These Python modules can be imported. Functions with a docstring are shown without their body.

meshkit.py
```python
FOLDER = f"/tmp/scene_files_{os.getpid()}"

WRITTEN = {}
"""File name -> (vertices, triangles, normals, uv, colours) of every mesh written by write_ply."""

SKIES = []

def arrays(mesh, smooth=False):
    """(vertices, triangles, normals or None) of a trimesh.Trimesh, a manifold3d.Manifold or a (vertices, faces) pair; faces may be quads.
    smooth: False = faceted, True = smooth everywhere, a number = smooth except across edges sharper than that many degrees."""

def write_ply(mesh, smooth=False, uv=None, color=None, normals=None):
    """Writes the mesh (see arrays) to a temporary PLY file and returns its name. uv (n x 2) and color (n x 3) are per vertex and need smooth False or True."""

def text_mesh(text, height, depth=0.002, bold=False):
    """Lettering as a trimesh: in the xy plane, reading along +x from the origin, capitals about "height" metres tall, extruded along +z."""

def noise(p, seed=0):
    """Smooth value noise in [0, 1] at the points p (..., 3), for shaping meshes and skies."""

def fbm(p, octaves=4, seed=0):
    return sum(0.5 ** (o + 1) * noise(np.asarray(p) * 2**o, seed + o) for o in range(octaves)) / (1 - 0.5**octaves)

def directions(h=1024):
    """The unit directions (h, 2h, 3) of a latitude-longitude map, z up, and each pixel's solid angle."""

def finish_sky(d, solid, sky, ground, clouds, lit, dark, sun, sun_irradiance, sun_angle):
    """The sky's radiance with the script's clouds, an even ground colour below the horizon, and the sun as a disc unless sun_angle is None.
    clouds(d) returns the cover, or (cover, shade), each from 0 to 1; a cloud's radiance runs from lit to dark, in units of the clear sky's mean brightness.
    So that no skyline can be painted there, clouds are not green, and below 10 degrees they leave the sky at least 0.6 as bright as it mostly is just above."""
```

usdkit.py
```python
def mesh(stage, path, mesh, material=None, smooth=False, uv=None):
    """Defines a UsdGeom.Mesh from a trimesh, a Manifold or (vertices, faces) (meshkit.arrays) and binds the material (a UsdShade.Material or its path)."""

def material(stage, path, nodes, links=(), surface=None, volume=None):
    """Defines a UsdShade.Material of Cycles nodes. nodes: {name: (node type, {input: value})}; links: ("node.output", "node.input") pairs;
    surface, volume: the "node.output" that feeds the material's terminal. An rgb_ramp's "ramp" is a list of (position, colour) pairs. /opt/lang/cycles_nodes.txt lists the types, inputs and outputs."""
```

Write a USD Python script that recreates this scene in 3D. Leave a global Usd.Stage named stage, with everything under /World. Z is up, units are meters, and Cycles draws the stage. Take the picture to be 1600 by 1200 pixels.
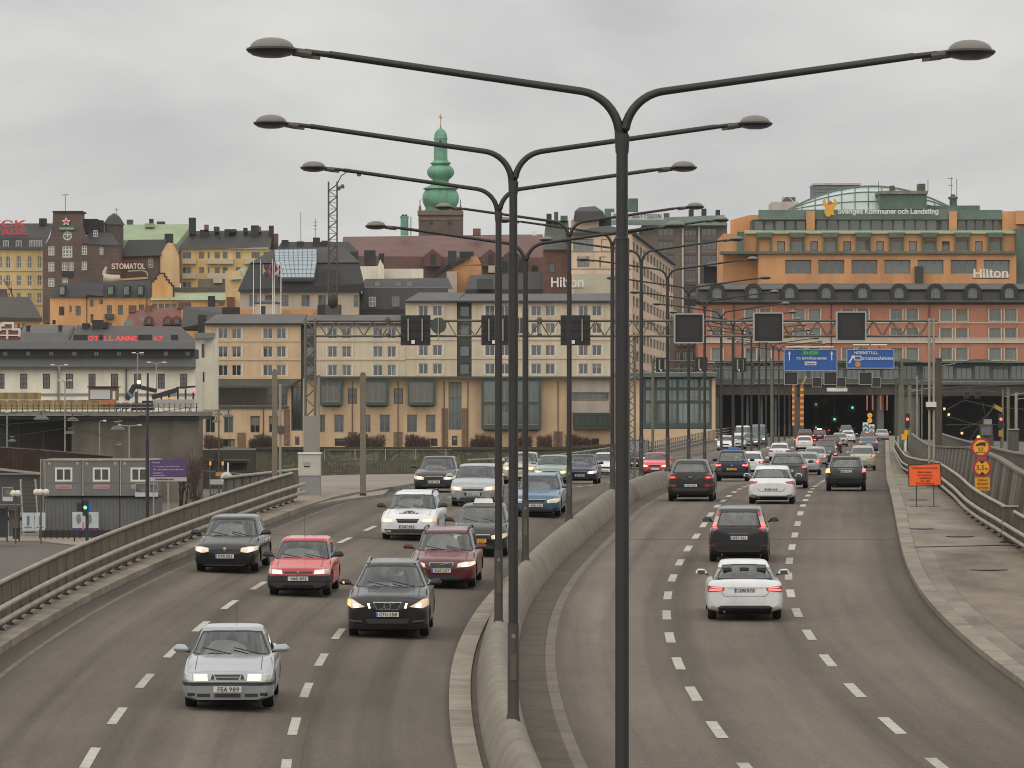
import math, random
import numpy as np, trimesh, manifold3d as m3
from shapely.geometry import Polygon, box as sbox
from shapely import affinity
from scipy.interpolate import PchipInterpolator, CubicSpline
from pxr import Usd, UsdGeom, UsdLux, UsdShade, Gf, Sdf
import usdkit, meshkit

stage = Usd.Stage.CreateInMemory()
UsdGeom.SetStageUpAxis(stage, 'Z')
UsdGeom.Xform.Define(stage, '/World')
UsdGeom.Scope.Define(stage, '/World/Looks')
random.seed(7); np.random.seed(7)

# ------------------------------------------------------------------ camera, sky, sun, exposure
CZ = 12.0                       # camera height above the world's zero
FPX, CU, CV = 7000.0, 800.0, 640.0   # the lens: 7000 picture widths/1600, horizon on row 640
cam = UsdGeom.Camera.Define(stage, '/World/camera')
cam.CreateHorizontalApertureAttr(36.0); cam.CreateVerticalApertureAttr(27.0)
cam.CreateFocalLengthAttr(36.0 * FPX / 1600)
cam.CreateVerticalApertureOffsetAttr(36.0 * 40 / 1600)
cam.CreateClippingRangeAttr(Gf.Vec2f(1.0, 20000.0))
cam.CreateExposureAttr(0.0)
cx = UsdGeom.Xformable(cam); cx.AddTranslateOp().Set(Gf.Vec3d(0, 0, CZ)); cx.AddRotateXOp().Set(90.0)

SUN_EL, SUN_ROT = math.radians(42), math.radians(205)
def sky():
    d = UsdLux.DomeLight.Define(stage, '/World/sky')
    n = {'sky': ('sky_texture', {'sky_type': 'single_scattering', 'sun_disc': False, 'sun_elevation': SUN_EL, 'sun_rotation': SUN_ROT}),
         'tc': ('texture_coordinate', {}),
         'sep': ('separate_xyz', {}),
         'up': ('map_range', {'from_min': 0.0, 'from_max': 1.0, 'to_min': SKY_LOW, 'to_max': SKY_TOP, 'clamp': True}),
         'map': ('mapping', {'scale': (6.0, 6.0, 13.0)}),
         'no': ('noise_texture', {'scale': 1.0, 'detail': 6.0, 'roughness': 0.52, 'distortion': 0.6}),
         'ra': ('rgb_ramp', {'ramp': [(0.34, (0.72, 0.73, 0.75)), (0.5, (0.92, 0.925, 0.935)), (0.66, (1.10, 1.09, 1.06))]}),
         'tint': ('mix', {'mix_type': 'multiply', 'fac': 1.0, 'color2': (1.0, 0.99, 0.96)}),
         'mul': ('vector_math', {'math_type': 'scale'}),
         'mx': ('mix', {'mix_type': 'mix', 'fac': 0.97}),
         'bg': ('background_shader', {'strength': 0.1})}
    l = [('tc.generated', 'sep.vector'), ('sep.z', 'up.value'), ('tc.generated', 'map.vector'), ('map.vector', 'no.vector'), ('no.fac', 'ra.fac'),
         ('ra.color', 'tint.color1'), ('tint.color', 'mul.vector1'), ('up.result', 'mul.scale'), ('sky.color', 'mx.color1'), ('mul.vector', 'mx.color2'), ('mx.color', 'bg.color')]
    m = usdkit.material(stage, '/World/Looks/sky', n, l, surface='bg.background')
    UsdShade.MaterialBindingAPI.Apply(d.GetPrim()).Bind(m)
    d.GetPrim().SetCustomDataByKey('kind', 'structure')
    s = UsdLux.DistantLight.Define(stage, '/World/sun')
    s.CreateIntensityAttr(0.4); s.CreateAngleAttr(120.0); s.CreateColorAttr(Gf.Vec3f(1.0, 0.95, 0.87)); s.GetPrim().CreateAttribute('inputs:normalize', Sdf.ValueTypeNames.Bool).Set(True)
    x = UsdGeom.Xformable(s)
    # shines along -z: tilt the light's +z towards the sun at azimuth SUN_ROT (atan2(x, y)), elevation SUN_EL
    x.AddRotateZOp().Set(-math.degrees(SUN_ROT)); x.AddRotateXOp().Set(-(90 - math.degrees(SUN_EL)))
SKY_LOW, SKY_TOP = 6.8, 11.6
HAZE = 0.00004
sky()

# ------------------------------------------------------------------ helpers
def at(u, v, Y):
    "the point at depth Y that the photograph shows at pixel (u, v) of 1600 x 1200"
    return np.array([(u - CU) / FPX * Y, Y, CZ + (CV - v) / FPX * Y])

_names = {}
def numbered(parent, name):
    k = (parent, name); n = _names.get(k, -1) + 1; _names[k] = n
    return f'{parent}/{name}' if n == 0 else f'{parent}/{name}_{n:03d}'

MATS = {}
def mat(name, col, rough=0.7, metal=0.0, var=0.0, scale=0.6, stretch=(1, 1, 1), bump=0.0, bscale=20.0, coat=0.0, spec=0.5, rnd=0.0, emit=0.0, ecol=None, fine=0.0, dirt=None):
    "a principled material with procedural mottling (var), per-object variation (rnd), fine relief (bump) and dirt streaks"
    if name in MATS: return MATS[name]
    if spec == 0.5 and rough > 0.69: spec = 0.18
    p = {'roughness': rough, 'metallic': metal, 'coat_weight': coat, 'specular_ior_level': spec}
    n = {'p': ('principled_bsdf', p)}; l = []
    if emit: p['emission_color'] = ecol or col; p['emission_strength'] = emit
    if var or rnd or dirt:
        n['g'] = ('geometry', {}); n['m'] = ('mapping', {'scale': tuple(stretch)})
        l += [('g.position', 'm.vector')]
        n['base'] = ('color', {'value': tuple(col)}); last = 'base.color'
        if var:
            n['no'] = ('noise_texture', {'scale': scale, 'detail': 6.0, 'roughness': 0.62})
            n['r'] = ('rgb_ramp', {'ramp': [(0.28, (1 - var,) * 3), (0.72, (1 + var * 0.8,) * 3)]})
            n['x'] = ('mix', {'mix_type': 'multiply', 'fac': 1.0})
            l += [('m.vector', 'no.vector'), ('no.fac', 'r.fac'), (last, 'x.color1'), ('r.color', 'x.color2')]; last = 'x.color'
        if dirt:
            n['m2'] = ('mapping', {'scale': (1.1, 1.1, 0.10)}); n['no2'] = ('noise_texture', {'scale': dirt[1], 'detail': 4.0, 'roughness': 0.6})
            n['r2'] = ('rgb_ramp', {'ramp': [(0.42, (1, 1, 1)), (0.75, (1 - dirt[0],) * 3)]}); n['x2'] = ('mix', {'mix_type': 'multiply', 'fac': 1.0})
            l += [('g.position', 'm2.vector'), ('m2.vector', 'no2.vector'), ('no2.fac', 'r2.fac'), (last, 'x2.color1'), ('r2.color', 'x2.color2')]; last = 'x2.color'
        if rnd:
            n['oi'] = ('object_info', {}); n['r3'] = ('rgb_ramp', {'ramp': [(0.0, (1 - rnd,) * 3), (1.0, (1 + rnd,) * 3)]}); n['x3'] = ('mix', {'mix_type': 'multiply', 'fac': 1.0})
            l += [('oi.random', 'r3.fac'), (last, 'x3.color1'), ('r3.color', 'x3.color2')]; last = 'x3.color'
        l += [(last, 'p.base_color')]
    else:
        p['base_color'] = tuple(col)
    if bump:
        n['bn'] = ('noise_texture', {'scale': bscale, 'detail': 4.0}); n['bg'] = ('geometry', {}); n['b'] = ('bump', {'strength': bump, 'distance': 0.02})
        l += [('bg.position', 'bn.vector'), ('bn.fac', 'b.height'), ('b.normal', 'p.normal')]
    MATS[name] = usdkit.material(stage, f'/World/Looks/{name}', n, l, surface='p.BSDF')
    return MATS[name]

def tag(prim, label=None, cat=None, group=None, kind=None):
    for k, v in (('label', label), ('category', cat), ('group', group), ('kind', kind)):
        if v: prim.SetCustomDataByKey(k, v)
    return prim

def tri(mesh):
    v, f, _ = meshkit.arrays(mesh); return v, f

class MB:
    "collects shapes and makes them one mesh"
    def __init__(s): s.v = []; s.f = []; s.n = 0
    def add(s, mesh):
        v, f = tri(mesh); s.v.append(v); s.f.append(f + s.n); s.n += len(v); return s
    def box(s, a, b):
        a, b = np.minimum(a, b), np.maximum(a, b)
        v = np.array([[x, y, z] for x in (a[0], b[0]) for y in (a[1], b[1]) for z in (a[2], b[2])], float)
        f = np.array([[0, 1, 3], [0, 3, 2], [4, 6, 7], [4, 7, 5], [0, 4, 5], [0, 5, 1], [2, 3, 7], [2, 7, 6], [0, 2, 6], [0, 6, 4], [1, 5, 7], [1, 7, 3]])
        return s.add((v, f))
    def bar(s, p, q, w, h=None, up=(0, 0, 1)):
        "a square bar from p to q"
        p, q = np.asarray(p, float), np.asarray(q, float); h = h or w
        d = q - p; d = d / (np.linalg.norm(d) + 1e-12); up = np.asarray(up, float)
        if abs(d @ up) > 0.98: up = np.array([0, 1.0, 0])
        a = np.cross(d, up); a /= np.linalg.norm(a); b = np.cross(a, d)
        v = [c + a * sx * w / 2 + b * sz * h / 2 for c in (p, q) for sx, sz in ((-1, -1), (1, -1), (1, 1), (-1, 1))]
        f = [[0, 2, 1], [0, 3, 2], [4, 5, 6], [4, 6, 7]] + [t for i in range(4) for j in [(i + 1) % 4] for t in ([i, j, 4 + j], [i, 4 + j, 4 + i])]
        return s.add((np.array(v), np.array(f)))
    def tube(s, pts, r, n=8, caps=True):
        p = np.asarray(pts, float); r = np.broadcast_to(np.asarray(r, float), (len(p),))
        t = np.gradient(p, axis=0); t /= np.linalg.norm(t, axis=1, keepdims=True) + 1e-12
        ref = np.array([0, 0, 1.0]) if abs(t[len(t) // 2][2]) < 0.9 else np.array([0, 1.0, 0])
        a = np.cross(t, ref); bad = np.linalg.norm(a, axis=1) < 0.1; a[bad] = np.cross(t[bad], [0.3, 1.0, 0.1]); a /= np.linalg.norm(a, axis=1, keepdims=True)
        b = np.cross(t, a); ang = np.arange(n) * 2 * np.pi / n
        v = (p[:, None] + r[:, None, None] * (np.cos(ang)[None, :, None] * a[:, None] + np.sin(ang)[None, :, None] * b[:, None])).reshape(-1, 3)
        f = []
        for i in range(len(p) - 1):
            for j in range(n):
                k = (j + 1) % n; f += [[i * n + j, (i + 1) * n + j, (i + 1) * n + k], [i * n + j, (i + 1) * n + k, i * n + k]]
        if caps:
            for j in range(1, n - 1): f += [[0, j, j + 1], [(len(p) - 1) * n, (len(p) - 1) * n + j + 1, (len(p) - 1) * n + j]]
        return s.add((v, np.array(f)))
    def hull(s, pts):
        return s.add(m3.Manifold.hull_points(np.asarray(pts, float)))
    def lathe(s, prof, c=(0, 0, 0), n=24):
        "prof: (r, z) pairs from bottom to top"
        m = trimesh.creation.revolve(np.array(prof, float), sections=n); m.apply_translation(c); return s.add(m)
    def mesh(s): return trimesh.Trimesh(np.vstack(s.v), np.vstack(s.f), process=False)

def put(path, mesh, m, smooth=False, loc=None, uv=None):
    if isinstance(mesh, MB): mesh = mesh.mesh()
    if loc is not None:
        v, f = tri(mesh); mesh = (v - np.asarray(loc), f)
    return usdkit.mesh(stage, path, mesh, m, smooth=smooth, uv=uv).GetPrim()

class Thing:
    "an Xform at the thing's base whose children are its parts"
    def __init__(s, name, label, cat, loc=(0, 0, 0), rotz=0.0, group=None, local=False):
        s.path = numbered('/World', name); s.loc = None if local else np.asarray(loc, float)
        x = UsdGeom.Xform.Define(stage, s.path); x.AddTranslateOp().Set(Gf.Vec3d(*map(float, loc)))
        if rotz: x.AddRotateZOp().Set(math.degrees(rotz))
        s.prim = tag(x.GetPrim(), label, cat, group)
    def part(s, name, mesh, m, parent=None, smooth=False, label=None, kind=None):
        path = numbered(str(parent.GetPath()) if parent else s.path, name)
        return tag(put(path, mesh, m, smooth, s.loc), label, None, None, kind)

def obj(name, mesh, m, label=None, cat=None, group=None, kind=None, smooth=False, uv=None):
    return tag(put(numbered('/World', name), mesh, m, smooth, uv=uv), label, cat, group, kind)

def dup(root, loc, rotz, label, group=None):
    d = root.prim.GetCustomData(); base = root.path.split('/')[-1]
    x = UsdGeom.Xform.Define(stage, numbered('/World', base))
    x.GetPrim().GetReferences().AddInternalReference(root.path); x.GetPrim().SetInstanceable(True)
    x.ClearXformOpOrder() ; x = UsdGeom.Xformable(x.GetPrim()); x.SetXformOpOrder([])
    t = x.AddTranslateOp(opSuffix='c'); t.Set(Gf.Vec3d(*map(float, loc)))
    r = x.AddRotateZOp(opSuffix='c'); r.Set(math.degrees(rotz))
    tag(x.GetPrim(), label, d.get('category'), group or d.get('group'))
    return x.GetPrim()

def lettering(text, u0, v0, u1, v1, Y, depth=0.05, bold=False):
    "raised letters filling the pixel box, at depth Y, facing the camera"
    t = meshkit.text_mesh(text, 1.0, 0.1, bold); lo, hi = t.bounds
    a, b = at(u0, v1, Y), at(u1, v0, Y)
    v = np.array(t.vertices); w = np.empty_like(v)
    w[:, 0] = a[0] + (v[:, 0] - lo[0]) / (hi[0] - lo[0]) * (b[0] - a[0])
    w[:, 2] = a[2] + (v[:, 1] - lo[1]) / (hi[1] - lo[1]) * (b[2] - a[2])
    w[:, 1] = Y - (v[:, 2] - lo[2]) / 0.1 * depth
    return (w, np.array(t.faces))

def boxpx(mb, u0, v0, u1, v1, Y, depth):
    a, b = at(u0, v1, Y), at(u1, v0, Y)
    return mb.box((a[0], Y, a[2]), (b[0], Y + depth, b[2]))

# ------------------------------------------------------------------ road geometry: one curving axis (the median) and a height profile
_py = np.array([-60, 20, 60, 90, 120, 150, 172, 197, 240, 300, 400, 445, 526, 600, 760.])
_pz = np.array([-8.6, -7.2, -6.28, -5.57, -4.86, -4.14, -3.66, -3.55, -3.85, -4.15, -4.12, -4.05, -3.85, -3.7, -3.6])
_prof = PchipInterpolator(_py, _pz)
POLE_Y = np.array([52 + 23.15 * i for i in range(20)])
_pu = np.array([972, 802, 779, 821, 889.5, 957, 1002, 1043, 1076, 1101, 1127, 1145, 1160, 1174, 1186, 1197, 1208, 1217, 1226, 1233.5])
_mx = (_pu - CU) / FPX * POLE_Y
_my = np.concatenate([[-60, 0, 28], POLE_Y, [560, 640, 760]])
_mxx = np.concatenate([[16.0, 6.6, 3.15], _mx, [_mx[-1] + 0.0838 * (560 - POLE_Y[-1]), _mx[-1] + 0.0838 * (640 - POLE_Y[-1]), _mx[-1] + 0.0838 * (760 - POLE_Y[-1])]])
from scipy.interpolate import UnivariateSpline
_med = UnivariateSpline(_my, _mxx, k=3, s=0.08)
def med(Y): return _med(Y)
def heading(Y): return math.atan2(float(_med(Y + 3) - _med(Y - 3)), 6.0)     # angle of the road from +Y towards +X
def gz(x, Y):
    "height of the road surface"
    fade = np.clip((215 - np.asarray(Y, float)) / 60, 0, 1)
    off = np.asarray(med(Y)) - x
    return CZ + _prof(Y) + 0.035 * fade * np.clip(off - 0.6, 0, 14)
def G(u, v, lift=0.0):
    "the point of the road (or of a sheet lift metres above it) at pixel (u, v)"
    lo, hi = 30.0, 640.0
    for _ in range(50):
        m = (lo + hi) / 2; x = (u - CU) / FPX * m; z = CZ + (CV - v) / FPX * m
        if z > float(gz(x, m)) + lift: lo = m
        else: hi = m
    return np.array([(u - CU) / FPX * m, m, float(gz((u - CU) / FPX * m, m)) + lift])

def strip(offs, ys, lift=0.0, uv=True):
    "a road sheet: offs = list of functions/constants giving the offset from the median axis"
    V, UVs, F = [], [], []
    n = len(offs)
    for i, y in enumerate(ys):
        for o in offs:
            o = o(y) if callable(o) else o
            x = float(med(y)) + o
            V.append((x, y, float(gz(x, y)) + lift)); UVs.append((o, y))
    for i in range(len(ys) - 1):
        for j in range(n - 1):
            a = i * n + j; F += [[a, a + 1, a + n + 1], [a, a + n + 1, a + n]]
    return (np.array(V), np.array(F)), np.array(UVs)

def sweep(prof, ys, closed=True, off=0.0, lift=0.0):
    "sweeps a cross-section (offset, height) along the road"
    n = len(prof); V, F = [], []
    for y in ys:
        o = off(y) if callable(off) else off
        x0 = float(med(y)) + o; z0 = float(gz(x0, y)) + lift
        for (a, h) in prof: V.append((x0 + a, y, z0 + h))
    for i in range(len(ys) - 1):
        for j in range(n if closed else n - 1):
            k = (j + 1) % n; a, b, c, d = i * n + j, i * n + k, (i + 1) * n + k, (i + 1) * n + j
            F += [[a, b, c], [a, c, d]]
    if closed:
        for j in range(1, n - 1): F += [[0, j + 1, j], [(len(ys) - 1) * n, (len(ys) - 1) * n + j, (len(ys) - 1) * n + j + 1]]
    m = trimesh.Trimesh(np.array(V), np.array(F), process=False)
    if closed and m.volume < 0: m.invert()
    return m
# ------------------------------------------------------------------ materials of the setting
def asphalt(name, col, sg, lat):
    n = {'uv': ('texture_coordinate', {}), 'sep': ('separate_xyz', {}),
         # wheel tracks: two per 3.3 m lane, broken up along the road
         'w1': ('mapping', {'scale': (1.15, 0.012, 1.0)}), 'n1': ('noise_texture', {'scale': 1.0, 'detail': 3.0, 'roughness': 0.55, 'distortion': 0.2}),
         'r1': ('rgb_ramp', {'ramp': [(0.32, (0.70, 0.69, 0.68)), (0.5, (0.98, 0.98, 0.98)), (0.66, (1.16, 1.16, 1.14))]}),
         'dv': ('map_range', {'from_min': 0.0, 'from_max': sg * 10.6, 'to_min': 0.0, 'to_max': 1.0, 'clamp': True}), 'r4': ('rgb_ramp', {'ramp': [(a / 10.6, (b, b * .995, b * .985)) for a, b in lat]}), 'x4': ('mix', {'mix_type': 'multiply', 'fac': 1.0}),
         'w2': ('mapping', {'scale': (0.30, 0.05, 1.0)}), 'n2': ('noise_texture', {'scale': 1.0, 'detail': 7.0, 'roughness': 0.65}),
         'r2': ('rgb_ramp', {'ramp': [(0.3, (0.74, 0.72, 0.71)), (0.7, (1.18, 1.18, 1.18))]}),
         'w3': ('mapping', {'scale': (7.0, 7.0, 7.0)}), 'g': ('geometry', {}), 'n3': ('noise_texture', {'scale': 1.8, 'detail': 4.0, 'roughness': 0.7}),
         'r3': ('rgb_ramp', {'ramp': [(0.3, (0.78, 0.78, 0.78)), (0.7, (1.22, 1.22, 1.22))]}),
         'x1': ('mix', {'mix_type': 'multiply', 'fac': 1.0, 'color1': col}), 'x2': ('mix', {'mix_type': 'multiply', 'fac': 1.0}), 'x3': ('mix', {'mix_type': 'multiply', 'fac': 1.0}),
         'b': ('bump', {'strength': 0.35, 'distance': 0.006}), 'p': ('principled_bsdf', {'roughness': 0.8, 'specular_ior_level': 0.12})}
    l = [('uv.UV', 'w1.vector'), ('w1.vector', 'n1.vector'), ('n1.fac', 'r1.fac'), ('uv.UV', 'w2.vector'), ('w2.vector', 'n2.vector'), ('n2.fac', 'r2.fac'),
         ('g.position', 'w3.vector'), ('w3.vector', 'n3.vector'), ('n3.fac', 'r3.fac'), ('r1.color', 'x1.color2'), ('x1.color', 'x2.color1'), ('r2.color', 'x2.color2'),
         ('x2.color', 'x3.color1'), ('r3.color', 'x3.color2'), ('uv.UV', 'sep.vector'), ('sep.x', 'dv.value'), ('dv.result', 'r4.fac'), ('x3.color', 'x4.color1'), ('r4.color', 'x4.color2'), ('x4.color', 'p.base_color'), ('n3.fac', 'b.height'), ('b.normal', 'p.normal')]
    return usdkit.material(stage, f'/World/Looks/{name}', n, l, surface='p.BSDF')
# worn, polished lane centres; darker, dirtier strips between the lanes and along the gutters
A_LEFT = asphalt('asphalt_left', (0.122, 0.104, 0.086), -1, [(.6, .8), (1.2, .92), (2.1, .96), (3.0, .90), (3.6, .78), (4.2, 1.0), (5.3, 1.1), (6.4, 1.0), (6.9, .82), (7.5, 1.0), (8.7, 1.08), (9.6, .92), (10.1, .70), (10.4, .6)])
A_RIGHT = asphalt('asphalt_right', (0.136, 0.115, 0.095), 1, [(.5, .72), (1.0, .78), (1.6, 1.02), (2.4, 1.14), (3.4, 1.0), (3.9, .84), (4.6, 1.0), (5.5, 1.05), (6.6, .95), (7.1, .82), (7.8, .88), (8.6, .95), (9.4, .88), (9.9, .68), (10.55, .58)])
M_CONC = mat('concrete', (0.24, 0.225, 0.195), 0.85, var=0.22, scale=0.5, bump=0.3, dirt=(0.35, 1.3))
M_CONC_D = mat('dark_concrete', (0.135, 0.125, 0.11), 0.88, var=0.25, scale=0.35, bump=0.3, dirt=(0.4, 0.8))
M_BARR = mat('barrier_concrete', (0.212, 0.187, 0.15), 0.85, var=0.16, scale=.8, rnd=0.04, dirt=(.2, 1.1))
M_GRIT = mat('gritty_edge', (0.092, 0.077, 0.060), 0.92, var=0.25, scale=1.2)
M_KERB = mat('granite_kerb', (0.225, 0.195, 0.153), 0.8, var=0.30, scale=1.1, bump=0.3, rnd=0.13)
M_PAVE = mat('paving', (0.205, 0.174, 0.138), 0.85, var=0.42, scale=0.6, stretch=(1, 0.4, 1), bump=0.35, bscale=25)
M_PAVE_L = mat('light_paving', (0.24, 0.21, 0.17), 0.85, var=0.2, scale=0.3, stretch=(1, 0.3, 1), bump=0.2)
M_PAINT = mat('road_paint', (0.40, 0.375, 0.32), 0.7, var=0.25, scale=2.5, rnd=0.1)
M_PAINT_F = mat('worn_road_paint', (0.145, 0.122, 0.098), 0.8, var=0.3, scale=1.2)
M_GROUND = mat('town_ground', (0.12, 0.11, 0.097), 0.9, var=0.3, scale=0.05)
M_EARTH = mat('hill_earth', (0.10, 0.085, 0.065), 0.95, var=0.3, scale=0.08)
M_BAL = mat('baluster_paint', (0.125, 0.106, 0.082), 0.75, var=0.25, scale=1.0)
M_STEEL = mat('galvanised_steel', (0.31, 0.275, 0.22), 0.55, 0.1, var=0.2, scale=0.8, dirt=(0.3, 2.0))
M_STEEL_D = mat('dark_steel', (0.085, 0.073, 0.059), 0.6, 0.2, var=0.25, scale=1.0)
M_POLE = mat('lamp_post_paint', (0.021, 0.0185, 0.0175), 0.45, 0.1, var=0.12, scale=1.5)
M_POLE_L = mat('lamp_post_sleeve', (0.05, 0.043, 0.035), 0.6, 0.1, var=0.2, scale=1.5)
M_DIFF = mat('lamp_dome_grey', (0.15, 0.142, 0.12), 0.45, var=0.1, scale=3)
M_LENS = mat('lamp_lens', (0.05, 0.045, 0.05), 0.2)
M_BLACK = mat('matt_black', (0.012, 0.012, 0.013), 0.55)
M_SCREEN = mat('dark_display', (0.014, 0.012, 0.010), 0.4)
M_WHITE = mat('white_paint', (0.68, 0.67, 0.63), 0.5, var=0.08, scale=2)
M_RUBBER = mat('rubber', (0.018, 0.017, 0.016), 0.8, var=0.2, scale=5)
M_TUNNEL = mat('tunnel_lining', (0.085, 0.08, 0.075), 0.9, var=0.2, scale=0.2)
def glow(name, col, s): return mat(name, (0.3, 0.3, 0.3), 0.3, emit=s, ecol=col)
G_HEAD = glow('headlamp_glow', (1.0, 0.66, 0.27), 2.8)
G_XEN = glow('xenon_glow', (1.0, 0.86, 0.52), 2.6)
G_RED = glow('tail_glow', (1.0, 0.055, 0.03), 1.7)
G_REDB = glow('brake_glow', (1.0, 0.10, 0.045), 3.0)
G_AMB = glow('amber_glow', (1.0, 0.40, 0.04), 1.5)
G_GREEN = glow('green_glow', (0.04, 1.0, 0.33), 1.3)
G_SIGR = glow('signal_red_glow', (1.0, 0.04, 0.06), 1.6)
G_WARM = glow('warm_lamp_glow', (1.0, 0.68, 0.32), 2.2)

# ------------------------------------------------------------------ ground, road decks, kerbs, markings
g = MB(); g.add((np.array([(-1600, -300, CZ - 9.9), (1600, -300, CZ - 9.9), (1600, 2600, CZ - 9.9), (-1600, 2600, CZ - 9.9)]), np.array([[0, 1, 2], [0, 2, 3]])))
obj('ground', g, M_GROUND, kind='structure')
hx, hy = np.meshgrid(np.linspace(-900, 900, 61), np.linspace(655, 1700, 40), indexing='ij')
t_ = np.clip((hy - 670) / 330, 0, 1); t_ = t_ * t_ * (3 - 2 * t_)
hz = CZ - 11.9 + t_ * (27 + 3 * meshkit.fbm(np.stack([hx / 60, hy / 60, hx * 0], -1), 3))
idx = np.arange(61 * 40).reshape(61, 40); q = np.stack([idx[:-1, :-1], idx[1:, :-1], idx[1:, 1:], idx[:-1, 1:]], -1).reshape(-1, 4)
obj('hill', (np.stack([hx, hy, hz], -1).reshape(-1, 3), q), M_EARTH, kind='structure', smooth=True)

YS = np.concatenate([np.arange(-40, 240, 2.0), np.arange(240, 665, 5.0)])
LO, RO = -10.4, 10.55      # road edges, offsets from the median axis
m_, uv_ = strip(list(np.linspace(LO, -0.55, 12)), YS); obj('road_left', m_, A_LEFT, kind='structure', uv=uv_, smooth=True)
m_, uv_ = strip(list(np.linspace(0.45, RO, 12)), YS); obj('road_right', m_, A_RIGHT, kind='structure', uv=uv_, smooth=True)
# the viaduct's deck under the near part
obj('viaduct_deck', sweep([(-11.9, -0.02), (-11.9, -0.9), (-9.5, -1.5), (12.0, -1.5), (26, -0.9), (26, -0.35), (12, -0.35), (9.5, -0.30), (0, -0.30), (-9.5, -0.30)], np.arange(-40, 236, 6.0)), M_CONC_D, kind='structure')
obj('approach_embankment', sweep([(-16.0, -0.35), (-16.4, -9.5), (40, -9.5), (40, -0.9), (12, -0.35)], np.concatenate([np.arange(236, 662, 12.0)])), M_CONC_D, kind='structure')

def slabs(name, off_in, off_out, ys, h0, h1, m, lab, gap=0.012):
    "a row of separate kerb stones"
    root = UsdGeom.Xform.Define(stage, numbered('/World', name)); tag(root.GetPrim(), kind='structure')
    for a, b in zip(ys[:-1], ys[1:]):
        V = []
        for y in (a + gap, b - gap):
            for o, z in ((off_in, h0), (off_in, h1), (off_out, h1), (off_out, h0)):
                oo = o(y) if callable(o) else o; x = float(med(y)) + oo
                V.append((x, y, float(gz(x, y)) + z))
        put(numbered(str(root.GetPath()), 'kerb_stone'), m3.Manifold.hull_points(np.array(V)), m)
slabs('kerb_left', LO - 0.36, LO, np.arange(56, 190, 1.9), -0.25, 0.17, M_KERB, 'kerb')
obj('kerb_left_far', sweep([(-0.3, -0.2), (-0.3, 0.17), (0, 0.17), (0, -0.2)], np.arange(215, 655, 5.0), off=LO), M_KERB, kind='structure')
slabs('kerb_right', RO, RO + 0.42, np.concatenate([np.arange(56, 200, 2.6), np.arange(200, 330, 6.0)]), -0.25, 0.14, M_KERB, 'kerb')
obj('kerb_right_far', sweep([(0, -0.2), (0, 0.14), (0.4, 0.14), (0.4, -0.2)], np.arange(326, 655, 6.0), off=RO), M_KERB, kind='structure')
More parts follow.
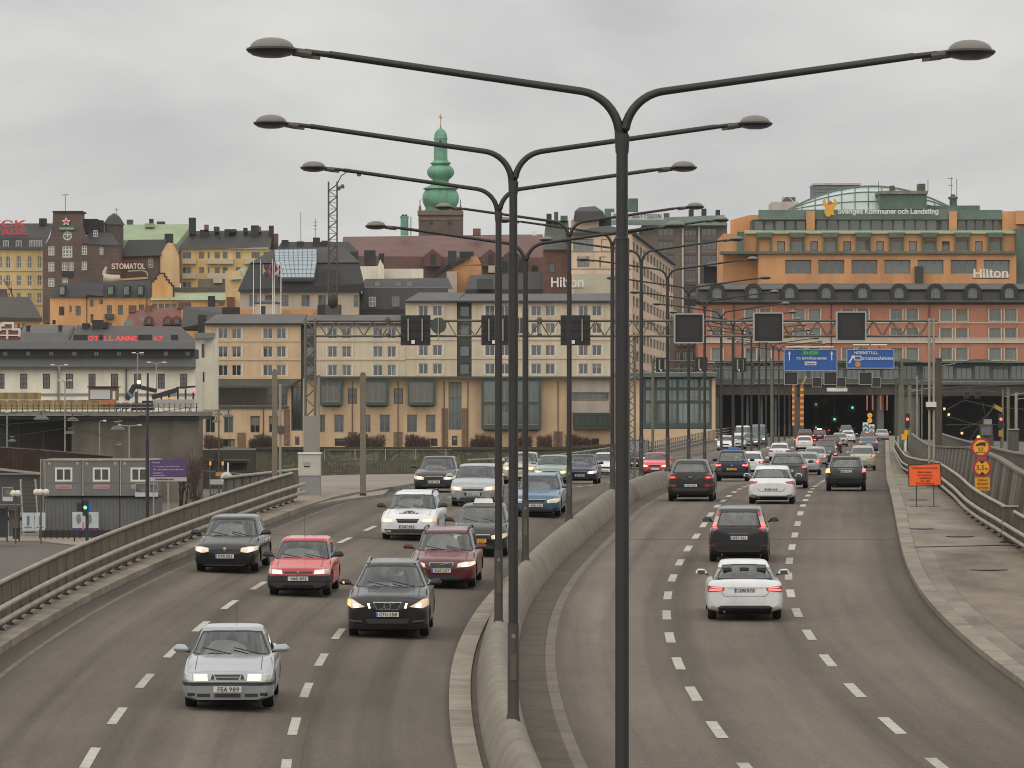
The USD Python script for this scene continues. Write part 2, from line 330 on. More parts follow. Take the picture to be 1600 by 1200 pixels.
# pavements
RAIL_R = PchipInterpolator([-60, 60, 100, 142, 162, 192, 300, 420, 640], [24, 18.6, 16.1, 14.0, 13.15, 12.8, 11.75, 11.5, 11.5])
def rr(y): return float(RAIL_R(y))
m_, uv_ = strip([lambda y: RO + 0.43, lambda y: 0.5 * (RO + 0.43 + rr(y)), lambda y: rr(y) + 1.2], np.arange(-40, 660, 3.0), 0.13); obj('pavement_right', m_, M_PAVE, kind='structure')
m_, uv_ = strip([lambda y: RO + 0.95, lambda y: rr(y) + 1.1], np.arange(-40, 140, 3.0), 0.137); obj('worn_pavement_right', m_, M_GRIT if False else mat('worn_paving', (0.178, 0.148, 0.114), 0.9, var=0.5, scale=0.5, stretch=(1, 0.35, 1), bump=0.5, bscale=25), kind='structure')
m_, uv_ = strip([LO - 1.6, LO - 0.37], np.arange(-40, 186, 3.0), 0.155); obj('ledge_left', m_, M_PAVE, kind='structure')
# pale forecourt on the left, beyond the end of the railing
Fp = [(420, 812), (455, 796), (520, 783), (600, 772), (604, 768), (612, 761), (649, 754.5), (700, 747), (700, 741), (640, 740.5), (540, 742), (455, 745), (400, 752), (380, 775)]
fv = np.array([G(u, v, 0.10) for u, v in Fp])
pf = Polygon(fv[:, :2]).buffer(0); tv, tf = trimesh.creation.triangulate_polygon(pf, engine='earcut')
tv3 = np.array([(x, y, float(gz(x, y)) + 0.10) for x, y in tv])
obj('forecourt_left', (tv3, tf), M_PAVE_L, kind='structure')
rim = MB()
for a_, b_ in zip(fv, np.roll(fv, -1, 0)): rim.hull([p_ + (0, 0, dz) for p_ in (a_, b_) for dz in (-1.3, -.004)] + [p_ + (0, .3, dz) for p_ in (a_, b_) for dz in (-1.3, -.004)])
obj('forecourt_edge', rim, M_KERB, kind='structure')

def dashes(off, y0, y1, period, length, width, name):
    root = UsdGeom.Xform.Define(stage, numbered('/World', name)); tag(root.GetPrim(), kind='structure')
    y = y0
    while y < y1:
        ys = np.linspace(y, y + length, 4)
        m, _ = strip([off - width / 2, off + width / 2], ys, 0.006)
        put(numbered(str(root.GetPath()), 'painted_dash'), m, M_PAINT); y += period
dashes(3.87, 71.9, 300, 7.45, 3.2, 0.21, 'lane_marking')
dashes(7.12, 72.7, 300, 7.45, 3.2, 0.21, 'lane_marking')
dashes(-3.75, 71.3, 290, 7.5, 3.3, 0.17, 'lane_marking')
dashes(-6.98, 72.1, 290, 7.5, 3.3, 0.17, 'lane_marking')
m_, _ = strip([1.02, 1.24], np.arange(40, 640, 3.0), 0.005); obj('edge_line_right', m_, M_PAINT_F, kind='structure')
m_, _ = strip([0.40, 1.00], np.arange(30, 300, 3.0), 0.004); obj('grit_strip', m_, M_GRIT, kind='structure')
m_, _ = strip([LO + 0.5, LO + 0.62], np.arange(60, 640, 3.0), 0.005); obj('edge_line_left', m_, M_PAINT_F, kind='structure')
# tar seams, a few repairs and drips on the asphalt
M_TAR = mat('tar_seam', (0.075, 0.064, 0.053), .8, var=.3, scale=2); M_PATCH = mat('asphalt_repair', (0.098, 0.083, 0.067), .85, var=.3, scale=1.5); M_PATCH2 = mat('pale_asphalt_repair', (0.145, 0.121, 0.097), .85, var=.2, scale=2.5)
def wig(o, a): return lambda y: o + .012 * math.sin(y * .31 + a) + .006 * math.sin(y * 1.13 + 2 * a)
for i, (o_, w_, y0, y1) in enumerate(((-3.5, .02, 60, 150),)):
    f_ = wig(o_, i); m_, _ = strip([lambda y: f_(y), lambda y: f_(y) + w_], np.arange(y0, y1, .8), .0045); obj('tar_seam', m_, M_TAR, kind='structure')
for y0 in (143, 187): m_, _ = strip(list(np.linspace(LO, -.6, 6)), [y0, y0 + .1], .0055); obj('deck_joint', m_, M_TAR, kind='structure'); m_, _ = strip(list(np.linspace(1.3, RO, 6)), [y0 + 3, y0 + 3.1], .0055); obj('deck_joint', m_, M_TAR, kind='structure')
# dark joint across the right pavement
j0, j1 = G(1418, 855, 0.14), G(1600, 851, 0.14)
jm = MB(); jm.hull([j0 + (0, -.10, 0), j0 + (0, .10, 0), j1 + (0, -.2, 0), j1 + (0, .2, 0), j0 + (0, 0, .012), j1 + (0, 0, .012)]); obj('pavement_joint', jm, mat('joint_dirt', (0.045, 0.036, 0.028), 0.95, var=0.4, scale=3), kind='structure')
for (uu, vv, w) in ((1435, 781, .9), (1440, 826, 1.0), (1500, 838, 1.1), (1545, 890, 1.3)):
    p = G(uu, vv, 0.142); k = MB(); k.lathe([(0, 0), (w * .42, 0), (w * .42, .012), (0, .014)], p, 20)
    obj('manhole_cover', k, mat('cast_iron', (0.085, 0.078, 0.07), 0.6, 0.4, var=.2, scale=6), f'round iron cover set in the right pavement, {"nearest the camera" if vv == 890 else "beside the orange board" if vv == 781 else "just beyond the dark joint, beside the railing" if vv == 838 else "close to the kerb"}', 'manhole cover')

# ------------------------------------------------------------------ median: kerb strip and moulded concrete barrier
def kin(y): return -0.95 + 0.35 * float(np.clip((y - 92) / 40, 0, 1)) ** 1.5
slabs('median_kerb', lambda y: kin(y) , lambda y: kin(y) + 0.42, np.arange(44, 132, 3.3), -0.2, 0.12, M_KERB, 'kerb')
m_, _ = strip([lambda y: kin(y) + 0.43, -0.2], np.arange(44, 134, 3.0), 0.07); obj('median_strip', m_, M_GRIT, kind='structure')
bar = Thing('median_barrier', 'long curving rounded concrete barrier between the two carriageways, lamp posts rising from it', 'barrier', (float(med(52)), 52, float(gz(float(med(52)), 52))))
BP = [(-0.40, -0.1), (-0.41, 0.08), (-0.36, 0.26), (-0.30, 0.43), (-0.24, 0.57), (-0.15, 0.69), (-0.05, 0.745), (0.05, 0.745), (0.15, 0.69), (0.24, 0.57), (0.30, 0.43), (0.36, 0.26), (0.41, 0.08), (0.40, -0.1)]
yb = 40.0; i = 0
while yb < 640:
    L = 3.86 if yb < 330 else 11.6
    s_ = 1
    prof = [(a * s_, h * s_) for a, h in BP]
    bar.part('barrier_block', sweep(prof, np.linspace(yb + 0.006, yb + L - 0.006, 6)), M_BARR, smooth=35); yb += L; i += 1

# ------------------------------------------------------------------ twin-arm street lamps along the median
def street_lamp(short=False):
    "at the origin, arms along x; the foot stands on the barrier"
    H = 0.0
    top = 9.40 if not short else 8.45      # where the arms leave the post
    J = 7.9 if not short else 6.9
    body = MB(); body.tube([(0, 0, 1.7), (0, 0, J)], 0.081, 14).lathe([(0.081, 0), (0.083, 0.01), (0.083, 0.03), (0.072, 0.04)], (0, 0, J - .02), 14)
    shaft = MB(); shaft.tube([(0, 0, J), (0, 0, top - 0.42), (0, 0, top - 0.28)], [0.069, 0.068, 0.064], 12)
    foot = MB(); foot.lathe([(0.0, -0.1), (0.15, -0.1), (0.12, 0.08), (0.096, 0.2), (0.094, 1.7)], (0, 0, 0), 14)
    return body, shaft, foot, top
def lamp_parts(t, short=False):
    body, shaft, foot, top = street_lamp(short)
    t.part('post', body, M_POLE, smooth=40); t.part('shaft', shaft, M_POLE, smooth=40); t.part('foot', foot, M_POLE_L, smooth=40); t.part('access_door', MB().box((-.05, -.101, .75), (.05, -.06, 1.2)), M_STEEL_D); t.part('number_label', MB().box((-.03, -.0965, 1.45), (.03, -.06, 1.52)), M_DIFF)
    for s in (-1, 1):
        th = np.linspace(0, 1, 10)
        R = 0.52
        arc = [(s * (0.03 + R * (1 - math.cos(a))), 0, top - 0.35 + 0.05 + R * math.sin(a)) for a in th * math.radians(80)]
        x0, z0 = arc[-1][0], arc[-1][2]; xe, ze = s * 3.40, z0 + 0.42
        pts = arc + [(x0 + (xe - x0) * f, 0, z0 + (ze - z0) * f) for f in (0.12, 0.5, 1.0)]
        arm = MB(); arm.tube([(s * 0.018, 0, top - 0.5)] + pts, np.linspace(0.060, 0.043, len(pts) + 1), 10)
        arm.tube([(xe - s * 0.06, 0, ze - 0.01), (xe + s * 0.28, 0, ze + 0.03)], 0.036, 8)
        a_ = t.part('arm', arm, M_POLE, smooth=40)
        br = MB(); br.tube([(xe + s * 0.2, 0, ze - 0.0), (xe + s * 0.42, 0, ze + 0.03)], 0.05, 8).bar((xe + s * 0.1, 0, ze - 0.045), (xe + s * 0.32, 0, ze - 0.02), 0.04)
        c = (xe + s * 0.66, 0, ze + 0.03)
        h = MB(); h.lathe([(0.0, -0.02), (0.27, -0.015), (0.30, 0.02), (0.29, 0.04), (0.0, 0.045)], c, 24)
        d = MB(); d.lathe([(0.255, 0.045), (0.25, 0.07), (0.22, 0.105), (0.17, 0.135), (0.10, 0.155), (0.0, 0.165)], c, 24)
        le = MB(); le.lathe([(0.0, -0.075), (0.12, -0.068), (0.22, -0.045), (0.262, -0.016), (0.0, -0.016)], c, 24)
        hp = t.part('lamp_head', h, M_POLE, smooth=35); t.part('dome', d, M_DIFF, hp, smooth=40); t.part('lens', le, M_LENS, hp, smooth=40); t.part('bracket', br, M_STEEL_D, hp)
lamps = []
ORD = ['nearest', 'second', 'third', 'fourth and shortest', 'fifth', 'sixth', 'seventh', 'eighth', 'ninth', 'tenth', 'eleventh', 'twelfth', 'thirteenth', 'fourteenth', 'fifteenth', 'sixteenth', 'seventeenth', 'eighteenth', 'nineteenth', 'twentieth']
for i, y in enumerate(POLE_Y):
    x = float((_pu[i] - CU) / FPX * y); z = float(gz(float(med(y)), y)) + 0.72 - {0: .17, 1: .08, 2: .12, 3: .15}.get(i, 0)
    rot = -heading(y) * 0.6
    lab = f'dark twin-arm street lamp on the median barrier, {ORD[i]} from the camera'
    if i == 0:
        first = Thing('street_lamp', lab, 'street lamp', (x, y, z), rot, 'twin-arm street lamps along the median', local=True); lamp_parts(first)
    elif i == 3:
        t = Thing('street_lamp', lab, 'street lamp', (x, y, z + 0.1), rot, 'twin-arm street lamps along the median', local=True); lamp_parts(t, True)
    else:
        dup(first, (x, y, z), rot, lab)
# ------------------------------------------------------------------ cars
def paint(name, col, metal=0.0, rough=0.16):
    return mat('paint_' + name, col, rough, metal, var=0.06, scale=1.3, coat=0.5 if max(col) > .1 else .25, spec=0.4 if max(col) > .1 else .3, dirt=(0.12, 2.0))
M_GLASS = mat('car_glass', (0.044, 0.056, 0.051), 0.05, spec=0.6, coat=0.3)
def clearglass(name, tint, refl):
    return usdkit.material(stage, '/World/Looks/' + name, {'t': ('transparent_bsdf', {'color': tint}), 'g': ('glossy_bsdf', {'color': refl, 'roughness': .02}), 'f': ('fresnel', {'IOR': 2.0}), 'ge': ('geometry', {}), 'iv': ('math', {'math_type': 'subtract', 'value1': 1.0}), 'mu': ('math', {'math_type': 'multiply'}), 'm': ('mix_closure', {})}, [('ge.backfacing', 'iv.value2'), ('f.fac', 'mu.value1'), ('iv.value', 'mu.value2'), ('mu.value', 'm.fac'), ('t.BSDF', 'm.closure1'), ('g.BSDF', 'm.closure2')], surface='m.closure')
M_CLEAR = clearglass('clear_car_glass', (.62, .70, .65), (1, 1, 1)); M_SEAT = mat('seat_cloth', (.045, .044, .043), .8, var=.2, scale=5); M_LINER = mat('cabin_lining', (.06, .058, .053), .9); M_SEAT_L = mat('seat_pale', (.17, .16, .145), .8)
M_GLASS2 = mat('car_glass_pale', (0.055, 0.06, 0.068), 0.08, spec=0.7, coat=0.5)
M_TRIM = mat('black_trim', (0.016, 0.016, 0.017), 0.55, var=0.15, scale=4)
M_CHROME = mat('chrome', (0.34, 0.34, 0.33), 0.18, 0.9)
M_LAMPGL = mat('lamp_glass', (0.42, 0.42, 0.40), 0.12, 0.35, coat=0.8)
M_LAMPLIT = mat('lit_lamp_glass', (0.42, 0.40, 0.36), 0.12, 0.2, coat=0.6, emit=.42, ecol=(1.0, .60, .28))
M_REDL = mat('red_lamp_glass', (0.30, 0.018, 0.02), 0.15, coat=0.8)
M_AMBL = mat('amber_lamp_glass', (0.5, 0.16, 0.03), 0.2, coat=0.6)
M_PLATE = mat('plate_white', (0.56, 0.55, 0.50), 0.5); M_PLATEY = mat('plate_yellow', (0.75, 0.36, 0.015), 0.5); M_PLATEB = mat('plate_blue', (0.02, 0.10, 0.40), 0.5)
M_RIM = mat('alloy_rim', (0.32, 0.32, 0.32), 0.35, 0.6, var=.15, scale=6)
M_UNDER = mat('underbody', (0.012, 0.0115, 0.011), 0.8)

def loft(rings):
    R = np.array(rings); k, n, _ = R.shape
    V = [R.reshape(-1, 3), R[0].mean(0)[None], R[-1].mean(0)[None]]; F = []
    i, j = np.meshgrid(np.arange(k - 1), np.arange(n), indexing='ij'); i, j = i.ravel(), j.ravel(); jj = (j + 1) % n
    F += [np.stack([i * n + j, i * n + jj, (i + 1) * n + jj], 1), np.stack([i * n + j, (i + 1) * n + jj, (i + 1) * n + j], 1)]
    j = np.arange(n); jj = (j + 1) % n
    F += [np.stack([jj, j, np.full(n, k * n)], 1), np.stack([(k - 1) * n + j, (k - 1) * n + jj, np.full(n, k * n + 1)], 1)]
    V, F = np.vstack(V), np.vstack(F)
    a = V[F]; vol = np.einsum('ij,ij->i', a[:, 0], np.cross(a[:, 1], a[:, 2])).sum()
    if vol < 0: F = F[:, ::-1]
    return m3.Manifold(m3.Mesh(vert_properties=np.ascontiguousarray(V, np.float32), tri_verts=np.ascontiguousarray(F, np.uint32)))

class CarShape:
    "a body of two lofts: the lower body along its length, the cabin upwards; q = metres back from the front bumper"
    def __init__(s, k, lod):
        s.k = k; s.lod = lod; s.hw = k['W'] / 2
        s.top = PchipInterpolator(*zip(*k['top'])); s.bot = PchipInterpolator([0, .12, .5, k['L'] - .6, k['L'] - .12, k['L']], [k.get('fz', .27), .20, .19, .21, .26, k.get('rz', .34)])
        L = k['L']; fr, rr_ = k.get('fround', 1.0), k.get('rround', 1.0)
        s.wid = PchipInterpolator([0, .04, .10, .20, .42, .8, L - .7, L - .32, L - .14, L - .05, L],
                                  [1 - .27 * fr, 1 - .165 * fr, 1 - .10 * fr, 1 - .055 * fr, 1 - .018 * fr, 1, 1, 1 - .02 * rr_, 1 - .055 * rr_, 1 - .11 * rr_, 1 - .18 * rr_])
    def lower(s, d=0.0):
        k, L = s.k, s.k['L']
        qs = [0, .02, .05, .10, .17, .28, .42, .6, .85, k['cowl'] - .05, k['cowl'] + .15] + list(np.linspace(k['cowl'] + .5, L - .75, 5 if s.lod else 7)) + [L - .55, L - .38, L - .24, L - .14, L - .07, L - .025, L]
        qs = sorted(set(np.round(qs, 3))); rings = []
        for q in qs:
            qq = q if 0 < q < L else (-d if q == 0 else L + d)
            w = s.hw * float(s.wid(q)) + d; zb = float(s.bot(q)) - d; zt = float(s.top(q)) + d; h = zt - zb
            sh = k.get('shoulder', .055); cr = k.get('crown', .035)
            half = [(0, zb), (w * .78, zb), (w * .94, zb + .05), (w * .985, zb + .16 * h), (w, zb + .40 * h), (w - .008, zb + .62 * h), (w - sh * .35, zb + .82 * h), (w - sh * .8, zb + .93 * h), (w - sh * 2.0, zb + .985 * h), (w * .55, zt + cr * .75), (0, zt + cr)]
            rings.append([(x, qq, z) for x, z in half] + [(-x, qq, z) for x, z in half[-2:0:-1]])
        return loft(rings)
    def frame(s, t):
        k = s.k
        qf = k['ws'][0] + (k['ws'][1] - k['ws'][0]) * t - k.get('wsbow', .06) * math.sin(math.pi * min(t, 1)) * .6
        qr = k['rw'][0] + (k['rw'][1] - k['rw'][0]) * t + k.get('rwbow', .05) * math.sin(math.pi * min(t, 1))
        w = k['wb'] + (k['wr'] - k['wb']) * (t ** 1.15)
        return qf, qr, w
    def cabin(s, d=0.0):
        k = s.k; z0 = k['belt'] - .08; H = k['H']; n = 40 if s.lod else 64
        lev = [(0, 0, 1), (.3, .3, 1), (.6, .6, 1), (.82, .82, 1), (.915, .915, .998), (.95, .945, .978), (.98, .968, .935), (1.0, .985, .86), (1.012, 1, .66), (1.02, 1, .35)]
        rings = []
        for hz_, t, sc in lev:
            qf, qr, w = s.frame(t); qc, ql = (qf + qr) / 2, (qr - qf) / 2
            a = np.linspace(0, 2 * np.pi, n, endpoint=False); c, sn = np.cos(a), np.sin(a); e = 2 / k.get('sq', 5.6)
            x = np.sign(c) * np.abs(c) ** e; y = np.sign(sn) * np.abs(sn) ** e
            bow = np.where(y < 0, k.get('fbow', .13), k.get('rbow', .07)) * (x ** 2) * np.abs(y)
            X = x * (w * (1 - (1 - sc) * .9) + d); Y = qc + y * (ql * (1 - (1 - sc) * .85) + d) + np.where(y < 0, bow, -bow)
            rings.append(np.stack([X, Y, np.full(n, z0 + (H - z0 + min(d, 0)) * hz_ + (d if hz_ > .9 and d > 0 else 0))], 1))
        rings[0][:, 2] -= d
        return loft(rings)

def prism_front(poly, q0, q1):
    "poly in (x, z), extruded along q"
    c = m3.CrossSection([np.asarray(poly, float)], m3.FillRule.NonZero) if Polygon(poly).exterior.is_ccw else m3.CrossSection([np.asarray(poly, float)[::-1]], m3.FillRule.NonZero)
    m = m3.Manifold.extrude(c, q1 - q0)                 # x, z -> local x, y; height -> z
    return m.transform(np.array([[1, 0, 0, 0], [0, 0, -1, q1], [0, 1, 0, 0]], float))
def prism_side(poly, x0, x1):
    "poly in (q, z), extruded along x"
    p = np.asarray(poly, float); p = p if Polygon(p).exterior.is_ccw else p[::-1]
    m = m3.Manifold.extrude(m3.CrossSection([p], m3.FillRule.NonZero), x1 - x0)   # (q, z, x)
    return m.transform(np.array([[0, 0, 1, x0], [1, 0, 0, 0], [0, 1, 0, 0]], float))
def mir(p): return [(-x, z) for x, z in p]
def rect(x0, z0, x1, z1): return [(x0, z0), (x1, z0), (x1, z1), (x0, z1)]

BASE = dict(
 sedan=dict(L=4.6, W=1.76, H=1.44, wb_=2.68, fo=.92, cowl=1.25, belt=.95, ws=(1.22, 2.0), rw=(4.0, 3.25), wb=.80, wr=.60, top=[(0, .60), (.06, .66), (.2, .735), (.7, .83), (1.25, .935), (2.5, .95), (3.9, .985), (4.45, .97), (4.6, .80)], rear='sedan', sq=5.0),
 hatch=dict(L=4.2, W=1.76, H=1.48, wb_=2.58, fo=.88, cowl=1.08, belt=.96, ws=(1.05, 1.85), rw=(4.08, 3.55), wb=.81, wr=.61, top=[(0, .62), (.06, .69), (.2, .77), (.6, .86), (1.08, .95), (2.4, .97), (3.7, .98), (4.1, .95), (4.2, .82)], rear='hatch'),
 wagon=dict(L=4.6, W=1.77, H=1.47, wb_=2.68, fo=.92, cowl=1.2, belt=.96, ws=(1.17, 1.95), rw=(4.5, 4.1), wb=.81, wr=.63, top=[(0, .60), (.06, .68), (.2, .76), (.7, .85), (1.2, .94), (2.5, .96), (4.0, .97), (4.5, .94), (4.6, .82)], rear='hatch'),
 suv=dict(L=4.6, W=1.88, H=1.69, wb_=2.75, fo=.88, cowl=1.2, belt=1.10, ws=(1.15, 1.85), rw=(4.45, 4.0), wb=.86, wr=.66, top=[(0, .78), (.06, .86), (.2, .94), (.7, 1.02), (1.2, 1.09), (2.5, 1.11), (4.0, 1.12), (4.5, 1.08), (4.6, .95)], rear='hatch', fz=.36, rz=.42, wrad=.36),
 mpv=dict(L=4.4, W=1.80, H=1.62, wb_=2.68, fo=.9, cowl=.95, belt=1.04, ws=(.9, 1.75), rw=(4.3, 3.95), wb=.83, wr=.66, top=[(0, .68), (.06, .77), (.2, .86), (.5, .94), (.95, 1.03), (2.4, 1.05), (3.9, 1.05), (4.3, 1.02), (4.4, .86)], rear='hatch'),
 van=dict(L=4.9, W=1.92, H=1.98, wb_=3.0, fo=.9, cowl=.75, belt=1.15, ws=(.75, 1.5), rw=(4.85, 4.75), wb=.90, wr=.80, top=[(0, .75), (.06, .86), (.2, .97), (.4, 1.05), (.75, 1.15), (2.4, 1.16), (4.6, 1.16), (4.85, 1.14), (4.9, 1.0)], rear='hatch', rround=.5))

NCAR = [0]
def car(kind, u, v, fwd, label, col, lod=0, group=None, yaw=0.0, plate=None, plate_mat=None, lights='halogen', **o):
    k = dict(BASE[kind]); k.update(o); NCAR[0] += 1; front = fwd
    H, W, L = k['H'], k['W'], k['L']; wr_ = k.get('wrad', .315 if kind != 'van' else .34)
    q_axle = k['fo'] if front else k['fo'] + k['wb_']
    p = G(u, v)
    h = heading(p[1]) * 1.0
    rot = (math.pi - h if front else -h) + yaw                    # local +y is the car's front
    pitch = math.atan2(float(gz(p[0], p[1] + 2) - gz(p[0], p[1] - 2)), 4.0)
    t = Thing(k.get('name', 'car'), label, k.get('cat', 'car'), p, rot, group, local=True)
    x = UsdGeom.Xformable(t.prim); x.AddRotateXOp().Set(math.degrees(-pitch if front else pitch))
    S = CarShape(k, lod)
    def loc(mesh):
        vv, ff = tri(mesh); w = np.stack([-vv[:, 0], q_axle - vv[:, 1], vv[:, 2]], 1)       # x mirrored too, so that handedness stays
        return (w, ff)
    def part(name, mesh, m, parent=None, smooth=False, lab=None):
        if isinstance(mesh, m3.Manifold) and mesh.is_empty(): return None
        if isinstance(mesh, MB): mesh = mesh.mesh()
        return t.part(name, loc(mesh), m, parent, smooth, lab)
    low, cab = S.lower(), S.cabin()
    bod = low + cab
    ax = [k['fo'], k['fo'] + k['wb_']]
    for q in ax:
        for sx in (-1, 1):
            c = m3.Manifold.cylinder(.5, wr_ + .055, wr_ + .055, 28).rotate([0, 90, 0]).translate([0 if sx > 0 else -.5, 0, 0]).translate([sx * (W / 2 - .26), q, wr_ + .01])
            bod = bod - c
    if not lod:      # shut lines
        for q in k.get('doors', (k['ws'][0] + .10, k['ws'][0] + 1.12, k['ws'][0] + 2.05)):
            for sx in (-1, 1): bod = bod - m3.Manifold.cube([.02, .012, k['belt'] - .36]).translate([sx * (W / 2 - .012) - .01, q, .33])
        zc = k['belt'] - .08
        bod = bod - (prism_front(rect(-W / 2 + .24, .3, -W / 2 + .252, 1.2), .28, k['cowl'] - .05) - m3.Manifold.cube([4, 9, 4]).translate([-2, -1, -4 + .55])) - prism_front(rect(W / 2 - .252, .55, W / 2 - .24, 1.2), .28, k['cowl'] - .05)
    D = .007
    z0 = k['belt'] - .08
    tz = lambda z: (z - z0) / (H - z0)
    hollow = lod < 2
    cb = S.cabin(D)
    # windscreen, rear and side windows: panes in the cabin's own surface
    zl, zu = k['belt'] + .015, H - .115 * (H - z0) / .6
    _, _, wl = S.frame(tz(zl)); _, _, wu = S.frame(tz(zu)); qm = (k['ws'][1] + .32)
    ins = .055
    wpoly = [(-wl + ins, zl), (wl - ins, zl), (wu - ins, zu), (wu * .5, zu + .025), (-wu * .5, zu + .025), (-wu + ins, zu)]
    rz0, rz1 = k.get('rwz', (k['belt'] + .05, H - .15)); ri = k.get('rwi', .09)
    _, _, wl2 = S.frame(tz(rz0)); _, _, wu2 = S.frame(tz(rz1))
    rpoly = [(-wl2 + ri, rz0), (wl2 - ri, rz0), (wu2 - ri, rz1), (wu2 * .4, rz1 + .02), (-wu2 * .4, rz1 + .02), (-wu2 + ri, rz1)]
    pr = [('windscreen', prism_front(wpoly, -1, qm), wpoly, (-1, qm)), ('rear_window', prism_front(rpoly, k['rw'][1] - .35, L + 1), rpoly, (k['rw'][1] - .35, L + 1))]
    zs0, zs1 = k['belt'] + .02, H - .15
    def qf(z): return S.frame(tz(z))[0] + .20
    def qr(z): return S.frame(tz(z))[1] - k.get('cpillar', .24)
    cuts = k.get('cuts', (.42, .78))
    def qx(f, z): return qf(z) + (qr(z) - qf(z)) * f
    edges = [None] + list(cuts) + [None]
    for sx in (-1, 1):
        for i in range(len(edges) - 1):
            lo = [qf(zs0), qf(zs1)] if edges[i] is None else [qx(edges[i], zs0) + .03] * 2
            hi = [qr(zs0), qr(zs1)] if edges[i + 1] is None else [qx(edges[i + 1], zs0) - .03] * 2
            if hi[0] - lo[0] < .06: continue
            poly = [(lo[0], zs0), (hi[0], zs0), (max(hi[1], lo[1] + .02), zs1), (lo[1], zs1)]
            pr.append(('side_window', prism_side(poly, .3, 1.2) if sx > 0 else prism_side(poly, -1.2, -.3), None, None))
    if hollow:
        inner = S.cabin(-.06); cut = m3.Manifold.cube([4, 9, 4]).translate([-2, -2, k['belt'] - .03])
        tub = m3.Manifold.cube([2 * (k['wb'] - .12), k['rw'][0] - k['ws'][0] - .75, .5]).translate([-(k['wb'] - .12), k['ws'][0] + .5, k['belt'] - .42])
        cav = (inner ^ cut) + tub; shell = S.cabin(.02) - S.cabin(-.09); pane = S.cabin(.002) - S.cabin(-.010)
        bod = bod - cav
        for nm, p_, _, _ in pr: bod = bod - (shell ^ p_)
    body = part('body', bod, col, smooth=32)
    for nm, p_, pl_, rg in pr:
        pn = part(nm, (pane if hollow else cb) ^ p_, M_CLEAR if hollow else M_GLASS, smooth=25)
        if pl_ and hollow and pn:
            big = list(Polygon(pl_).buffer(.022, join_style=2).exterior.coords)[:-1]; part('seal', (S.cabin(.005) - S.cabin(-.004)) ^ (prism_front(big, *rg) - p_), M_TRIM, pn)
    if hollow:
        lin = (S.cabin(-.063) - S.cabin(-.072)) ^ cut
        for nm, p_, _, _ in pr: lin = lin - p_
        part('cabin_lining', lin, M_LINER)
        q0 = k['ws'][0]; b_ = k['belt']; b = MB(); b.hull([(sx * (k['wb'] - .14), q0 + dq, b_ + dz) for sx in (-1, 1) for dq, dz in ((.16, -.02), (.62, .035), (.72, -.12), (.2, -.03))]); part('dashboard', b, M_LINER)
        sm = k.get('seats', M_SEAT)
        for q_, xs in ((q0 + 1.22, (-.38, .38)), (q0 + 2.1, (-.42, 0, .42))):
            if q_ > k['rw'][0] - .45: continue
            for x_ in xs:
                b = MB(); b.hull([(x_ + dx, q_ + dq, b_ + dz) for dx in (-.21, .21) for dq, dz in ((0, -.4), (.12, -.4), (.1, .08), (.2, .08))] + [(x_ + dx, q_ + .16, b_ + .14) for dx in (-.14, .14)]); st = part('seat', b, sm)
                b = MB(); b.hull([(x_ + dx, q_ + dq, b_ + dz) for dx in (-.11, .11) for dq in (.15, .24) for dz in (.17, .32)]); part('headrest', b, sm, st)
        if not lod:
            b = MB(); b.hull([(x_, q0 + .78 + dq, H - dz) for x_ in (-.11, .11) for dq, dz in ((0, .20), (.02, .27), (.03, .2))]); part('inner_mirror', b, M_TRIM)
            th = np.linspace(0, 2 * np.pi, 17); b = MB(); b.tube([(.36 + .18 * math.cos(a), q0 + .86 + .05 * math.sin(a), b_ + .0 + .17 * math.sin(a)) for a in th], .016, 6); part('steering_wheel', b, M_TRIM)
    # lamps, grilles, strips: the lower body's own surface
    cache = {}
    def skin(poly, m, name, d=.008, f=True, q=None, parent=None, both=False, smooth=30, lab=None):
        if d not in cache: cache[d] = S.lower(d)
        if q is None: q = .55
        out = []
        for pl in ([poly, mir(poly)] if both else [poly]):
            pr = prism_front(pl, -1, q) if f else prism_front(pl, L - q, L + 1)
            out.append(part(name, cache[d] ^ pr, m, parent, smooth, lab))
        return out
    if front:
        for (poly, m, name, kw) in k.get('front', FRONT(k)): skin(poly, m, name, **{kk: vv for kk, vv in kw.items()})
    else:
        for (poly, m, name, kw) in k.get('back', BACK(k)): skin(poly, m, name, f=False, **{kk: vv for kk, vv in kw.items()})
    # number plate
    def plate_at(q, z, fr, text, x0=0.0, pm=None, strip_=True):
        s = -1 if fr else 1
        b = MB(); b.box((x0 - .26, q, z - .055), (x0 + .26, q + s * .02, z + .055))
        pl = part('number_plate', b, pm or M_PLATE)
        if strip_ and not pm:
            e = MB(); sd = -.26 if fr else .26; sd2 = -.215 if fr else .215
            e.box((x0 + sd, q + s * .018, z - .05), (x0 + sd2, q + s * .023, z + .05)); part('plate_band', e, M_PLATEB, pl)
        if text:
            tm = meshkit.text_mesh(text, .075, .006, True); lo, hi = tm.bounds; vv = np.array(tm.vertices)
            sc = .40 / (hi[0] - lo[0]); X = (vv[:, 0] - (lo[0] + hi[0]) / 2) * sc + .018; Z = (vv[:, 1] - (lo[1] + hi[1]) / 2) + z
            w = np.stack([x0 + (X if fr else -X), q + s * (.020 + vv[:, 2]), Z], 1)
            part('plate_lettering', (w, np.array(tm.faces)), M_BLACK, pl)
    pz = k.get('pz')
    if front: plate_at(-.012, pz or .42, True, plate, pm=plate_mat, strip_=k.get('eu', True))
    else: plate_at(L + k.get('pq', -.012), pz or .78, False, plate, pm=plate_mat, strip_=k.get('eu', True))
    # mirrors
    mm = k.get('mirror', col)
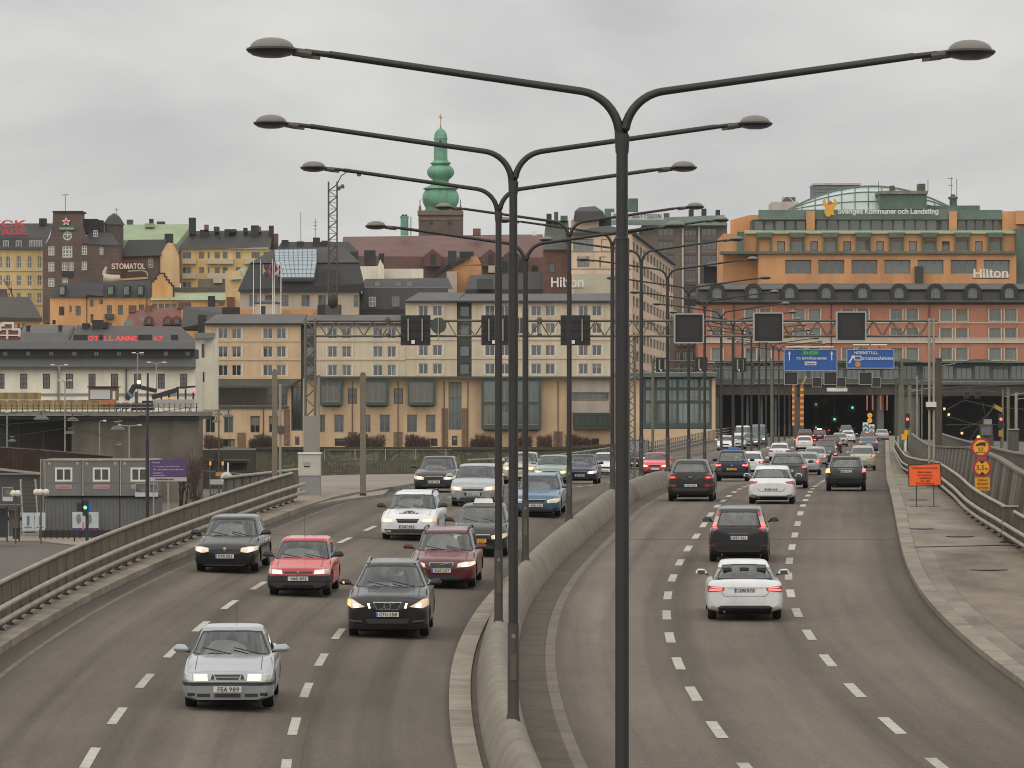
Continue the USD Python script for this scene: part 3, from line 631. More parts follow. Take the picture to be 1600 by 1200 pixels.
    for sx in (-1, 1):
        b = MB(); zc = k['belt'] + .09; qc = k['ws'][0] + .42; xc = sx * (W / 2 + .10)
        pts = []
        for (dx, dq, dz, r) in ((-.10, 0, -.01, .05), (.085, .03, .0, .055), (.06, .03, .05, .04), (-.06, .02, .045, .04)):
            sp = trimesh.creation.icosphere(1, r).vertices * (1, .7, 1); pts.append(sp + (xc + sx * dx, qc + dq, zc + dz))
        b.hull(np.vstack(pts)); mp = part('mirror', b, mm, smooth=50)
        if not lod:
            a = MB(); a.bar((sx * (W / 2 - .09), qc, zc - .06), (sx * (W / 2 + .03), qc, zc - .03), .05, .04); part('mirror_foot', a, M_TRIM, mp)
            gls = MB(); gls.box((xc - .09, qc + .055, zc - .05), (xc + .09, qc + .068, zc + .055)); part('mirror_glass', gls, M_GLASS2, mp)
    # wheels
    for q in ax:
        for sx in (-1, 1):
            xo = sx * (W / 2 - .035); wt = .205
            prof = [(wr_ * .62, -wt / 2 + .01), (wr_ * .9, -wt / 2), (wr_ * .975, -wt / 2 + .025), (wr_, -wt / 2 + .06), (wr_, wt / 2 - .06), (wr_ * .975, wt / 2 - .025), (wr_ * .9, wt / 2), (wr_ * .62, wt / 2 - .01), (wr_ * .62, -wt / 2 + .01)]
            ty = trimesh.creation.revolve(np.array(prof), sections=20 if lod else 30); ty.apply_transform(trimesh.transformations.rotation_matrix(np.pi / 2, [0, 1, 0])); ty.apply_translation((xo - sx * wt / 2, q, wr_))
            wp = part('wheel', ty, M_RUBBER, smooth=40)
            rim = MB(); xr = xo - sx * .03
            rim.add(trimesh.creation.cylinder(wr_ * .62, .12, sections=20).apply_transform(trimesh.transformations.rotation_matrix(np.pi / 2, [0, 1, 0])).apply_translation((xo - sx * .13, q, wr_)))
            rb = part('hub', rim, M_UNDER, wp)
            if lod < 2:
                sp = MB()
                for a in np.arange(5 if not lod else 5) * 2 * np.pi / 5:
                    sp.bar((xr, q + .04 * math.cos(a), wr_ + .04 * math.sin(a)), (xr, q + wr_ * .6 * math.cos(a), wr_ + wr_ * .6 * math.sin(a)), .05, .07, up=(1, 0, 0))
                sp.add(trimesh.creation.annulus(wr_ * .56, wr_ * .635, .05, sections=20).apply_transform(trimesh.transformations.rotation_matrix(np.pi / 2, [0, 1, 0])).apply_translation((xr, q, wr_)))
                part('rim', sp, M_RIM, wp)
    ub = MB(); ub.box((-W / 2 + .30, .35, .155), (W / 2 - .30, L - .35, .24)); part('underbody', ub, M_UNDER)
    if not front and lod < 2:
        e = MB(); e.tube([(W / 2 - .42, L - .3, .25), (W / 2 - .42, L - .02, .24)], .035, 8); part('exhaust', e, M_STEEL_D)
    if front and not lod:
        for (xa, xb) in ((-.52, .02), (.06, .58)):
            w_ = MB(); zz = zl + .03; qa = S.frame(tz(zl))[0]
            w_.bar((xb, qa - .015 + .0, zl + .0), (xa, qa + .09, zl + .115), .018, .02); part('wiper', w_, M_TRIM)
    if k.get('rails'):
        for sx in (-1, 1):
            xr = k['wr'] - .02; q0, q1 = k['ws'][1] + .15, k['rw'][1] - .1
            pts = [(sx * xr, q0, H - .045), (sx * (xr - .01), q0 + .12, H + .03), (sx * (xr - .01), (q0 + q1) / 2, H + .045), (sx * (xr - .01), q1 - .12, H + .03), (sx * xr, q1, H - .045)]
            r = MB(); r.tube(pts, .022, 8); part('roof_rail', r, k['rails'], smooth=40)
    if k.get('aerial'):
        qa, hh = k['aerial']; a = MB(); a.tube([(0, qa, H - .02), (0, qa + .05 * hh, H + hh)], .005, 5); part('aerial', a, M_TRIM)
    if k.get('sign'):
        m_s, q_s = k['sign']; a = MB(); a.hull([(sx * .30, q_s - .10, H) for sx in (-1, 1)] + [(sx * .30, q_s + .10, H) for sx in (-1, 1)] + [(sx * .26, q_s + dq, H + .17) for sx in (-1, 1) for dq in (-.05, .05)])
        sg = part('roof_sign', a, m_s); b = MB(); b.box((-.32, q_s - .12, H - .01), (.32, q_s + .12, H + .03)); part('sign_foot', b, M_TRIM, sg)
    return t, part, skin, S, q_axle

def FRONT(k):
    "generic face: grille, lit headlamps, lower intake"
    zt = k['top'][1][1]; w = k['W'] / 2; z = zt - .03
    g_ = k.get('head', G_HEAD)
    f = [([(-.30, z - .10), (.30, z - .10), (.36, z), (-.36, z)], M_TRIM, 'grille', {}),
         ([(-.37, z - .003), (.37, z - .003), (.37, z + .018), (-.37, z + .018)], M_CHROME, 'grille_trim', {'d': .012}),
         ([(.42, z - .13), (w * .86, z - .11), (w, z - .04), (w, z + .05), (w * .75, z + .03), (.40, z - .02)], M_LAMPLIT, 'headlight', {'both': True}),
         ([(.50, z - .105), (.68, z - .10), (.70, z - .005), (.50, z - .01)], g_, 'headlight_bulb', {'both': True, 'd': .013}),
         ([(-.52, .26), (.52, .26), (.46, .36), (-.46, .36)], M_TRIM, 'lower_intake', {}),
         ([(.60, .27), (.78, .29), (.78, .37), (.62, .36)], M_TRIM, 'fog_lamp', {'both': True})]
    return f
def BACK(k):
    w = k['W'] / 2; z = k.get('lz', .80); g_ = k.get('tail', G_RED)
    f = [([(w - .36, z - .06), (w, z - .09), (w, z + .09), (w - .34, z + .07)], M_REDL, 'tail_light', {'both': True}),
         ([(w - .28, z - .04), (w - .12, z - .045), (w - .12, z + .05), (w - .27, z + .05)], g_, 'tail_light_bulb', {'both': True, 'd': .013}),
         ([(-w, .24), (w, .24), (w, .34), (-w, .34)], M_TRIM, 'bumper_skirt', {'d': .010, 'q': .35}),
         ([(-w + .12, .52), (w - .12, .52), (w - .12, .535), (-w + .12, .535)], M_TRIM, 'bumper_line', {'d': .004, 'q': .3})]
    return f
P_SILVER = paint('silver', (0.33, 0.345, 0.35), 0.45); P_BLACK = paint('black', (0.014, 0.014, 0.015)); P_RED = paint('red', (0.37, 0.02, 0.02)); P_MAROON = paint('maroon', (0.085, 0.019, 0.023))
P_WHITE = paint('white', (0.66, 0.66, 0.66)); P_BLUE = paint('blue', (0.05, 0.10, 0.16), 0.2); P_GREEN = paint('pale_green', (0.155, 0.23, 0.175), 0.2); P_BEIGE = paint('beige', (0.42, 0.39, 0.29), 0.3)
P_GREY = paint('grey', (0.085, 0.085, 0.088), 0.3); P_DGREY = paint('dark_grey', (0.034, 0.033, 0.034), 0.25); P_NAVY = paint('navy', (0.012, 0.016, 0.035), 0.2); P_BRIGHTRED = paint('bright_red', (0.60, 0.04, 0.05)); P_DRED = paint('dark_red', (0.09, 0.015, 0.02), 0.2)
P_SILVER2 = paint('warm_silver', (0.36, 0.35, 0.33), 0.4); P_STEELBLUE = paint('steel_blue', (0.10, 0.14, 0.19), 0.35)
def chev(z0, z1, x0, x1, n=3):
    return [([(x0, z0 + (z1 - z0) * (i + .35) / n), (x1, z0 + (z1 - z0) * (i + .35) / n), (x1, z0 + (z1 - z0) * (i + .6) / n), (x0, z0 + (z1 - z0) * (i + .6) / n)], M_CHROME, 'grille_bar', {'d': .011}) for i in range(n)]

def cars_near():
    TR = 'cars in the oncoming traffic'; TA = 'cars in the traffic heading for the tunnel'
    # silver three-door
    w = .855
    f = [(rect(-.34, .575, .34, .70), P_SILVER, 'grille_surround', {'d': .006}), ([(-.20, .59), (.20, .59), (.25, .685), (-.25, .685)], M_TRIM, 'grille', {'d': .010}), (rect(-.225, .635, .225, .645), P_SILVER, 'grille_bar', {'d': .016}),
         ([(.235, .595), (.315, .595), (.285, .68), (.26, .685)], M_TRIM, 'grille_side', {'both': True, 'd': .010}),
         ([(.355, .565), (.63, .565), (.64, .70), (.37, .70)], M_LAMPLIT, 'headlight', {'both': True}), ([(.37, .58), (.60, .58), (.61, .69), (.385, .69)], G_HEAD, 'headlight_bulb', {'both': True, 'd': .014}),
         ([(.65, .57), (w, .59), (w, .70), (.655, .70)], M_LAMPGL, 'indicator', {'both': True}),
         (rect(-w, .50, w, .545), M_TRIM, 'bumper_strip', {'d': .016, 'q': .62}), (rect(-w, .482, w, .496), M_TRIM, 'bumper_line', {'d': .004}),
         (rect(-.24, .265, .24, .33), M_TRIM, 'lower_intake', {}), (rect(.32, .275, .56, .335), M_TRIM, 'lower_intake', {'both': True}), (rect(.60, .29, .74, .35), M_TRIM, 'fog_lamp', {'both': True})]
    car('sedan', 359, 1105, True, 'silver three-door car with lit headlights, nearest the camera in the oncoming lanes', P_SILVER, group=None, plate='FEA 989', W=1.71, L=4.63, H=1.43, wb_=2.6, fo=.93, top=[(0, .56), (.05, .69), (.12, .715), (.35, .76), (1.25, .93), (2.5, .945), (3.9, .97), (4.45, .95), (4.63, .78)], front=f, pz=.415, fround=.75, fz=.22, eu=False, cuts=(.62,), rw=(4.25, 3.05), wr=.55, wb=.78, aerial=(4.0, .35), doors=(1.32, 2.62))
    # black SUV
    w = .945
    f = [([(-.24, .66), (.24, .66), (.33, .845), (-.33, .845)], M_CHROME, 'grille_frame', {'d': .010}), ([(-.225, .677), (.225, .677), (.305, .828), (-.305, .828)], M_TRIM, 'grille', {'d': .014}),
         ([(-.19, .675), (-.155, .675), (.20, .83), (.165, .83)], M_CHROME, 'grille_slash', {'d': .020}),
         ([(.50, .735), (.66, .71), (.80, .70), (w, .76), (w, .91), (.80, .90), (.66, .82)], M_LAMPLIT, 'headlight', {'both': True}), ([(.64, .725), (.76, .715), (.79, .80), (.68, .80)], G_XEN, 'headlight_bulb', {'both': True, 'd': .014}),
         ([(-.945, .76), (-.84, .74), (-.83, .86), (-.945, .89)], G_AMB, 'indicator', {'d': .015}),
         ([(.385, .70), (.43, .70), (.46, .82), (.41, .82)], G_XEN, 'position_light', {'both': True}),
         ([(-.44, .33), (.44, .33), (.5, .46), (-.5, .46)], M_TRIM, 'lower_intake', {}), (rect(-w, .22, w, .34), M_TRIM, 'bumper_skirt', {'d': .012, 'q': .4}), ([(.58, .38), (.86, .40), (.86, .44), (.58, .42)], M_STEEL_D, 'fog_lamp_trim', {'both': True})]
    t, part, skin, S, qa = car('suv', 608, 994, True, 'black SUV with silver roof rails and its right indicator lit, in an oncoming lane', P_BLACK, plate='CTU 158', front=f, pz=.56, rails=M_CHROME, W=1.89, wrad=.36, L=4.63, H=1.63, wr=.575, ws=(1.15, 2.05))
    b = MB(); b.add(trimesh.creation.annulus(.062, .085, .03, sections=24).apply_transform(trimesh.transformations.rotation_matrix(np.pi / 2, [1, 0, 0])).apply_translation((0, -.035, .753))); part('emblem', b, M_CHROME, smooth=30)
    b = MB(); b.hull([(-.11, 1.6 + .12, 1.50), (.11, 1.72, 1.50), (-.10, 1.80, 1.56), (.10, 1.80, 1.56), (.0, 1.76, 1.49)]);
    a = MB(); a.box((.98, 1.50, 1.17), (1.05, 1.54, 1.22)); part('mirror_indicator', MB().hull(np.array([(-1.09, 1.52, 1.17), (-1.11, 1.56, 1.21), (-1.06, 1.50, 1.22), (-1.06, 1.5, 1.17)])), G_AMB)
    # red older hatchback
    w = .82
    f = [([(-.36, .615), (.36, .615), (.36, .655), (-.36, .655)], M_TRIM, 'grille', {}), ([(.40, .59), (.68, .60), (.68, .71), (.42, .70)], M_LAMPLIT, 'headlight', {'both': True}), ([(.43, .605), (.655, .615), (.655, .70), (.44, .69)], G_HEAD, 'headlight_bulb', {'both': True, 'd': .014}), ([(.69, .60), (w, .62), (w, .71), (.69, .71)], M_LAMPGL, 'indicator', {'both': True}),
         (rect(-w, .20, w, .555), M_TRIM, 'bumper', {'d': .018, 'q': .75}), (rect(-w, .40, w, .412), M_UNDER, 'bumper_line', {'d': .022}), (rect(-.40, .24, .40, .31), M_UNDER, 'lower_intake', {'d': .024})]
    t, part, skin, S, qa = car('hatch', 470, 930, True, 'red older hatchback with a black bumper and a tall roof aerial', P_RED, plate='HAD 892', front=f, pz=.475, W=1.64, L=3.9, H=1.42, wb_=2.45, fo=.78, wb=.745, wr=.585, belt=.92, top=[(0, .57), (.05, .69), (.12, .715), (.5, .79), (1.05, .905), (2.3, .93), (3.5, .94), (3.8, .92), (3.9, .8)], rw=(3.8, 3.35), mirror=M_TRIM, fround=.6, sq=9, aerial=(2.0, .62), eu=False)
    part('emblem', MB().lathe([(0, 0), (.035, 0), (.03, .02), (0, .024)], n=14).mesh().apply_transform(trimesh.transformations.rotation_matrix(np.pi / 2, [1, 0, 0])).apply_translation((0, -.01, .635)), M_CHROME)
    # black compact hatch
    w = .88
    f = [([(-.36, .63), (.36, .63), (.42, .70), (-.42, .70)], M_TRIM, 'grille', {}), ([(.44, .60), (.62, .565), (w, .64), (w, .74), (.66, .74), (.45, .70)], M_LAMPLIT, 'headlight', {'both': True}), ([(.64, .60), (.78, .62), (.78, .71), (.66, .71)], G_HEAD, 'headlight_bulb', {'both': True, 'd': .014}),
         (rect(-.36, .26, .36, .38), M_UNDER, 'lower_intake', {}), (rect(.44, .26, .76, .40), M_UNDER, 'side_intake', {'both': True}), (rect(-w, .20, w, .245), M_TRIM, 'bumper_skirt', {'d': .014, 'q': .4})]
    t, part, skin, S, qa = car('hatch', 357, 893, True, 'black compact hatchback on the outer oncoming lane beside the left railing', P_BLACK, plate='XTR 021', front=f, pz=.475, W=1.78, mirror=P_BLACK, fz=.22)
    part('emblem', MB().lathe([(0, 0), (.06, 0), (.055, .02), (0, .025)], n=18).mesh().apply_transform(trimesh.transformations.rotation_matrix(np.pi / 2, [1, 0, 0])).apply_translation((0, -.012, .665)), M_CHROME)
    # maroon estate
    w = .9
    f = [([(-.30, .60), (.30, .60), (.33, .71), (-.33, .71)], M_CHROME, 'grille_frame', {}), ([(-.285, .612), (.285, .612), (.312, .70), (-.312, .70)], M_TRIM, 'grille', {'d': .012}), ([(-.20, .61), (-.17, .61), (.20, .70), (.17, .70)], M_CHROME, 'grille_slash', {'d': .017}),
         ([(.42, .585), (.75, .60), (w, .65), (w, .735), (.62, .73), (.45, .69)], M_LAMPLIT, 'headlight', {'both': True}), ([(.55, .60), (.72, .61), (.72, .70), (.57, .70)], G_HEAD, 'headlight_bulb', {'both': True, 'd': .014}), ([(.76, .62), (w, .66), (w, .725), (.78, .715)], G_WARM, 'indicator', {'both': True}),
         (rect(-.5, .25, .5, .37), M_TRIM, 'lower_intake', {}), (rect(-w, .20, w, .25), M_TRIM, 'bumper_skirt', {'d': .014, 'q': .4})]
    car('wagon', 693, 917, True, 'dark red estate car with black roof rails, just behind the black SUV', P_MAROON, plate='XUG 107', front=f, pz=.50, L=4.72, W=1.80, H=1.49, wb_=2.76, rails=M_TRIM, fo=.95, rw=(4.6, 4.15))
    # black taxi
    t, part, skin, S, qa = car('hatch', 750, 868, True, 'black taxi with a lit roof sign and yellow plate, behind the dark red estate car', P_BLACK, plate_mat=M_PLATEY, plate='XDR 17T', pz=.50, L=4.45, W=1.75, H=1.49, wb_=2.7, ws=(.85, 2.0), rw=(4.2, 3.6), cowl=.9, top=[(0, .62), (.06, .70), (.2, .80), (.5, .90), (.9, .98), (2.4, 1.0), (3.9, 1.02), (4.3, .98), (4.45, .85)], belt=.98, sign=(M_WHITE, 2.35), head=G_WARM)
    # white police-like estate
    w = .905
    f = [([(-.30, .58), (.30, .58), (.37, .70), (-.37, .70)], M_TRIM, 'grille', {}), ([(-.38, .70), (.38, .70), (.37, .722), (-.37, .722)], M_CHROME, 'grille_trim', {'d': .012})] + [([(-.3, z), (.3, z), (.3, z + .008), (-.3, z + .008)], M_STEEL_D, 'grille_bar', {'d': .012}) for z in (.61, .64, .67)] + [
         ([(.45, .60), (w, .60), (w, .72), (.70, .735), (.44, .70)], M_LAMPLIT, 'headlight', {'both': True}), ([(.50, .61), (.76, .61), (.78, .705), (.50, .69)], G_HEAD, 'headlight_bulb', {'both': True, 'd': .014}),
         ([(-.62, .25), (.62, .25), (.76, .38), (-.76, .38)], M_TRIM, 'lower_intake', {}), (rect(.52, .28, .70, .345), M_LAMPGL, 'fog_lamp', {'both': True, 'd': .012})]
    t, part, skin, S, qa = car('wagon', 641, 843, True, 'white estate car with a dark emblem and lettering on its bonnet', P_WHITE, plate='TMT 891', front=f, pz=.46, W=1.81, L=4.66, H=1.47, rails=M_TRIM, mirror=M_TRIM)
    # bonnet lettering lies on the bonnet
    def on_bonnet(X, Q, h): return np.stack([X, Q, np.array([float(S.top(q)) for q in Q]) + .034 + h - .02 * (np.abs(X) / .5) ** 2], 1)
    tm = meshkit.text_mesh('NORAS', .1, .01, True); lo, hi = tm.bounds; vv = np.array(tm.vertices)
    part('bonnet_lettering', (on_bonnet((vv[:, 0] - (lo[0] + hi[0]) / 2) * .62 / (hi[0] - lo[0]), .42 + (vv[:, 1] - lo[1]) * 1.7, vv[:, 2] * .6), np.array(tm.faces)), M_TRIM)
    for x_, q_, r_ in ((-.14, .70, .05), (0, .72, .075), (.14, .70, .05), (-.06, .82, .04), (.06, .82, .04)):
        a_ = np.arange(10) * np.pi / 5; P = on_bonnet(x_ + r_ * np.cos(a_), q_ + r_ * 1.5 * np.sin(a_), .004); part('bonnet_emblem', MB().hull(np.vstack([P, P + (0, 0, .006)])), M_TRIM)
    # silver hatch, dark hatch
    f = FRONT(dict(BASE['mpv'], W=1.76)); f[0] = ([(-.36, .60), (.36, .60), (.40, .68), (-.40, .68)], M_TRIM, 'grille', {}); f[1:1] = chev(.60, .68, -.36, .36, 2); f.append(([(-.3, .42), (.3, .42), (.34, .54), (-.34, .54)], M_TRIM, 'middle_intake', {}))
    car('mpv', 742, 791, True, 'silver hatchback with a chrome-barred grille and lit lamps, left lane ahead of the black taxi', P_SILVER, lod=1, plate='RDE 524', pz=.48, L=4.2, W=1.76, H=1.53, wb_=2.6, rw=(4.1, 3.6), mirror=P_SILVER, front=f, head=G_WARM)
    car('hatch', 681, 769, True, 'dark grey hatchback on the outer oncoming lane, in front of the barred fence', P_DGREY, lod=1, plate='GHU 763', pz=.44, W=1.78, L=4.25, head=G_HEAD)
    car('wagon', 840, 807, True, 'blue estate car between the lamp posts in the inner oncoming lane', P_BLUE, lod=1, plate='WNL 349', pz=.44, W=1.72, L=4.4, H=1.46, rails=P_BLUE, mirror=P_BLUE, head=M_LAMPGL, aerial=(2.1, .45), eu=False)
    car('hatch', 862, 757, True, 'pale green hatchback behind the blue estate car', P_GREEN, lod=1, W=1.68, L=4.0, H=1.45, head=G_WARM)
    car('suv', 813, 756, True, 'beige car with dark lower body, partly behind the lamp posts in the middle oncoming lane', P_BEIGE, lod=1, W=1.75, H=1.60, head=G_WARM)
    car('sedan', 907, 756, True, 'dark blue-grey saloon with one lit lamp in view, beside the fifth lamp post', P_NAVY, lod=1, W=1.76, H=1.47, plate='JNS 610', head=G_XEN)
    car('hatch', 946, 747, True, 'white hatchback with a black grille beside the sixth lamp post', P_WHITE, lod=1, W=1.78, plate='DWB 415', head=G_WARM)
    car('van', 992, 733, True, 'dark van with one bright headlight, just right of the nearest lamp post', P_DGREY, lod=1, W=1.9, H=2.1, head=G_WARM, name='van', cat='van')
    car('hatch', 1024, 743, True, 'bright red hatchback behind the median barrier in the inner oncoming lane', P_BRIGHTRED, lod=1, W=1.8, H=1.42, L=4.3, head=G_WARM, mirror=P_BRIGHTRED)
    # receding: white coupe-like five-door
    w = .925
    bk = [([(w - .40, .745), (w - .02, .71), (w, .86), (w - .10, .865), (w - .44, .83)], M_REDL, 'tail_light', {'both': True}), ([(w - .36, .76), (w - .05, .745), (w - .05, .79), (w - .36, .80)], G_RED, 'tail_light_bulb', {'both': True, 'd': .014}), ([(w - .38, .81), (w - .1, .82), (w - .1, .845), (w - .34, .83)], G_RED, 'tail_light_bulb', {'both': True, 'd': .014}),
          ([(-.62, .23), (.62, .23), (.66, .35), (.58, .39), (-.58, .39), (-.66, .35)], M_TRIM, 'diffuser', {'d': .012}), (rect(-.45, .825, .45, .845), M_CHROME, 'boot_trim', {'d': .014}),
          ([(-.50, .615), (.50, .615), (.50, .622), (-.50, .622)], M_TRIM, 'boot_line', {'d': .004}), ([(.50, .615), (.58, .72), (.572, .72), (.492, .622)], M_TRIM, 'boot_line', {'d': .004, 'both': True})]
    car('sedan', 1163, 967, False, 'white fastback car with red tail lamps, nearest the camera in the lanes towards the tunnel', P_WHITE, plate='LDN 973', back=bk, pz=.755, W=1.855, L=4.7, H=1.39, wb_=2.8, fo=.9, top=[(0, .58), (.06, .66), (.2, .73), (1.3, .90), (2.5, .93), (3.9, .96), (4.45, .985), (4.62, .955), (4.7, .78)], belt=.93, rw=(4.42, 3.15), ws=(1.3, 2.1), wr=.56, wb=.80, rwi=.10, rwz=(1.02, 1.28), pq=-.02, rround=.9, wrad=.335)
    w = .915
    bk = [([(w - .30, .96), (w - .14, .93), (w - .22, 1.50), (w - .32, 1.50)], M_REDL, 'tail_light', {'both': True}), 
          ([(-.90, .55), (.90, .55), (.90, .57), (-.90, .57)], M_TRIM, 'boot_line', {'d': .005}), (rect(-w, .24, w, .36), M_TRIM, 'bumper_skirt', {'d': .010, 'q': .35}), (rect(-.3, .86, .3, .875), M_CHROME, 'boot_trim', {'d': .012}), ([(w - .22, .50), (w - .05, .50), (w - .05, .53), (w - .22, .53)], M_REDL, 'reflector', {'both': True, 'd': .012})]
    t, part, skin, S, qa = car('mpv', 1155, 877, False, 'dark grey people carrier with tall red and white tail lamps, ahead of the white fastback', P_DGREY, plate='WZY 521', back=bk, pz=.74, W=1.83, L=4.33, H=1.60, rwz=(1.10, 1.46), rwi=.17, mirror=P_DGREY, rw=(4.27, 3.92), wr=.64)
    cb = S.cabin(.012); z0 = 1.04 - .08
    for sx in (-1, 1):
        def seg(za, zb_, m, nm, d):
            pl = []
            for z, e in ((za, 0), (za, 1), (zb_, 1), (zb_, 0)):
                _, _, ww = S.frame((z - z0) / (1.60 - z0)); pl.append((sx * (ww - .015 - (.125 if e else 0)), z))
            return part(nm, S.cabin(d) ^ prism_front(pl, 3.4, 5.5), m, smooth=25)
        seg(1.06, 1.18, G_RED, 'tail_light_bulb', .014); seg(1.18, 1.36, M_LAMPGL, 'reversing_light', .012); seg(1.36, 1.50, M_REDL, 'tail_light', .013)
    w = .91
    bk = [([(w - .32, .80), (w, .75), (w, .90), (w - .05, .91), (w - .40, .87)], M_REDL, 'tail_light', {'both': True}), ([(-.70, .30), (.70, .30), (.55, .235), (-.55, .235)], M_TRIM, 'diffuser', {'d': .010}), (rect(.58, .34, .80, .365), M_TRIM, 'bumper_vent', {'both': True, 'd': .01}),
          ([(-.44, .50), (.44, .50), (.56, .62), (.545, .62), (.43, .515), (-.43, .515), (-.545, .62), (-.56, .62)], M_TRIM, 'boot_line', {'d': .004})]
    t, part, skin, S, qa = car('hatch', 1206, 787, False, 'white hatchback with pointed dark red tail lamps, in the middle lane', P_WHITE, plate='MRK 418', back=bk, pz=.57, W=1.82, L=4.28, H=1.46, rw=(4.15, 3.5), rwz=(1.03, 1.30), lod=0)
    w = .925
    bk = [([(w - .40, .90), (w - .02, .88), (w, 1.02), (w - .36, 1.03)], M_REDL, 'tail_light', {'both': True}), ([(w - .32, .93), (w - .14, .93), (w - .14, .98), (w - .30, .98)], G_RED, 'tail_light_bulb', {'both': True, 'd': .013}), (rect(w - .36, .60, w - .05, .68), M_REDL, 'reflector', {'both': True, 'd': .012}),
          (rect(-w, .26, w, .55), M_TRIM, 'bumper_skirt', {'d': .009, 'q': .4}), (rect(-.09, .955, .09, .985), M_CHROME, 'emblem', {'d': .016})]
    car('suv', 1080, 783, False, 'dark grey small SUV in the lane next to the median barrier', P_DGREY, plate='LAA 030', back=bk, pz=.64, W=1.855, L=4.44, H=1.64, rwz=(1.16, 1.45), rwi=.14, wr=.60, aerial=(3.7, .12), wrad=.345)
    w = .9
    bk = [([(w - .36, .80), (w, .78), (w, .93), (w - .33, .92)], M_REDL, 'tail_light', {'both': True}), ([(w - .32, .83), (w - .19, .83), (w - .19, .90), (w - .31, .90)], G_REDB, 'tail_light_bulb', {'both': True, 'd': .013}), ([(w - .16, .82), (w - .05, .82), (w - .05, .90), (w - .15, .90)], G_REDB, 'tail_light_bulb', {'both': True, 'd': .013}), (rect(-w, .25, w, .50), M_TRIM, 'bumper_skirt', {'d': .009, 'q': .4}), (rect(-.05, .83, .05, .89), M_CHROME, 'emblem', {'d': .014})]
    car('mpv', 1144, 752, False, 'dark blue taxi with a blue roof sign, yellow plate and lit tail lamps', P_NAVY, plate_mat=M_PLATEY, plate='UTL 84T', back=bk, pz=.66, W=1.83, L=4.4, H=1.66, sign=(M_PLATEB, 1.9), lod=1, mirror=P_NAVY)
    w = .9
    bk = [([(w - .22, .80), (w, .78), (w, 1.02), (w - .18, 1.02)], M_REDL, 'tail_light', {'both': True}), ([(w - .22, .80), (w, .80), (w, 1.0), (w - .19, 1.0)], G_AMB, 'tail_light_bulb', {'d': .014}), ([(-w + .05, .84), (-w + .2, .84), (-w + .18, .98), (-w + .05, .98)], G_RED, 'tail_light_bulb', {'d': .013}), (rect(-.35, .965, .35, .98), M_CHROME, 'boot_trim', {'d': .014}), (rect(-w, .50, w, .53), M_UNDER, 'bumper_line', {'d': .008, 'q': .4}), (rect(-w, .24, w, .30), M_TRIM, 'bumper_skirt', {'d': .01, 'q': .4})]
    car('wagon', 1322, 767, False, 'black estate car with its left indicator glowing amber, in the outer lane towards the tunnel', P_BLACK, plate='MLX 422', back=bk, pz=.87, W=1.80, L=4.85, H=1.50, wb_=2.85, rw=(4.75, 4.2), rwz=(1.05, 1.34), rails=P_SILVER2, top=[(0, .6), (.06, .68), (.2, .76), (.7, .85), (1.2, .94), (2.5, .97), (4.0, .99), (4.75, .97), (4.85, .82)])
    bk = BACK(dict(BASE['suv'], lz=.98)); bk[1] = (bk[1][0], G_RED, 'tail_light_bulb', {'both': True, 'd': .013})
    car('suv', 1231, 763, False, 'grey crossover with slim red tail lamps, right behind the white hatchback with pointed lamps', P_GREY, plate='XJB 116', back=bk, pz=.80, W=1.84, L=4.38, H=1.60, wr=.60, lod=1, mirror=P_GREY, rwz=(1.14, 1.42), rwi=.12)

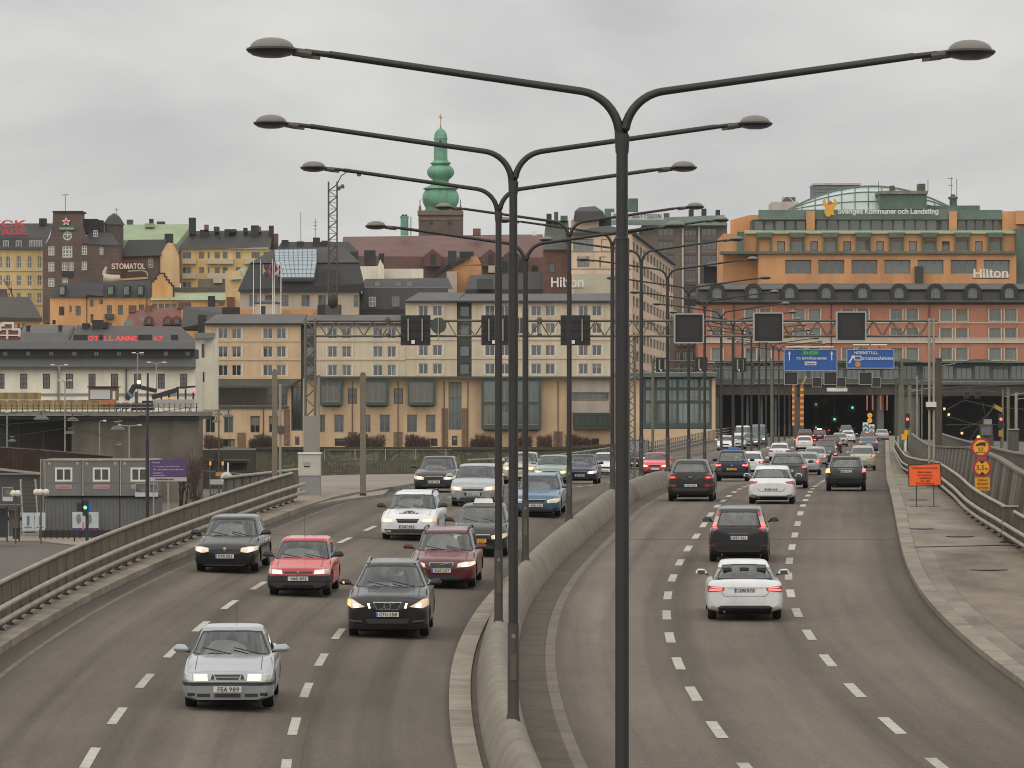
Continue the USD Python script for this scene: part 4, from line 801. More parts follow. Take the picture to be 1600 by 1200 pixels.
def cars_far():
    # (kind, u, v, front, colour, label, options)
    L_ = [
     ('hatch', 1173, 742, 0, P_WHITE, 'white hatchback just behind the dark blue taxi, one red lamp in view', dict(tail=G_RED)),
     ('sedan', 1261, 742, 0, P_SILVER, 'silver saloon with bright red lamps, left of the black estate with the amber indicator', dict(tail=G_REDB, lz=.84)),
     ('suv', 1348, 735, 0, P_BEIGE, 'pale champagne SUV with pink-red tail lamps in the outer lane, beyond the black estate', dict(lz=1.0, tail=G_RED, W=1.82)),
     ('sedan', 1218, 720, 0, P_WHITE, 'white saloon nearest the barrier, left of the white estate with tall lamps', dict(tail=M_REDL)),
     ('hatch', 1274, 730, 0, P_SILVER2, 'grey-silver hatchback with a glowing high brake lamp in the middle of the queue', dict(tail=G_REDB, brake=1)),
     ('hatch', 1291, 726, 0, P_BLACK, 'black hatchback half hidden right of the grey-silver hatchback', dict(tail=G_REDB)),
     ('suv', 1291, 718, 0, P_DRED, 'dark SUV with tall curving red lamps in the middle lane queue', dict(tail=G_REDB, lz=1.05)),
     ('suv', 1300, 708, 0, P_DGREY, 'dark grey SUV with one wide red lamp, middle lane further on', dict(tail=G_RED, lz=.95)),
     ('wagon', 1257, 704, 0, P_WHITE, 'white estate with tall red lamps along its rear window', dict(tail=G_RED, lz=.95, tallamp=1)),
     ('hatch', 1312, 698, 0, P_SILVER2, 'small grey car in the middle lane queue near the tunnel', dict(tail=G_RED)),
     ('wagon', 1280, 691, 0, P_DRED, 'dark red car with a lit roof sign near the tunnel mouth', dict(tail=G_REDB, sign=(G_WARM, 2.3))),
     ('sedan', 1325, 692, 0, P_WHITE, 'pale small car beside the grey car near the tunnel', dict(tail=G_RED)),
     ('suv', 1357, 707, 0, P_STEELBLUE, 'blue-grey car with one red lamp directly beyond the champagne SUV', dict(tail=G_RED, lz=1.0, H=1.5)),
     ('wagon', 1355, 695, 0, P_GREY, 'grey car with an orange-lit rear window lamp in the outer lane', dict(tail=G_RED, brake=1)),
     ('sedan', 1378, 689, 0, P_SILVER2, 'silver car turning into the right-hand tunnel lane', dict(tail=G_RED, lz=.8)),
     ('suv', 1322, 684, 0, P_GREY, 'grey SUV deepest in the middle lane at the tunnel mouth', dict(tail=G_RED, lz=1.0)),
     ('wagon', 1288, 681, 0, P_DGREY, 'dark car entering the tunnel, one red lamp showing', dict(tail=G_REDB)),
     ('suv', 1258, 691, 0, P_DRED, 'dark car just beyond the white estate with tall lamps', dict(tail=M_REDL, H=1.55)),
     ('hatch', 1134, 704, 1, P_WHITE, 'pale oncoming hatchback with glaring lamps, furthest left of the far group', dict(head=G_XEN)),
     ('sedan', 1152, 702, 1, P_SILVER, 'silver oncoming car in the middle of the far group', dict(head=G_WARM)),
     ('van', 1160, 692, 1, P_WHITE, 'white oncoming van behind the far group of oncoming cars', dict(head=G_XEN, name='van', cat='van')),
     ('van', 1185, 697, 1, P_STEELBLUE, 'pale oncoming minibus with a blue front, next to the median', dict(head=G_XEN, name='van', cat='van', H=2.3)),
     ('hatch', 1172, 699, 1, P_GREY, 'dark grey oncoming car left of the minibus with the blue front', dict(head=G_WARM)),
    ]
    for kind, u, v, fr, c, lab, o in L_:
        o = dict(o); tall, brk = o.pop('tallamp', 0), o.pop('brake', 0)
        t, part, skin, S, qa = car(kind, u, v, bool(fr), lab, c, lod=2, **o)
        if brk:
            k = S.k; b = MB(); b.box((-.18, k['rw'][1] - .08, k['H'] - .10), (.18, k['rw'][1] + .10, k['H'] - .03)); part('brake_lamp', b, G_REDB)
        if tall:
            k = S.k
            for sx in (-1, 1):
                b = MB(); b.bar((sx * .80, k['L'] - .03, .85), (sx * .68, k['rw'][1] + .12, 1.30), .12, .06); part('tail_light', b, G_RED)
cars_near(); cars_far()
# ------------------------------------------------------------------ buildings
def wallm(name, col, var=0.14, d=0.22): return mat('wall_' + name, col, 0.85, var=var, scale=0.25, dirt=(d, 0.5))
W_PEACH = wallm('peach', (0.60, 0.425, 0.26)); W_CREAM = wallm('cream', (0.585, 0.49, 0.355)); W_PEACH2 = wallm('salmon', (0.68, 0.50, 0.355)); W_RED = wallm('brick_red', (0.44, 0.188, 0.12))
W_ORANGE = wallm('orange', (0.58, 0.30, 0.14)); W_YELLOW = wallm('yellow', (0.66, 0.475, 0.22)); W_OCHRE = wallm('ochre', (0.68, 0.37, 0.155)); W_PEACH3 = wallm('peach_yellow', (0.66, 0.45, 0.23)); W_WHITE = wallm('white', (0.76, 0.70, 0.57)); W_PINK = wallm('pinkish', (0.50, 0.40, 0.31))
W_GREYP = wallm('grey_panel', (0.50, 0.435, 0.385)); W_STONE = wallm('brown_stone', (0.185, 0.145, 0.115)); W_LAV = wallm('lavender', (0.175, 0.14, 0.15))
def brickm(name, a, b, sc=1.0):
    n = {'g': ('geometry', {}), 'm': ('mapping', {'rotation': (math.pi / 2, 0, 0), 'scale': (sc, sc, sc)}), 'b': ('brick_texture', {'color1': a, 'color2': b, 'mortar': (0.16, 0.13, 0.11), 'scale': 1.0, 'mortar_size': 0.02, 'brick_width': 0.5, 'row_height': 0.16}),
         'no': ('noise_texture', {'scale': 0.35, 'detail': 5.0}), 'r': ('rgb_ramp', {'ramp': [(0.3, (0.75, 0.75, 0.75)), (0.7, (1.2, 1.2, 1.2))]}), 'x': ('mix', {'mix_type': 'multiply', 'fac': 1.0}), 'p': ('principled_bsdf', {'roughness': 0.9})}
    return usdkit.material(stage, f'/World/Looks/{name}', n, [('g.position', 'm.vector'), ('m.vector', 'b.vector'), ('g.position', 'no.vector'), ('no.fac', 'r.fac'), ('b.color', 'x.color1'), ('r.color', 'x.color2'), ('x.color', 'p.base_color')], surface='p.BSDF')
W_BRICK = brickm('dark_brick', (0.105, 0.062, 0.048), (0.08, 0.048, 0.038)); W_BRICK2 = brickm('red_brick', (0.17, 0.065, 0.042), (0.13, 0.05, 0.035)); W_BRICK3 = brickm('gable_brick', (0.24, 0.06, 0.035), (0.2, 0.05, 0.03))
def roofm(name, col, metal=0.0, var=0.25, pitch=1.6, axis=0, depth=0.35):
    "standing-seam or tile courses: fine relief across the slope"
    n = {'g': ('geometry', {}), 'm': ('mapping', {'scale': (pitch, pitch * .0, 0.0) if axis == 0 else (0.0, 0.0, pitch)}), 'w': ('wave_texture', {'bands_direction': 'x' if axis == 0 else 'z', 'scale': 1.0, 'profile': 'saw' if axis else 'sine', 'detail': 0.0}),
         'no': ('noise_texture', {'scale': 0.25, 'detail': 6.0, 'roughness': 0.65}), 'r': ('rgb_ramp', {'ramp': [(0.28, (1 - var,) * 3), (0.72, (1 + var,) * 3)]}), 'x': ('mix', {'mix_type': 'multiply', 'fac': 1.0, 'color1': col}),
         'b': ('bump', {'strength': depth, 'distance': 0.08}), 'p': ('principled_bsdf', {'roughness': 0.6, 'metallic': metal})}
    return usdkit.material(stage, f'/World/Looks/roof_{name}', n, [('g.position', 'm.vector'), ('m.vector', 'w.vector'), ('g.position', 'no.vector'), ('no.fac', 'r.fac'), ('r.color', 'x.color2'), ('x.color', 'p.base_color'), ('w.fac', 'b.height'), ('b.normal', 'p.normal')], surface='p.BSDF')
R_SLATE = roofm('slate', (0.036, 0.034, 0.032)); R_BLACK = roofm('black', (0.017, 0.0165, 0.017)); R_ZINC = roofm('zinc', (0.075, 0.07, 0.063), 0.1); R_BROWN = roofm('brown', (0.046, 0.036, 0.029)); R_TILE = roofm('red_tile', (0.155, 0.055, 0.036), axis=1, pitch=2.5)
R_TILE2 = roofm('dark_tile', (0.115, 0.048, 0.034), axis=1, pitch=2.5); R_COPPER = roofm('copper', (0.23, 0.33, 0.235), var=.2); R_COPPER_D = roofm('dark_copper', (0.085, 0.125, 0.095), var=.3); R_VERD = roofm('verdigris', (0.115, 0.285, 0.18), var=.5)
R_PALE = roofm('pale_copper', (0.27, 0.33, 0.20), var=.15); R_OLIVE = roofm('olive', (0.065, 0.068, 0.053))
M_FRAME_W = mat('window_frame_white', (0.62, 0.59, 0.52), 0.6); M_FRAME_D = mat('window_frame_dark', (0.035, 0.034, 0.03), 0.6); M_FRAME_G = mat('window_frame_green', (0.055, 0.085, 0.07), 0.55); M_FRAME_LG = mat('window_frame_grey_green', (0.20, 0.22, 0.17), 0.55); M_FRAME_B = mat('window_frame_brown', (0.07, 0.045, 0.035), 0.6)
def panem(name, col, rnd=.6):
    return mat('pane_' + name, col, 0.07, spec=0.75, rnd=rnd, coat=.3)
PANE = panem('dark', (0.030, 0.034, 0.034)); PANE_L = panem('light', (0.10, 0.105, 0.10), .5); PANE_G = panem('green', (0.06, 0.078, 0.07), .5); PANE_B = panem('brown', (0.035, 0.026, 0.02), .5)
PANE_T = panem('turquoise', (0.13, 0.19, 0.165), .2); PANE_G2 = panem('soft_green', (0.115, 0.14, 0.12), .35)
M_SKYL = mat('skylight_glass', (0.27, 0.33, 0.36), 0.12, var=.12, scale=.6, spec=.8)
M_GREEN_D = mat('dark_green_metal', (0.045, 0.062, 0.052), 0.5, var=.15, scale=.5)
M_STUCCO_BAND = mat('pale_moulding', (0.50, 0.44, 0.35), 0.8)

RWIN = random.Random(11); M_BLINDS = [mat('blind_' + n, c, .8) for n, c in (('pale', (.24, .23, .20)), ('grey', (.12, .12, .115)), ('warm', (.22, .17, .11)))]
class Plane:
    "an upright plane through two image columns at given depths"
    def __init__(s, u0, Y0, u1, Y1):
        s.p0 = np.array([(u0 - CU) / FPX * Y0, Y0]); s.p1 = np.array([(u1 - CU) / FPX * Y1, Y1]); s.d = (s.p1 - s.p0) / np.linalg.norm(s.p1 - s.p0); s.n = np.array([s.d[1], -s.d[0]])
    def sz(s, u, v):
        r = np.array([(u - CU) / FPX, 1.0]); A = np.array([[r[0], -s.d[0]], [r[1], -s.d[1]]]); t, a = np.linalg.solve(A, s.p0)
        return a, CZ + (CV - v) / FPX * t
    def xyz(s, a, z, out=0.0): p = s.p0 + s.d * a + s.n * out; return np.array([p[0], p[1], z])
    def extr(s, poly, o0, o1):
        "a shapely polygon in (a, z) made a slab from o0 to o1 outwards"
        m = trimesh.creation.extrude_polygon(poly, o1 - o0, engine='earcut'); v = np.array(m.vertices); w = np.empty_like(v)
        w[:, :2] = s.p0 + v[:, :1] * s.d + (v[:, 2:3] + o0) * s.n; w[:, 2] = v[:, 1]
        t = trimesh.Trimesh(w, np.array(m.faces), process=False)
        if t.volume < 0: t.invert()
        return t
def flat(Y): return Plane(0, Y, 1600, Y)

def windows(t, pl, wins, frame=M_FRAME_W, pane=PANE, deep=.22, name='window', parent=None, fw=.10):
    for w in wins:
        u0, v0, u1, v1 = w[:4]; kind = w[4] if len(w) > 4 else 'two'; fr = w[5] if len(w) > 5 and w[5] else frame; pn = w[6] if len(w) > 6 else pane
        a0, z1 = pl.sz(u0, v0); a1, z0 = pl.sz(u1, v1); f = min(fw, (a1 - a0) / 6)
        m = None
        def rc(x0, y0, x1, y1): return sbox(x0, y0, x1, y1)
        outer = rc(a0, z0, a1, z1)
        if kind == 'arch':
            r = (a1 - a0) / 2; from shapely.geometry import Point
            outer = rc(a0, z0, a1, z1 - r).union(Point((a0 + a1) / 2, z1 - r).buffer(r, 8))
        inner = outer.buffer(-f, join_style=2)
        bars = {'plain': (0, 0), 'two': (1, 0), 'arch': (1, 1), 'four': (1, 1), 'six': (1, 2), 'three': (2, 0), 'grid': (2, 2), 'wide': (4, 0), 'eight': (3, 1), 'tall': (1, 0)}[kind]
        g_ = outer.difference(inner); bx = f * .8
        for i in range(bars[0]): x = a0 + (a1 - a0) * (i + 1) / (bars[0] + 1); g_ = g_.union(rc(x - bx / 2, z0 + f / 2, x + bx / 2, z1 - f / 2).intersection(outer))
        for i in range(bars[1]): y = z0 + (z1 - z0) * (i + 1) / (bars[1] + 1); g_ = g_.union(rc(a0 + f / 2, y - bx / 2, a1 - f / 2, y + bx / 2).intersection(outer))
        wn = t.part(name, trimesh.util.concatenate([pl.extr(p, -deep, -deep + .07) for p in getattr(g_, 'geoms', [g_])]), fr, parent)
        t.part('pane', pl.extr(outer.buffer(-f * .3), -deep - .06, -deep + .02), pn, wn)
        if (a1 - a0) < 3 and RWIN.random() < .3 and z1 - z0 > .8:
            c = RWIN.random(); q_ = outer.buffer(-f * .9, join_style=2); q_ = q_.intersection(sbox(a0, z1 - (z1 - z0) * RWIN.uniform(.2, .6), a1, z1) if c < .45 else sbox(a0, z0, a0 + (a1 - a0) * RWIN.uniform(.15, .4), z1) if c < .7 else sbox(a1 - (a1 - a0) * RWIN.uniform(.15, .4), z0, a1, z1))
            if q_.area > .02 and q_.geom_type == 'Polygon': t.part('blind', pl.extr(q_, -deep + .021, -deep + .03), M_BLINDS[RWIN.randrange(3)], wn)

def facade(t, pl, poly, m, wins=(), thick=.4, name='wall', frame=M_FRAME_W, pane=PANE, deep=.22, out=0.0, holes_only=False, fw=.10):
    P = Polygon([pl.sz(*p) for p in poly]); from shapely.geometry import Point
    for w in wins:
        a0, z1 = pl.sz(w[0], w[1]); a1, z0 = pl.sz(w[2], w[3])
        h = sbox(a0, z0, a1, z1)
        if len(w) > 4 and w[4] == 'arch': r = (a1 - a0) / 2; h = sbox(a0, z0, a1, z1 - r).union(Point((a0 + a1) / 2, z1 - r).buffer(r, 8))
        P = P.difference(h)
    wl = t.part(name, trimesh.util.concatenate([pl.extr(p, -thick, out) for p in getattr(P, 'geoms', [P])]), m)
    if wins: windows(t, pl, wins, frame, pane, deep, fw=fw)
    return wl
def block(t, name, pts, m, parent=None, smooth=False):
    "convex solid through pixel points (u, v, Y)"
    return t.part(name, MB().hull([at(*p) for p in pts]), m, parent)
def mass(t, u0, v0, u1, v1, Y, depth, m, gap=.41, name='wall_block'):
    a, b = at(u0, v1, Y), at(u1, v0, Y); return t.part(name, MB().box((a[0] + .02, Y + gap, a[2]), (b[0] - .02, Y + depth, b[2] - .02)), m)
def pbox(t, name, u0, v0, u1, v1, Y, depth, m, parent=None, label=None):
    return t.part(name, boxpx(MB(), u0, v0, u1, v1, Y, depth), m, parent, label=label)
def gable(t, name, u0, u1, v_eave, v_ridge, Y, depth, m, hip=0.0, over=.4):
    "a roof whose ridge runs along the picture"
    a, b = at(u0, v_eave, Y - over), at(u1, v_eave, Y - over); r0, r1 = at(u0 + hip, v_ridge, Y + depth / 2), at(u1 - hip, v_ridge, Y + depth / 2)
    c, d = a + (0, depth + 2 * over, 0), b + (0, depth + 2 * over, 0); k = at(u0, v_eave + 1.5, Y - over)[2] - a[2]
    return t.part(name, MB().hull([a, b, c, d, r0, r1] + [p + (0, 0, k) for p in (a, b, c, d)]), m)
def thing(name, label, cat, u, v, Y, group=None): return Thing(name, label, cat, at(u, v, Y), group=group)
def grid(us, vs, kind='two', *r): return [(u0, v0, u1, v1, kind, *r) for (u0, u1) in us for (v0, v1) in vs]

def hotel():
    Y = 640; pl = flat(Y); t = thing('hotel_building', 'long peach and cream hotel with grey roofs and dark green bay windows, across the centre', 'hotel', 640, 700, Y)
    rows = [(512, 529.5), (541, 558.5), (570, 587.5)]
    # upper blocks
    A = [(341, 356), (362, 377), (411, 426), (432, 447)]
    facade(t, pl, [(320, 505), (470, 505), (470, 600), (320, 600)], W_PEACH, grid(A, rows)); mass(t, 320, 505, 470, 604, Y, 18, W_PEACH)
    B = [(512, 527), (534, 549), (583, 598), (605, 619)]
    facade(t, pl, [(494, 505), (633.5, 505), (633.5, 590), (494, 590)], W_CREAM, grid(B, rows)); mass(t, 494, 505, 634, 604, Y, 18, W_CREAM)
    r4 = [(477, 494), (505, 521), (539, 556), (568, 585)]
    C = [(654, 669), (676, 691)]
    facade(t, pl, [(633.7, 470), (714, 470), (714, 590), (633.7, 590)], W_CREAM, grid(C, r4)); mass(t, 634, 470, 714, 604, Y, 18, W_CREAM)
    D = [(758, 773), (780, 796), (830, 846), (852, 867), (904, 919), (925, 940)]
    facade(t, pl, [(737, 470), (962, 470), (962, 590), (737, 590)], W_CREAM, grid(D, r4)); mass(t, 737, 470, 962, 604, Y, 18, W_CREAM)
    # dark glazed links
    for (u0, u1, v0, nm) in ((470.3, 493.7, 505, 0), (714.3, 736.7, 472, 1)):
        p2 = flat(Y + 1.2); ws = [(u0 + 4, v, u1 - 3, v + 17, 'plain') for v in ((512, 541, 570) if not nm else (478, 507, 540, 568))]
        facade(t, p2, [(u0 - .3, v0), (u1 + .3, v0), (u1 + .3, 600), (u0 - .3, 600)], M_GREEN_D, ws, frame=M_FRAME_D, pane=PANE_G); mass(t, u0, v0, u1, 600, Y + 1.2, 12, M_GREEN_D)
    # mouldings and shutters
    for (u0, u1, vs) in ((320, 470, (533, 562)), (494, 633.5, (533, 562)), (634, 714, (500, 531, 560)), (737, 962, (500, 531, 560))):
        for v in vs: t.part('moulding', boxpx(MB(), u0 + .1, v - .9, u1 - .1, v + .9, Y - .12, .11), M_STUCCO_BAND)
    for cols, rw in ((A, rows), (B, rows), (C, r4), (D, r4)):
        for i in range(0, len(cols), 2):
            for (v0, v1) in rw:
                for (ua, ub) in ((cols[i][0] - 2.6, cols[i][0] - .6), (cols[i + 1][1] + .6, cols[i + 1][1] + 2.6)):
                    t.part('shutter', boxpx(MB(), ua, v0 - 1, ub, v1 + 1, Y - .08, .07), M_FRAME_W)
    # roofs
    def lean(u0, u1, ve, vr, du, m, nm='roof', dep=9):
        a = [at(u0 - 1.5, ve, Y - .7), at(u1 + 1, ve, Y - .7), at(u0 + du, vr, Y + dep), at(u1 + du * .6, vr, Y + dep)]; k = np.array([0, 0, -.25])
        t.part(nm, MB().hull(a + [p + k for p in a] + [at(u0, ve, Y + 18), at(u1, ve, Y + 18)]), m)
    lean(320, 470, 505, 491, 18, R_ZINC); lean(471, 634, 505, 492, 14, R_ZINC); lean(634, 714, 470, 457, 20, R_ZINC); lean(714.5, 962, 470, 459, 10, R_ZINC)
    for (u0, u1, v) in ((319, 471, 505.5), (471.5, 634, 505.5), (633, 714.5, 470.5), (715, 963, 470.5)): t.part('eave', boxpx(MB(), u0, v - .8, u1, v + 1.2, Y - .8, .5), R_SLATE)
    # lower storeys
    low = [(650, 675)]
    bas = [(347.5, 686, 367.5, 699), (523, 685, 540.5, 697), (673, 685, 683.5, 697), (850, 685, 862, 697), (925, 685, 936, 697)]
    wl = [(u0, 650, u1, 676, 'tall') for (u0, u1) in ((321, 336), (350, 364.5), (391, 406), (420, 435))] + [(347.5, 686, 367.5, 699, 'two')]
    facade(t, pl, [(310, 602), (455, 602), (455, 704), (310, 704)], W_PEACH, wl + [(312, 604, 449, 634, 'eight', M_FRAME_G, PANE_B)], frame=M_FRAME_LG, deep=.3)
    facade(t, pl, [(455.2, 673), (473, 673), (473, 704), (455.2, 704)], W_PEACH, [(460, 682, 469, 697, 'plain', M_FRAME_W, PANE_L)])
    facade(t, flat(Y + .8), [(455.2, 600), (473, 600), (473, 673), (455.2, 673)], M_GREEN_D, [(457, 604, 471, 671, 'two')], frame=M_FRAME_D, pane=PANE_G)
    wl = [(u0, 648, u1, 675.5, 'tall') for (u0, u1) in ((500, 508), (522.5, 537), (569, 579), (593.5, 609), (636, 651.5), (665.5, 680.5))]
    wl += [(543.5, 607, 557.5, 631, 'four', M_FRAME_D, PANE_B), (615.5, 607, 629.5, 631, 'four', M_FRAME_D, PANE_B), (701, 597, 721, 671.5, 'grid', M_FRAME_G, PANE_G), (706, 681, 714.5, 696, 'plain', M_FRAME_D, PANE)] + [(*b, 'two', M_FRAME_D, PANE_B) for b in bas[1:]]
    facade(t, pl, [(473.2, 590), (962, 590), (962, 706), (473.2, 706)], W_PEACH, wl, frame=M_FRAME_LG, deep=.3); mass(t, 310, 604, 962, 706, Y, 22, W_PEACH, gap=1.3)
    # bays
    for (u0, u1, v0, v1, k) in ((500, 536, 594, 633), (569, 607.5, 594, 633), (637, 681, 594, 633)) and [(500, 536, 594, 633, 'wide'), (569, 607.5, 594, 633, 'wide'), (637, 681, 594, 633, 'wide'), (752, 846, 591, 671, 'bay')]:
        bp = flat(Y - 1.3); c = .35
        ws = [(u0 + 2.5, v0 + 2.5, u1 - 5, v1 - 5, 'three', M_FRAME_LG, PANE_B)] if k == 'wide' else [(u0 + 4 + i * 21.6, r0, u0 + 24.5 + i * 21.6, r1, 'two', M_FRAME_LG, PANE_G) for i in range(4) for r0, r1 in ((595, 627), (631, 664))]
        facade(t, bp, [(u0, v0), (u1, v0), (u1, v1), (u0, v1)], M_GREEN_D, ws, thick=.3, name='bay'); a, b = at(u0, v1 + 3, Y - 1.3), at(u1, v0, Y - 1.3)
        t.part('bay_body', MB().hull([(a[0], Y - .98, a[2] + .3), (b[0], Y - .98, a[2] + .3), (a[0], Y - .98, b[2]), (b[0], Y - .98, b[2]), (a[0] + .5, Y - .02, a[2]), (b[0] - .5, Y - .02, a[2]), (a[0], Y - .02, b[2]), (b[0], Y - .02, b[2])]), M_GREEN_D)
    # grey panelled stair front
    for (v0, v1) in ((588.5, 613), (626, 645)): t.part('panel', boxpx(MB(), 892.5, v0, 952, v1, Y - .5, .48), W_GREYP)
    windows(t, flat(Y - .3), [(893 + i * 9.8, 614, 902.2 + i * 9.8, 625, 'plain', M_FRAME_LG, PANE_G) for i in range(6)], deep=.1)
    windows(t, flat(Y - .9), [(897 + i * 18.2, 648, 914 + i * 18.2, 666, 'two', M_FRAME_D, PANE) for i in range(3)], deep=.1); t.part('window_box', boxpx(MB(), 895, 645.5, 953, 671, Y - .85, .8), M_GREEN_D)
    # cornices and lean-to
    t.part('cornice', boxpx(MB(), 473, 588, 962, 591, Y - 1.6, 1.5), M_GREEN_D); a = [at(304, 602.5, Y - 2.2), at(452, 602.5, Y - 2.2), at(320, 592, Y - .05), at(470, 592, Y - .05)]
    t.part('lean_to_roof', MB().hull(a + [p + (0, 0, -.3) for p in a]), R_OLIVE)
    t.part('sill_band', boxpx(MB(), 309, 634.5, 451, 638, Y - .35, .33), M_GREEN_D)
    for u in (411.5, 550.5, 622, 694, 731, 872, 887): t.part('downpipe', boxpx(MB(), u - .6, 596 if u > 470 else 639, u + .6, 700, Y - .16, .14), M_FRAME_B)
    for (u0, v0, u1, v1) in ((371, 676, 384, 700), (544, 675, 558, 700), (615, 675, 629, 700), (690, 638, 700, 698), (721.5, 638, 731, 698), (865, 674, 879, 700), (443.5, 640, 453, 696)): t.part('grille', boxpx(MB(), u0, v0, u1, v1, Y - .10, .08), mat('rust_grille', (0.20, 0.13, 0.085), 0.8, var=.3, scale=2))
    # glazed corner towards the tunnel
    t2 = thing('glass_corner_building', 'glass-fronted corner building with peach end piers, left of the tunnel mouths', 'building', 1050, 690, 610); p2 = flat(610)
    ws = [(1008 + i * 17.2, r0, 1023.5 + i * 17.2, r1, 'two', M_FRAME_G, PANE_T if r1 < 608 else PANE_G2) for i in range(6) for (r0, r1) in ((592, 606), (608, 626.5), (629, 662))]
    facade(t2, p2, [(1003, 589), (1112, 589), (1112, 670), (1003, 670)], M_GREEN_D, ws, deep=.2, name='glass_front')
    facade(t2, p2, [(962.5, 594), (1002.8, 594), (1002.8, 706), (962.5, 706)], W_PEACH); facade(t2, p2, [(1112.2, 594), (1118, 594), (1118, 700), (1112.2, 700)], W_PEACH); facade(t2, p2, [(1003, 670.3), (1112, 670.3), (1112, 706), (1003, 706)], W_PEACH)
    mass(t2, 962.5, 590, 1118, 706, 610, 25, W_PEACH); a = [at(960, 588.6, 608.5), at(1120, 588.6, 608.5), at(960, 587, 635), at(1120, 587, 635)]; t2.part('roof', MB().hull(a + [p + (0, 0, .5) for p in a]), R_COPPER_D)

def tall_peach():
    t = thing('corner_block', 'tall salmon corner block whose long side recedes to the right, behind the hotel', 'building', 985, 600, 745)
    a = Plane(891, 752, 987, 745); b = Plane(987.1, 745, 1052, 905)
    ws = [(895.7, 374, 927, 392, 'three'), (938.7, 374, 950.5, 392, 'plain'), (901.7, 401, 921, 417.5, 'two'), (936, 401, 947.5, 417.5, 'plain')]
    ws += [(966, 374, 984, 392, 'two'), (966, 401, 984, 417.5, 'two')]
    facade(t, a, [(891, 366), (987, 366), (987, 720), (891, 720)], W_PEACH2, ws, frame=M_FRAME_LG, pane=PANE_L)
    wb = []
    for r in range(8):
        for i in range(13):
            f0, f1 = (i + .15) / 13, (i + .85) / 13
            aa, zz = b.sz(987.1, 376 + r * 28.5); L = np.linalg.norm(b.p1 - b.p0)
            wb.append((L * f0, zz - 1.75, L * f1, zz))
    P = Polygon([b.sz(987.1, 366), b.sz(1051.9, 0)[:1] + (b.sz(987.1, 366)[1],), b.sz(1051.9, 0)[:1] + (b.sz(987.1, 720)[1],), b.sz(987.1, 720)])
    for (a0, z0, a1, z1) in wb: P = P.difference(sbox(a0, z0, a1, z1))
    t.part('side_wall', b.extr(P, -.4, 0), W_PEACH2)
    for (a0, z0, a1, z1) in wb:
        o = sbox(a0, z0, a1, z1); fr = o.difference(o.buffer(-.18, join_style=2)).union(sbox((a0 + a1) / 2 - .1, z0, (a0 + a1) / 2 + .1, z1))
        w = t.part('window', b.extr(fr, -.2, -.1), M_FRAME_LG); t.part('pane', b.extr(o, -.3, -.18), PANE, w)
    L = np.linalg.norm(b.p1 - b.p0); z1 = b.sz(987.1, 366)[1]; z0 = CZ - 8
    core = [b.xyz(.2, z, -.45) for z in (z0, z1)] + [b.xyz(L, z, -.45) for z in (z0, z1)] + [a.xyz(.2, z, -.45) for z in (z0, z1)] + [b.xyz(L, z, -12) for z in (z0, z1)]
    t.part('wall_block', MB().hull(core), W_PEACH2)
    rf = [b.xyz(-.5, z1, .7), b.xyz(L, z1, .7), a.xyz(-.5, z1, .7), b.xyz(L, z1, -12.5)]; t.part('roof', MB().hull(rf + [p + (0, 0, .5) for p in rf] + [b.xyz(4, z1 + 1.6, -4), b.xyz(L, z1 + 1.6, -6), a.xyz(3, z1 + 1.6, -4)]), R_SLATE)
    pbox(t, 'attic', 893, 343, 936, 366, 757, 8, W_PEACH2); block(t, 'attic_roof', [(898, 330, 756), (942, 330, 756), (896, 344, 755), (948, 344, 755), (905, 324, 762), (930, 322, 762), (948, 344, 772), (896, 344, 772)], R_BLACK); pbox(t, 'stair_tower', 936.5, 342, 955, 366, 758, 7, R_BLACK)
    for v in (393.5, 420.5): t.part('moulding', boxpx(MB(), 891.5, v - .7, 986, v + .7, 744.8, .1), R_ZINC)
    pbox(t, 'sign_band', 896, 428, 964, 458, 742, 1.5, mat('sign_band_pale', (0.47, 0.44, 0.33), .7, var=.1, scale=.5))
    s = thing('hotel_sign', 'white Hilton letters on the brick and pale wall above the hotel roof', 'sign', 886, 449, 740); s.part('letters', lettering('Hilton', 861, 433, 912, 449, 739.5, .3, True), M_WHITE); s.part('rail', boxpx(MB(), 860, 449.5, 913, 450.6, 739.6, .3), M_STEEL_D)
    c = thing('red_brick_block', 'red brick block with a steep dark green roof, left of the tall salmon block', 'building', 868, 470, 757)
    facade(c, flat(757), [(849, 390), (890.8, 390), (890.8, 520), (849, 520)], W_BRICK2, [(858, 411, 867, 426, 'two')], frame=M_FRAME_D); mass(c, 849, 390, 890.5, 520, 757, 15, W_BRICK2)
    block(c, 'roof', [(848, 390, 756), (891, 390, 756), (853, 345, 765), (888, 344, 765), (848, 390, 774), (891, 390, 774)], R_OLIVE); pbox(c, 'chimney', 854, 334, 862, 347, 763, 2, R_BLACK); pbox(c, 'chimney', 866, 331, 872, 347, 763, 2, R_OLIVE); pbox(c, 'vent', 876, 337, 887, 345, 764, 3, R_COPPER_D)
    d = thing('brown_office_block', 'brown office block with pale vertical ribs and green copper top, behind the salmon block', 'building', 1070, 460, 960); pd = flat(960)
    cols = [(1028, 1053), (1069, 1088), (1096, 1120)]; rws = [(357, 369), (377, 390), (399, 412), (422, 435), (444, 457), (466, 478)]
    facade(d, pd, [(1003, 352), (1136, 352), (1136, 640), (1003, 640)], W_STONE, grid(cols, rws, 'three'), frame=M_FRAME_D); mass(d, 1003, 352, 1136, 640, 960, 25, W_STONE)
    for (u0, u1) in cols:
        for v in (371, 392.5, 414.5, 437, 459): d.part('spandrel', boxpx(MB(), u0, v, u1, v + 3.6, 959.8, .18), W_LAV)
    for u in (1065.5, 1091): d.part('rib', boxpx(MB(), u, 353, u + 2.6, 560, 959.4, .55), M_STUCCO_BAND)
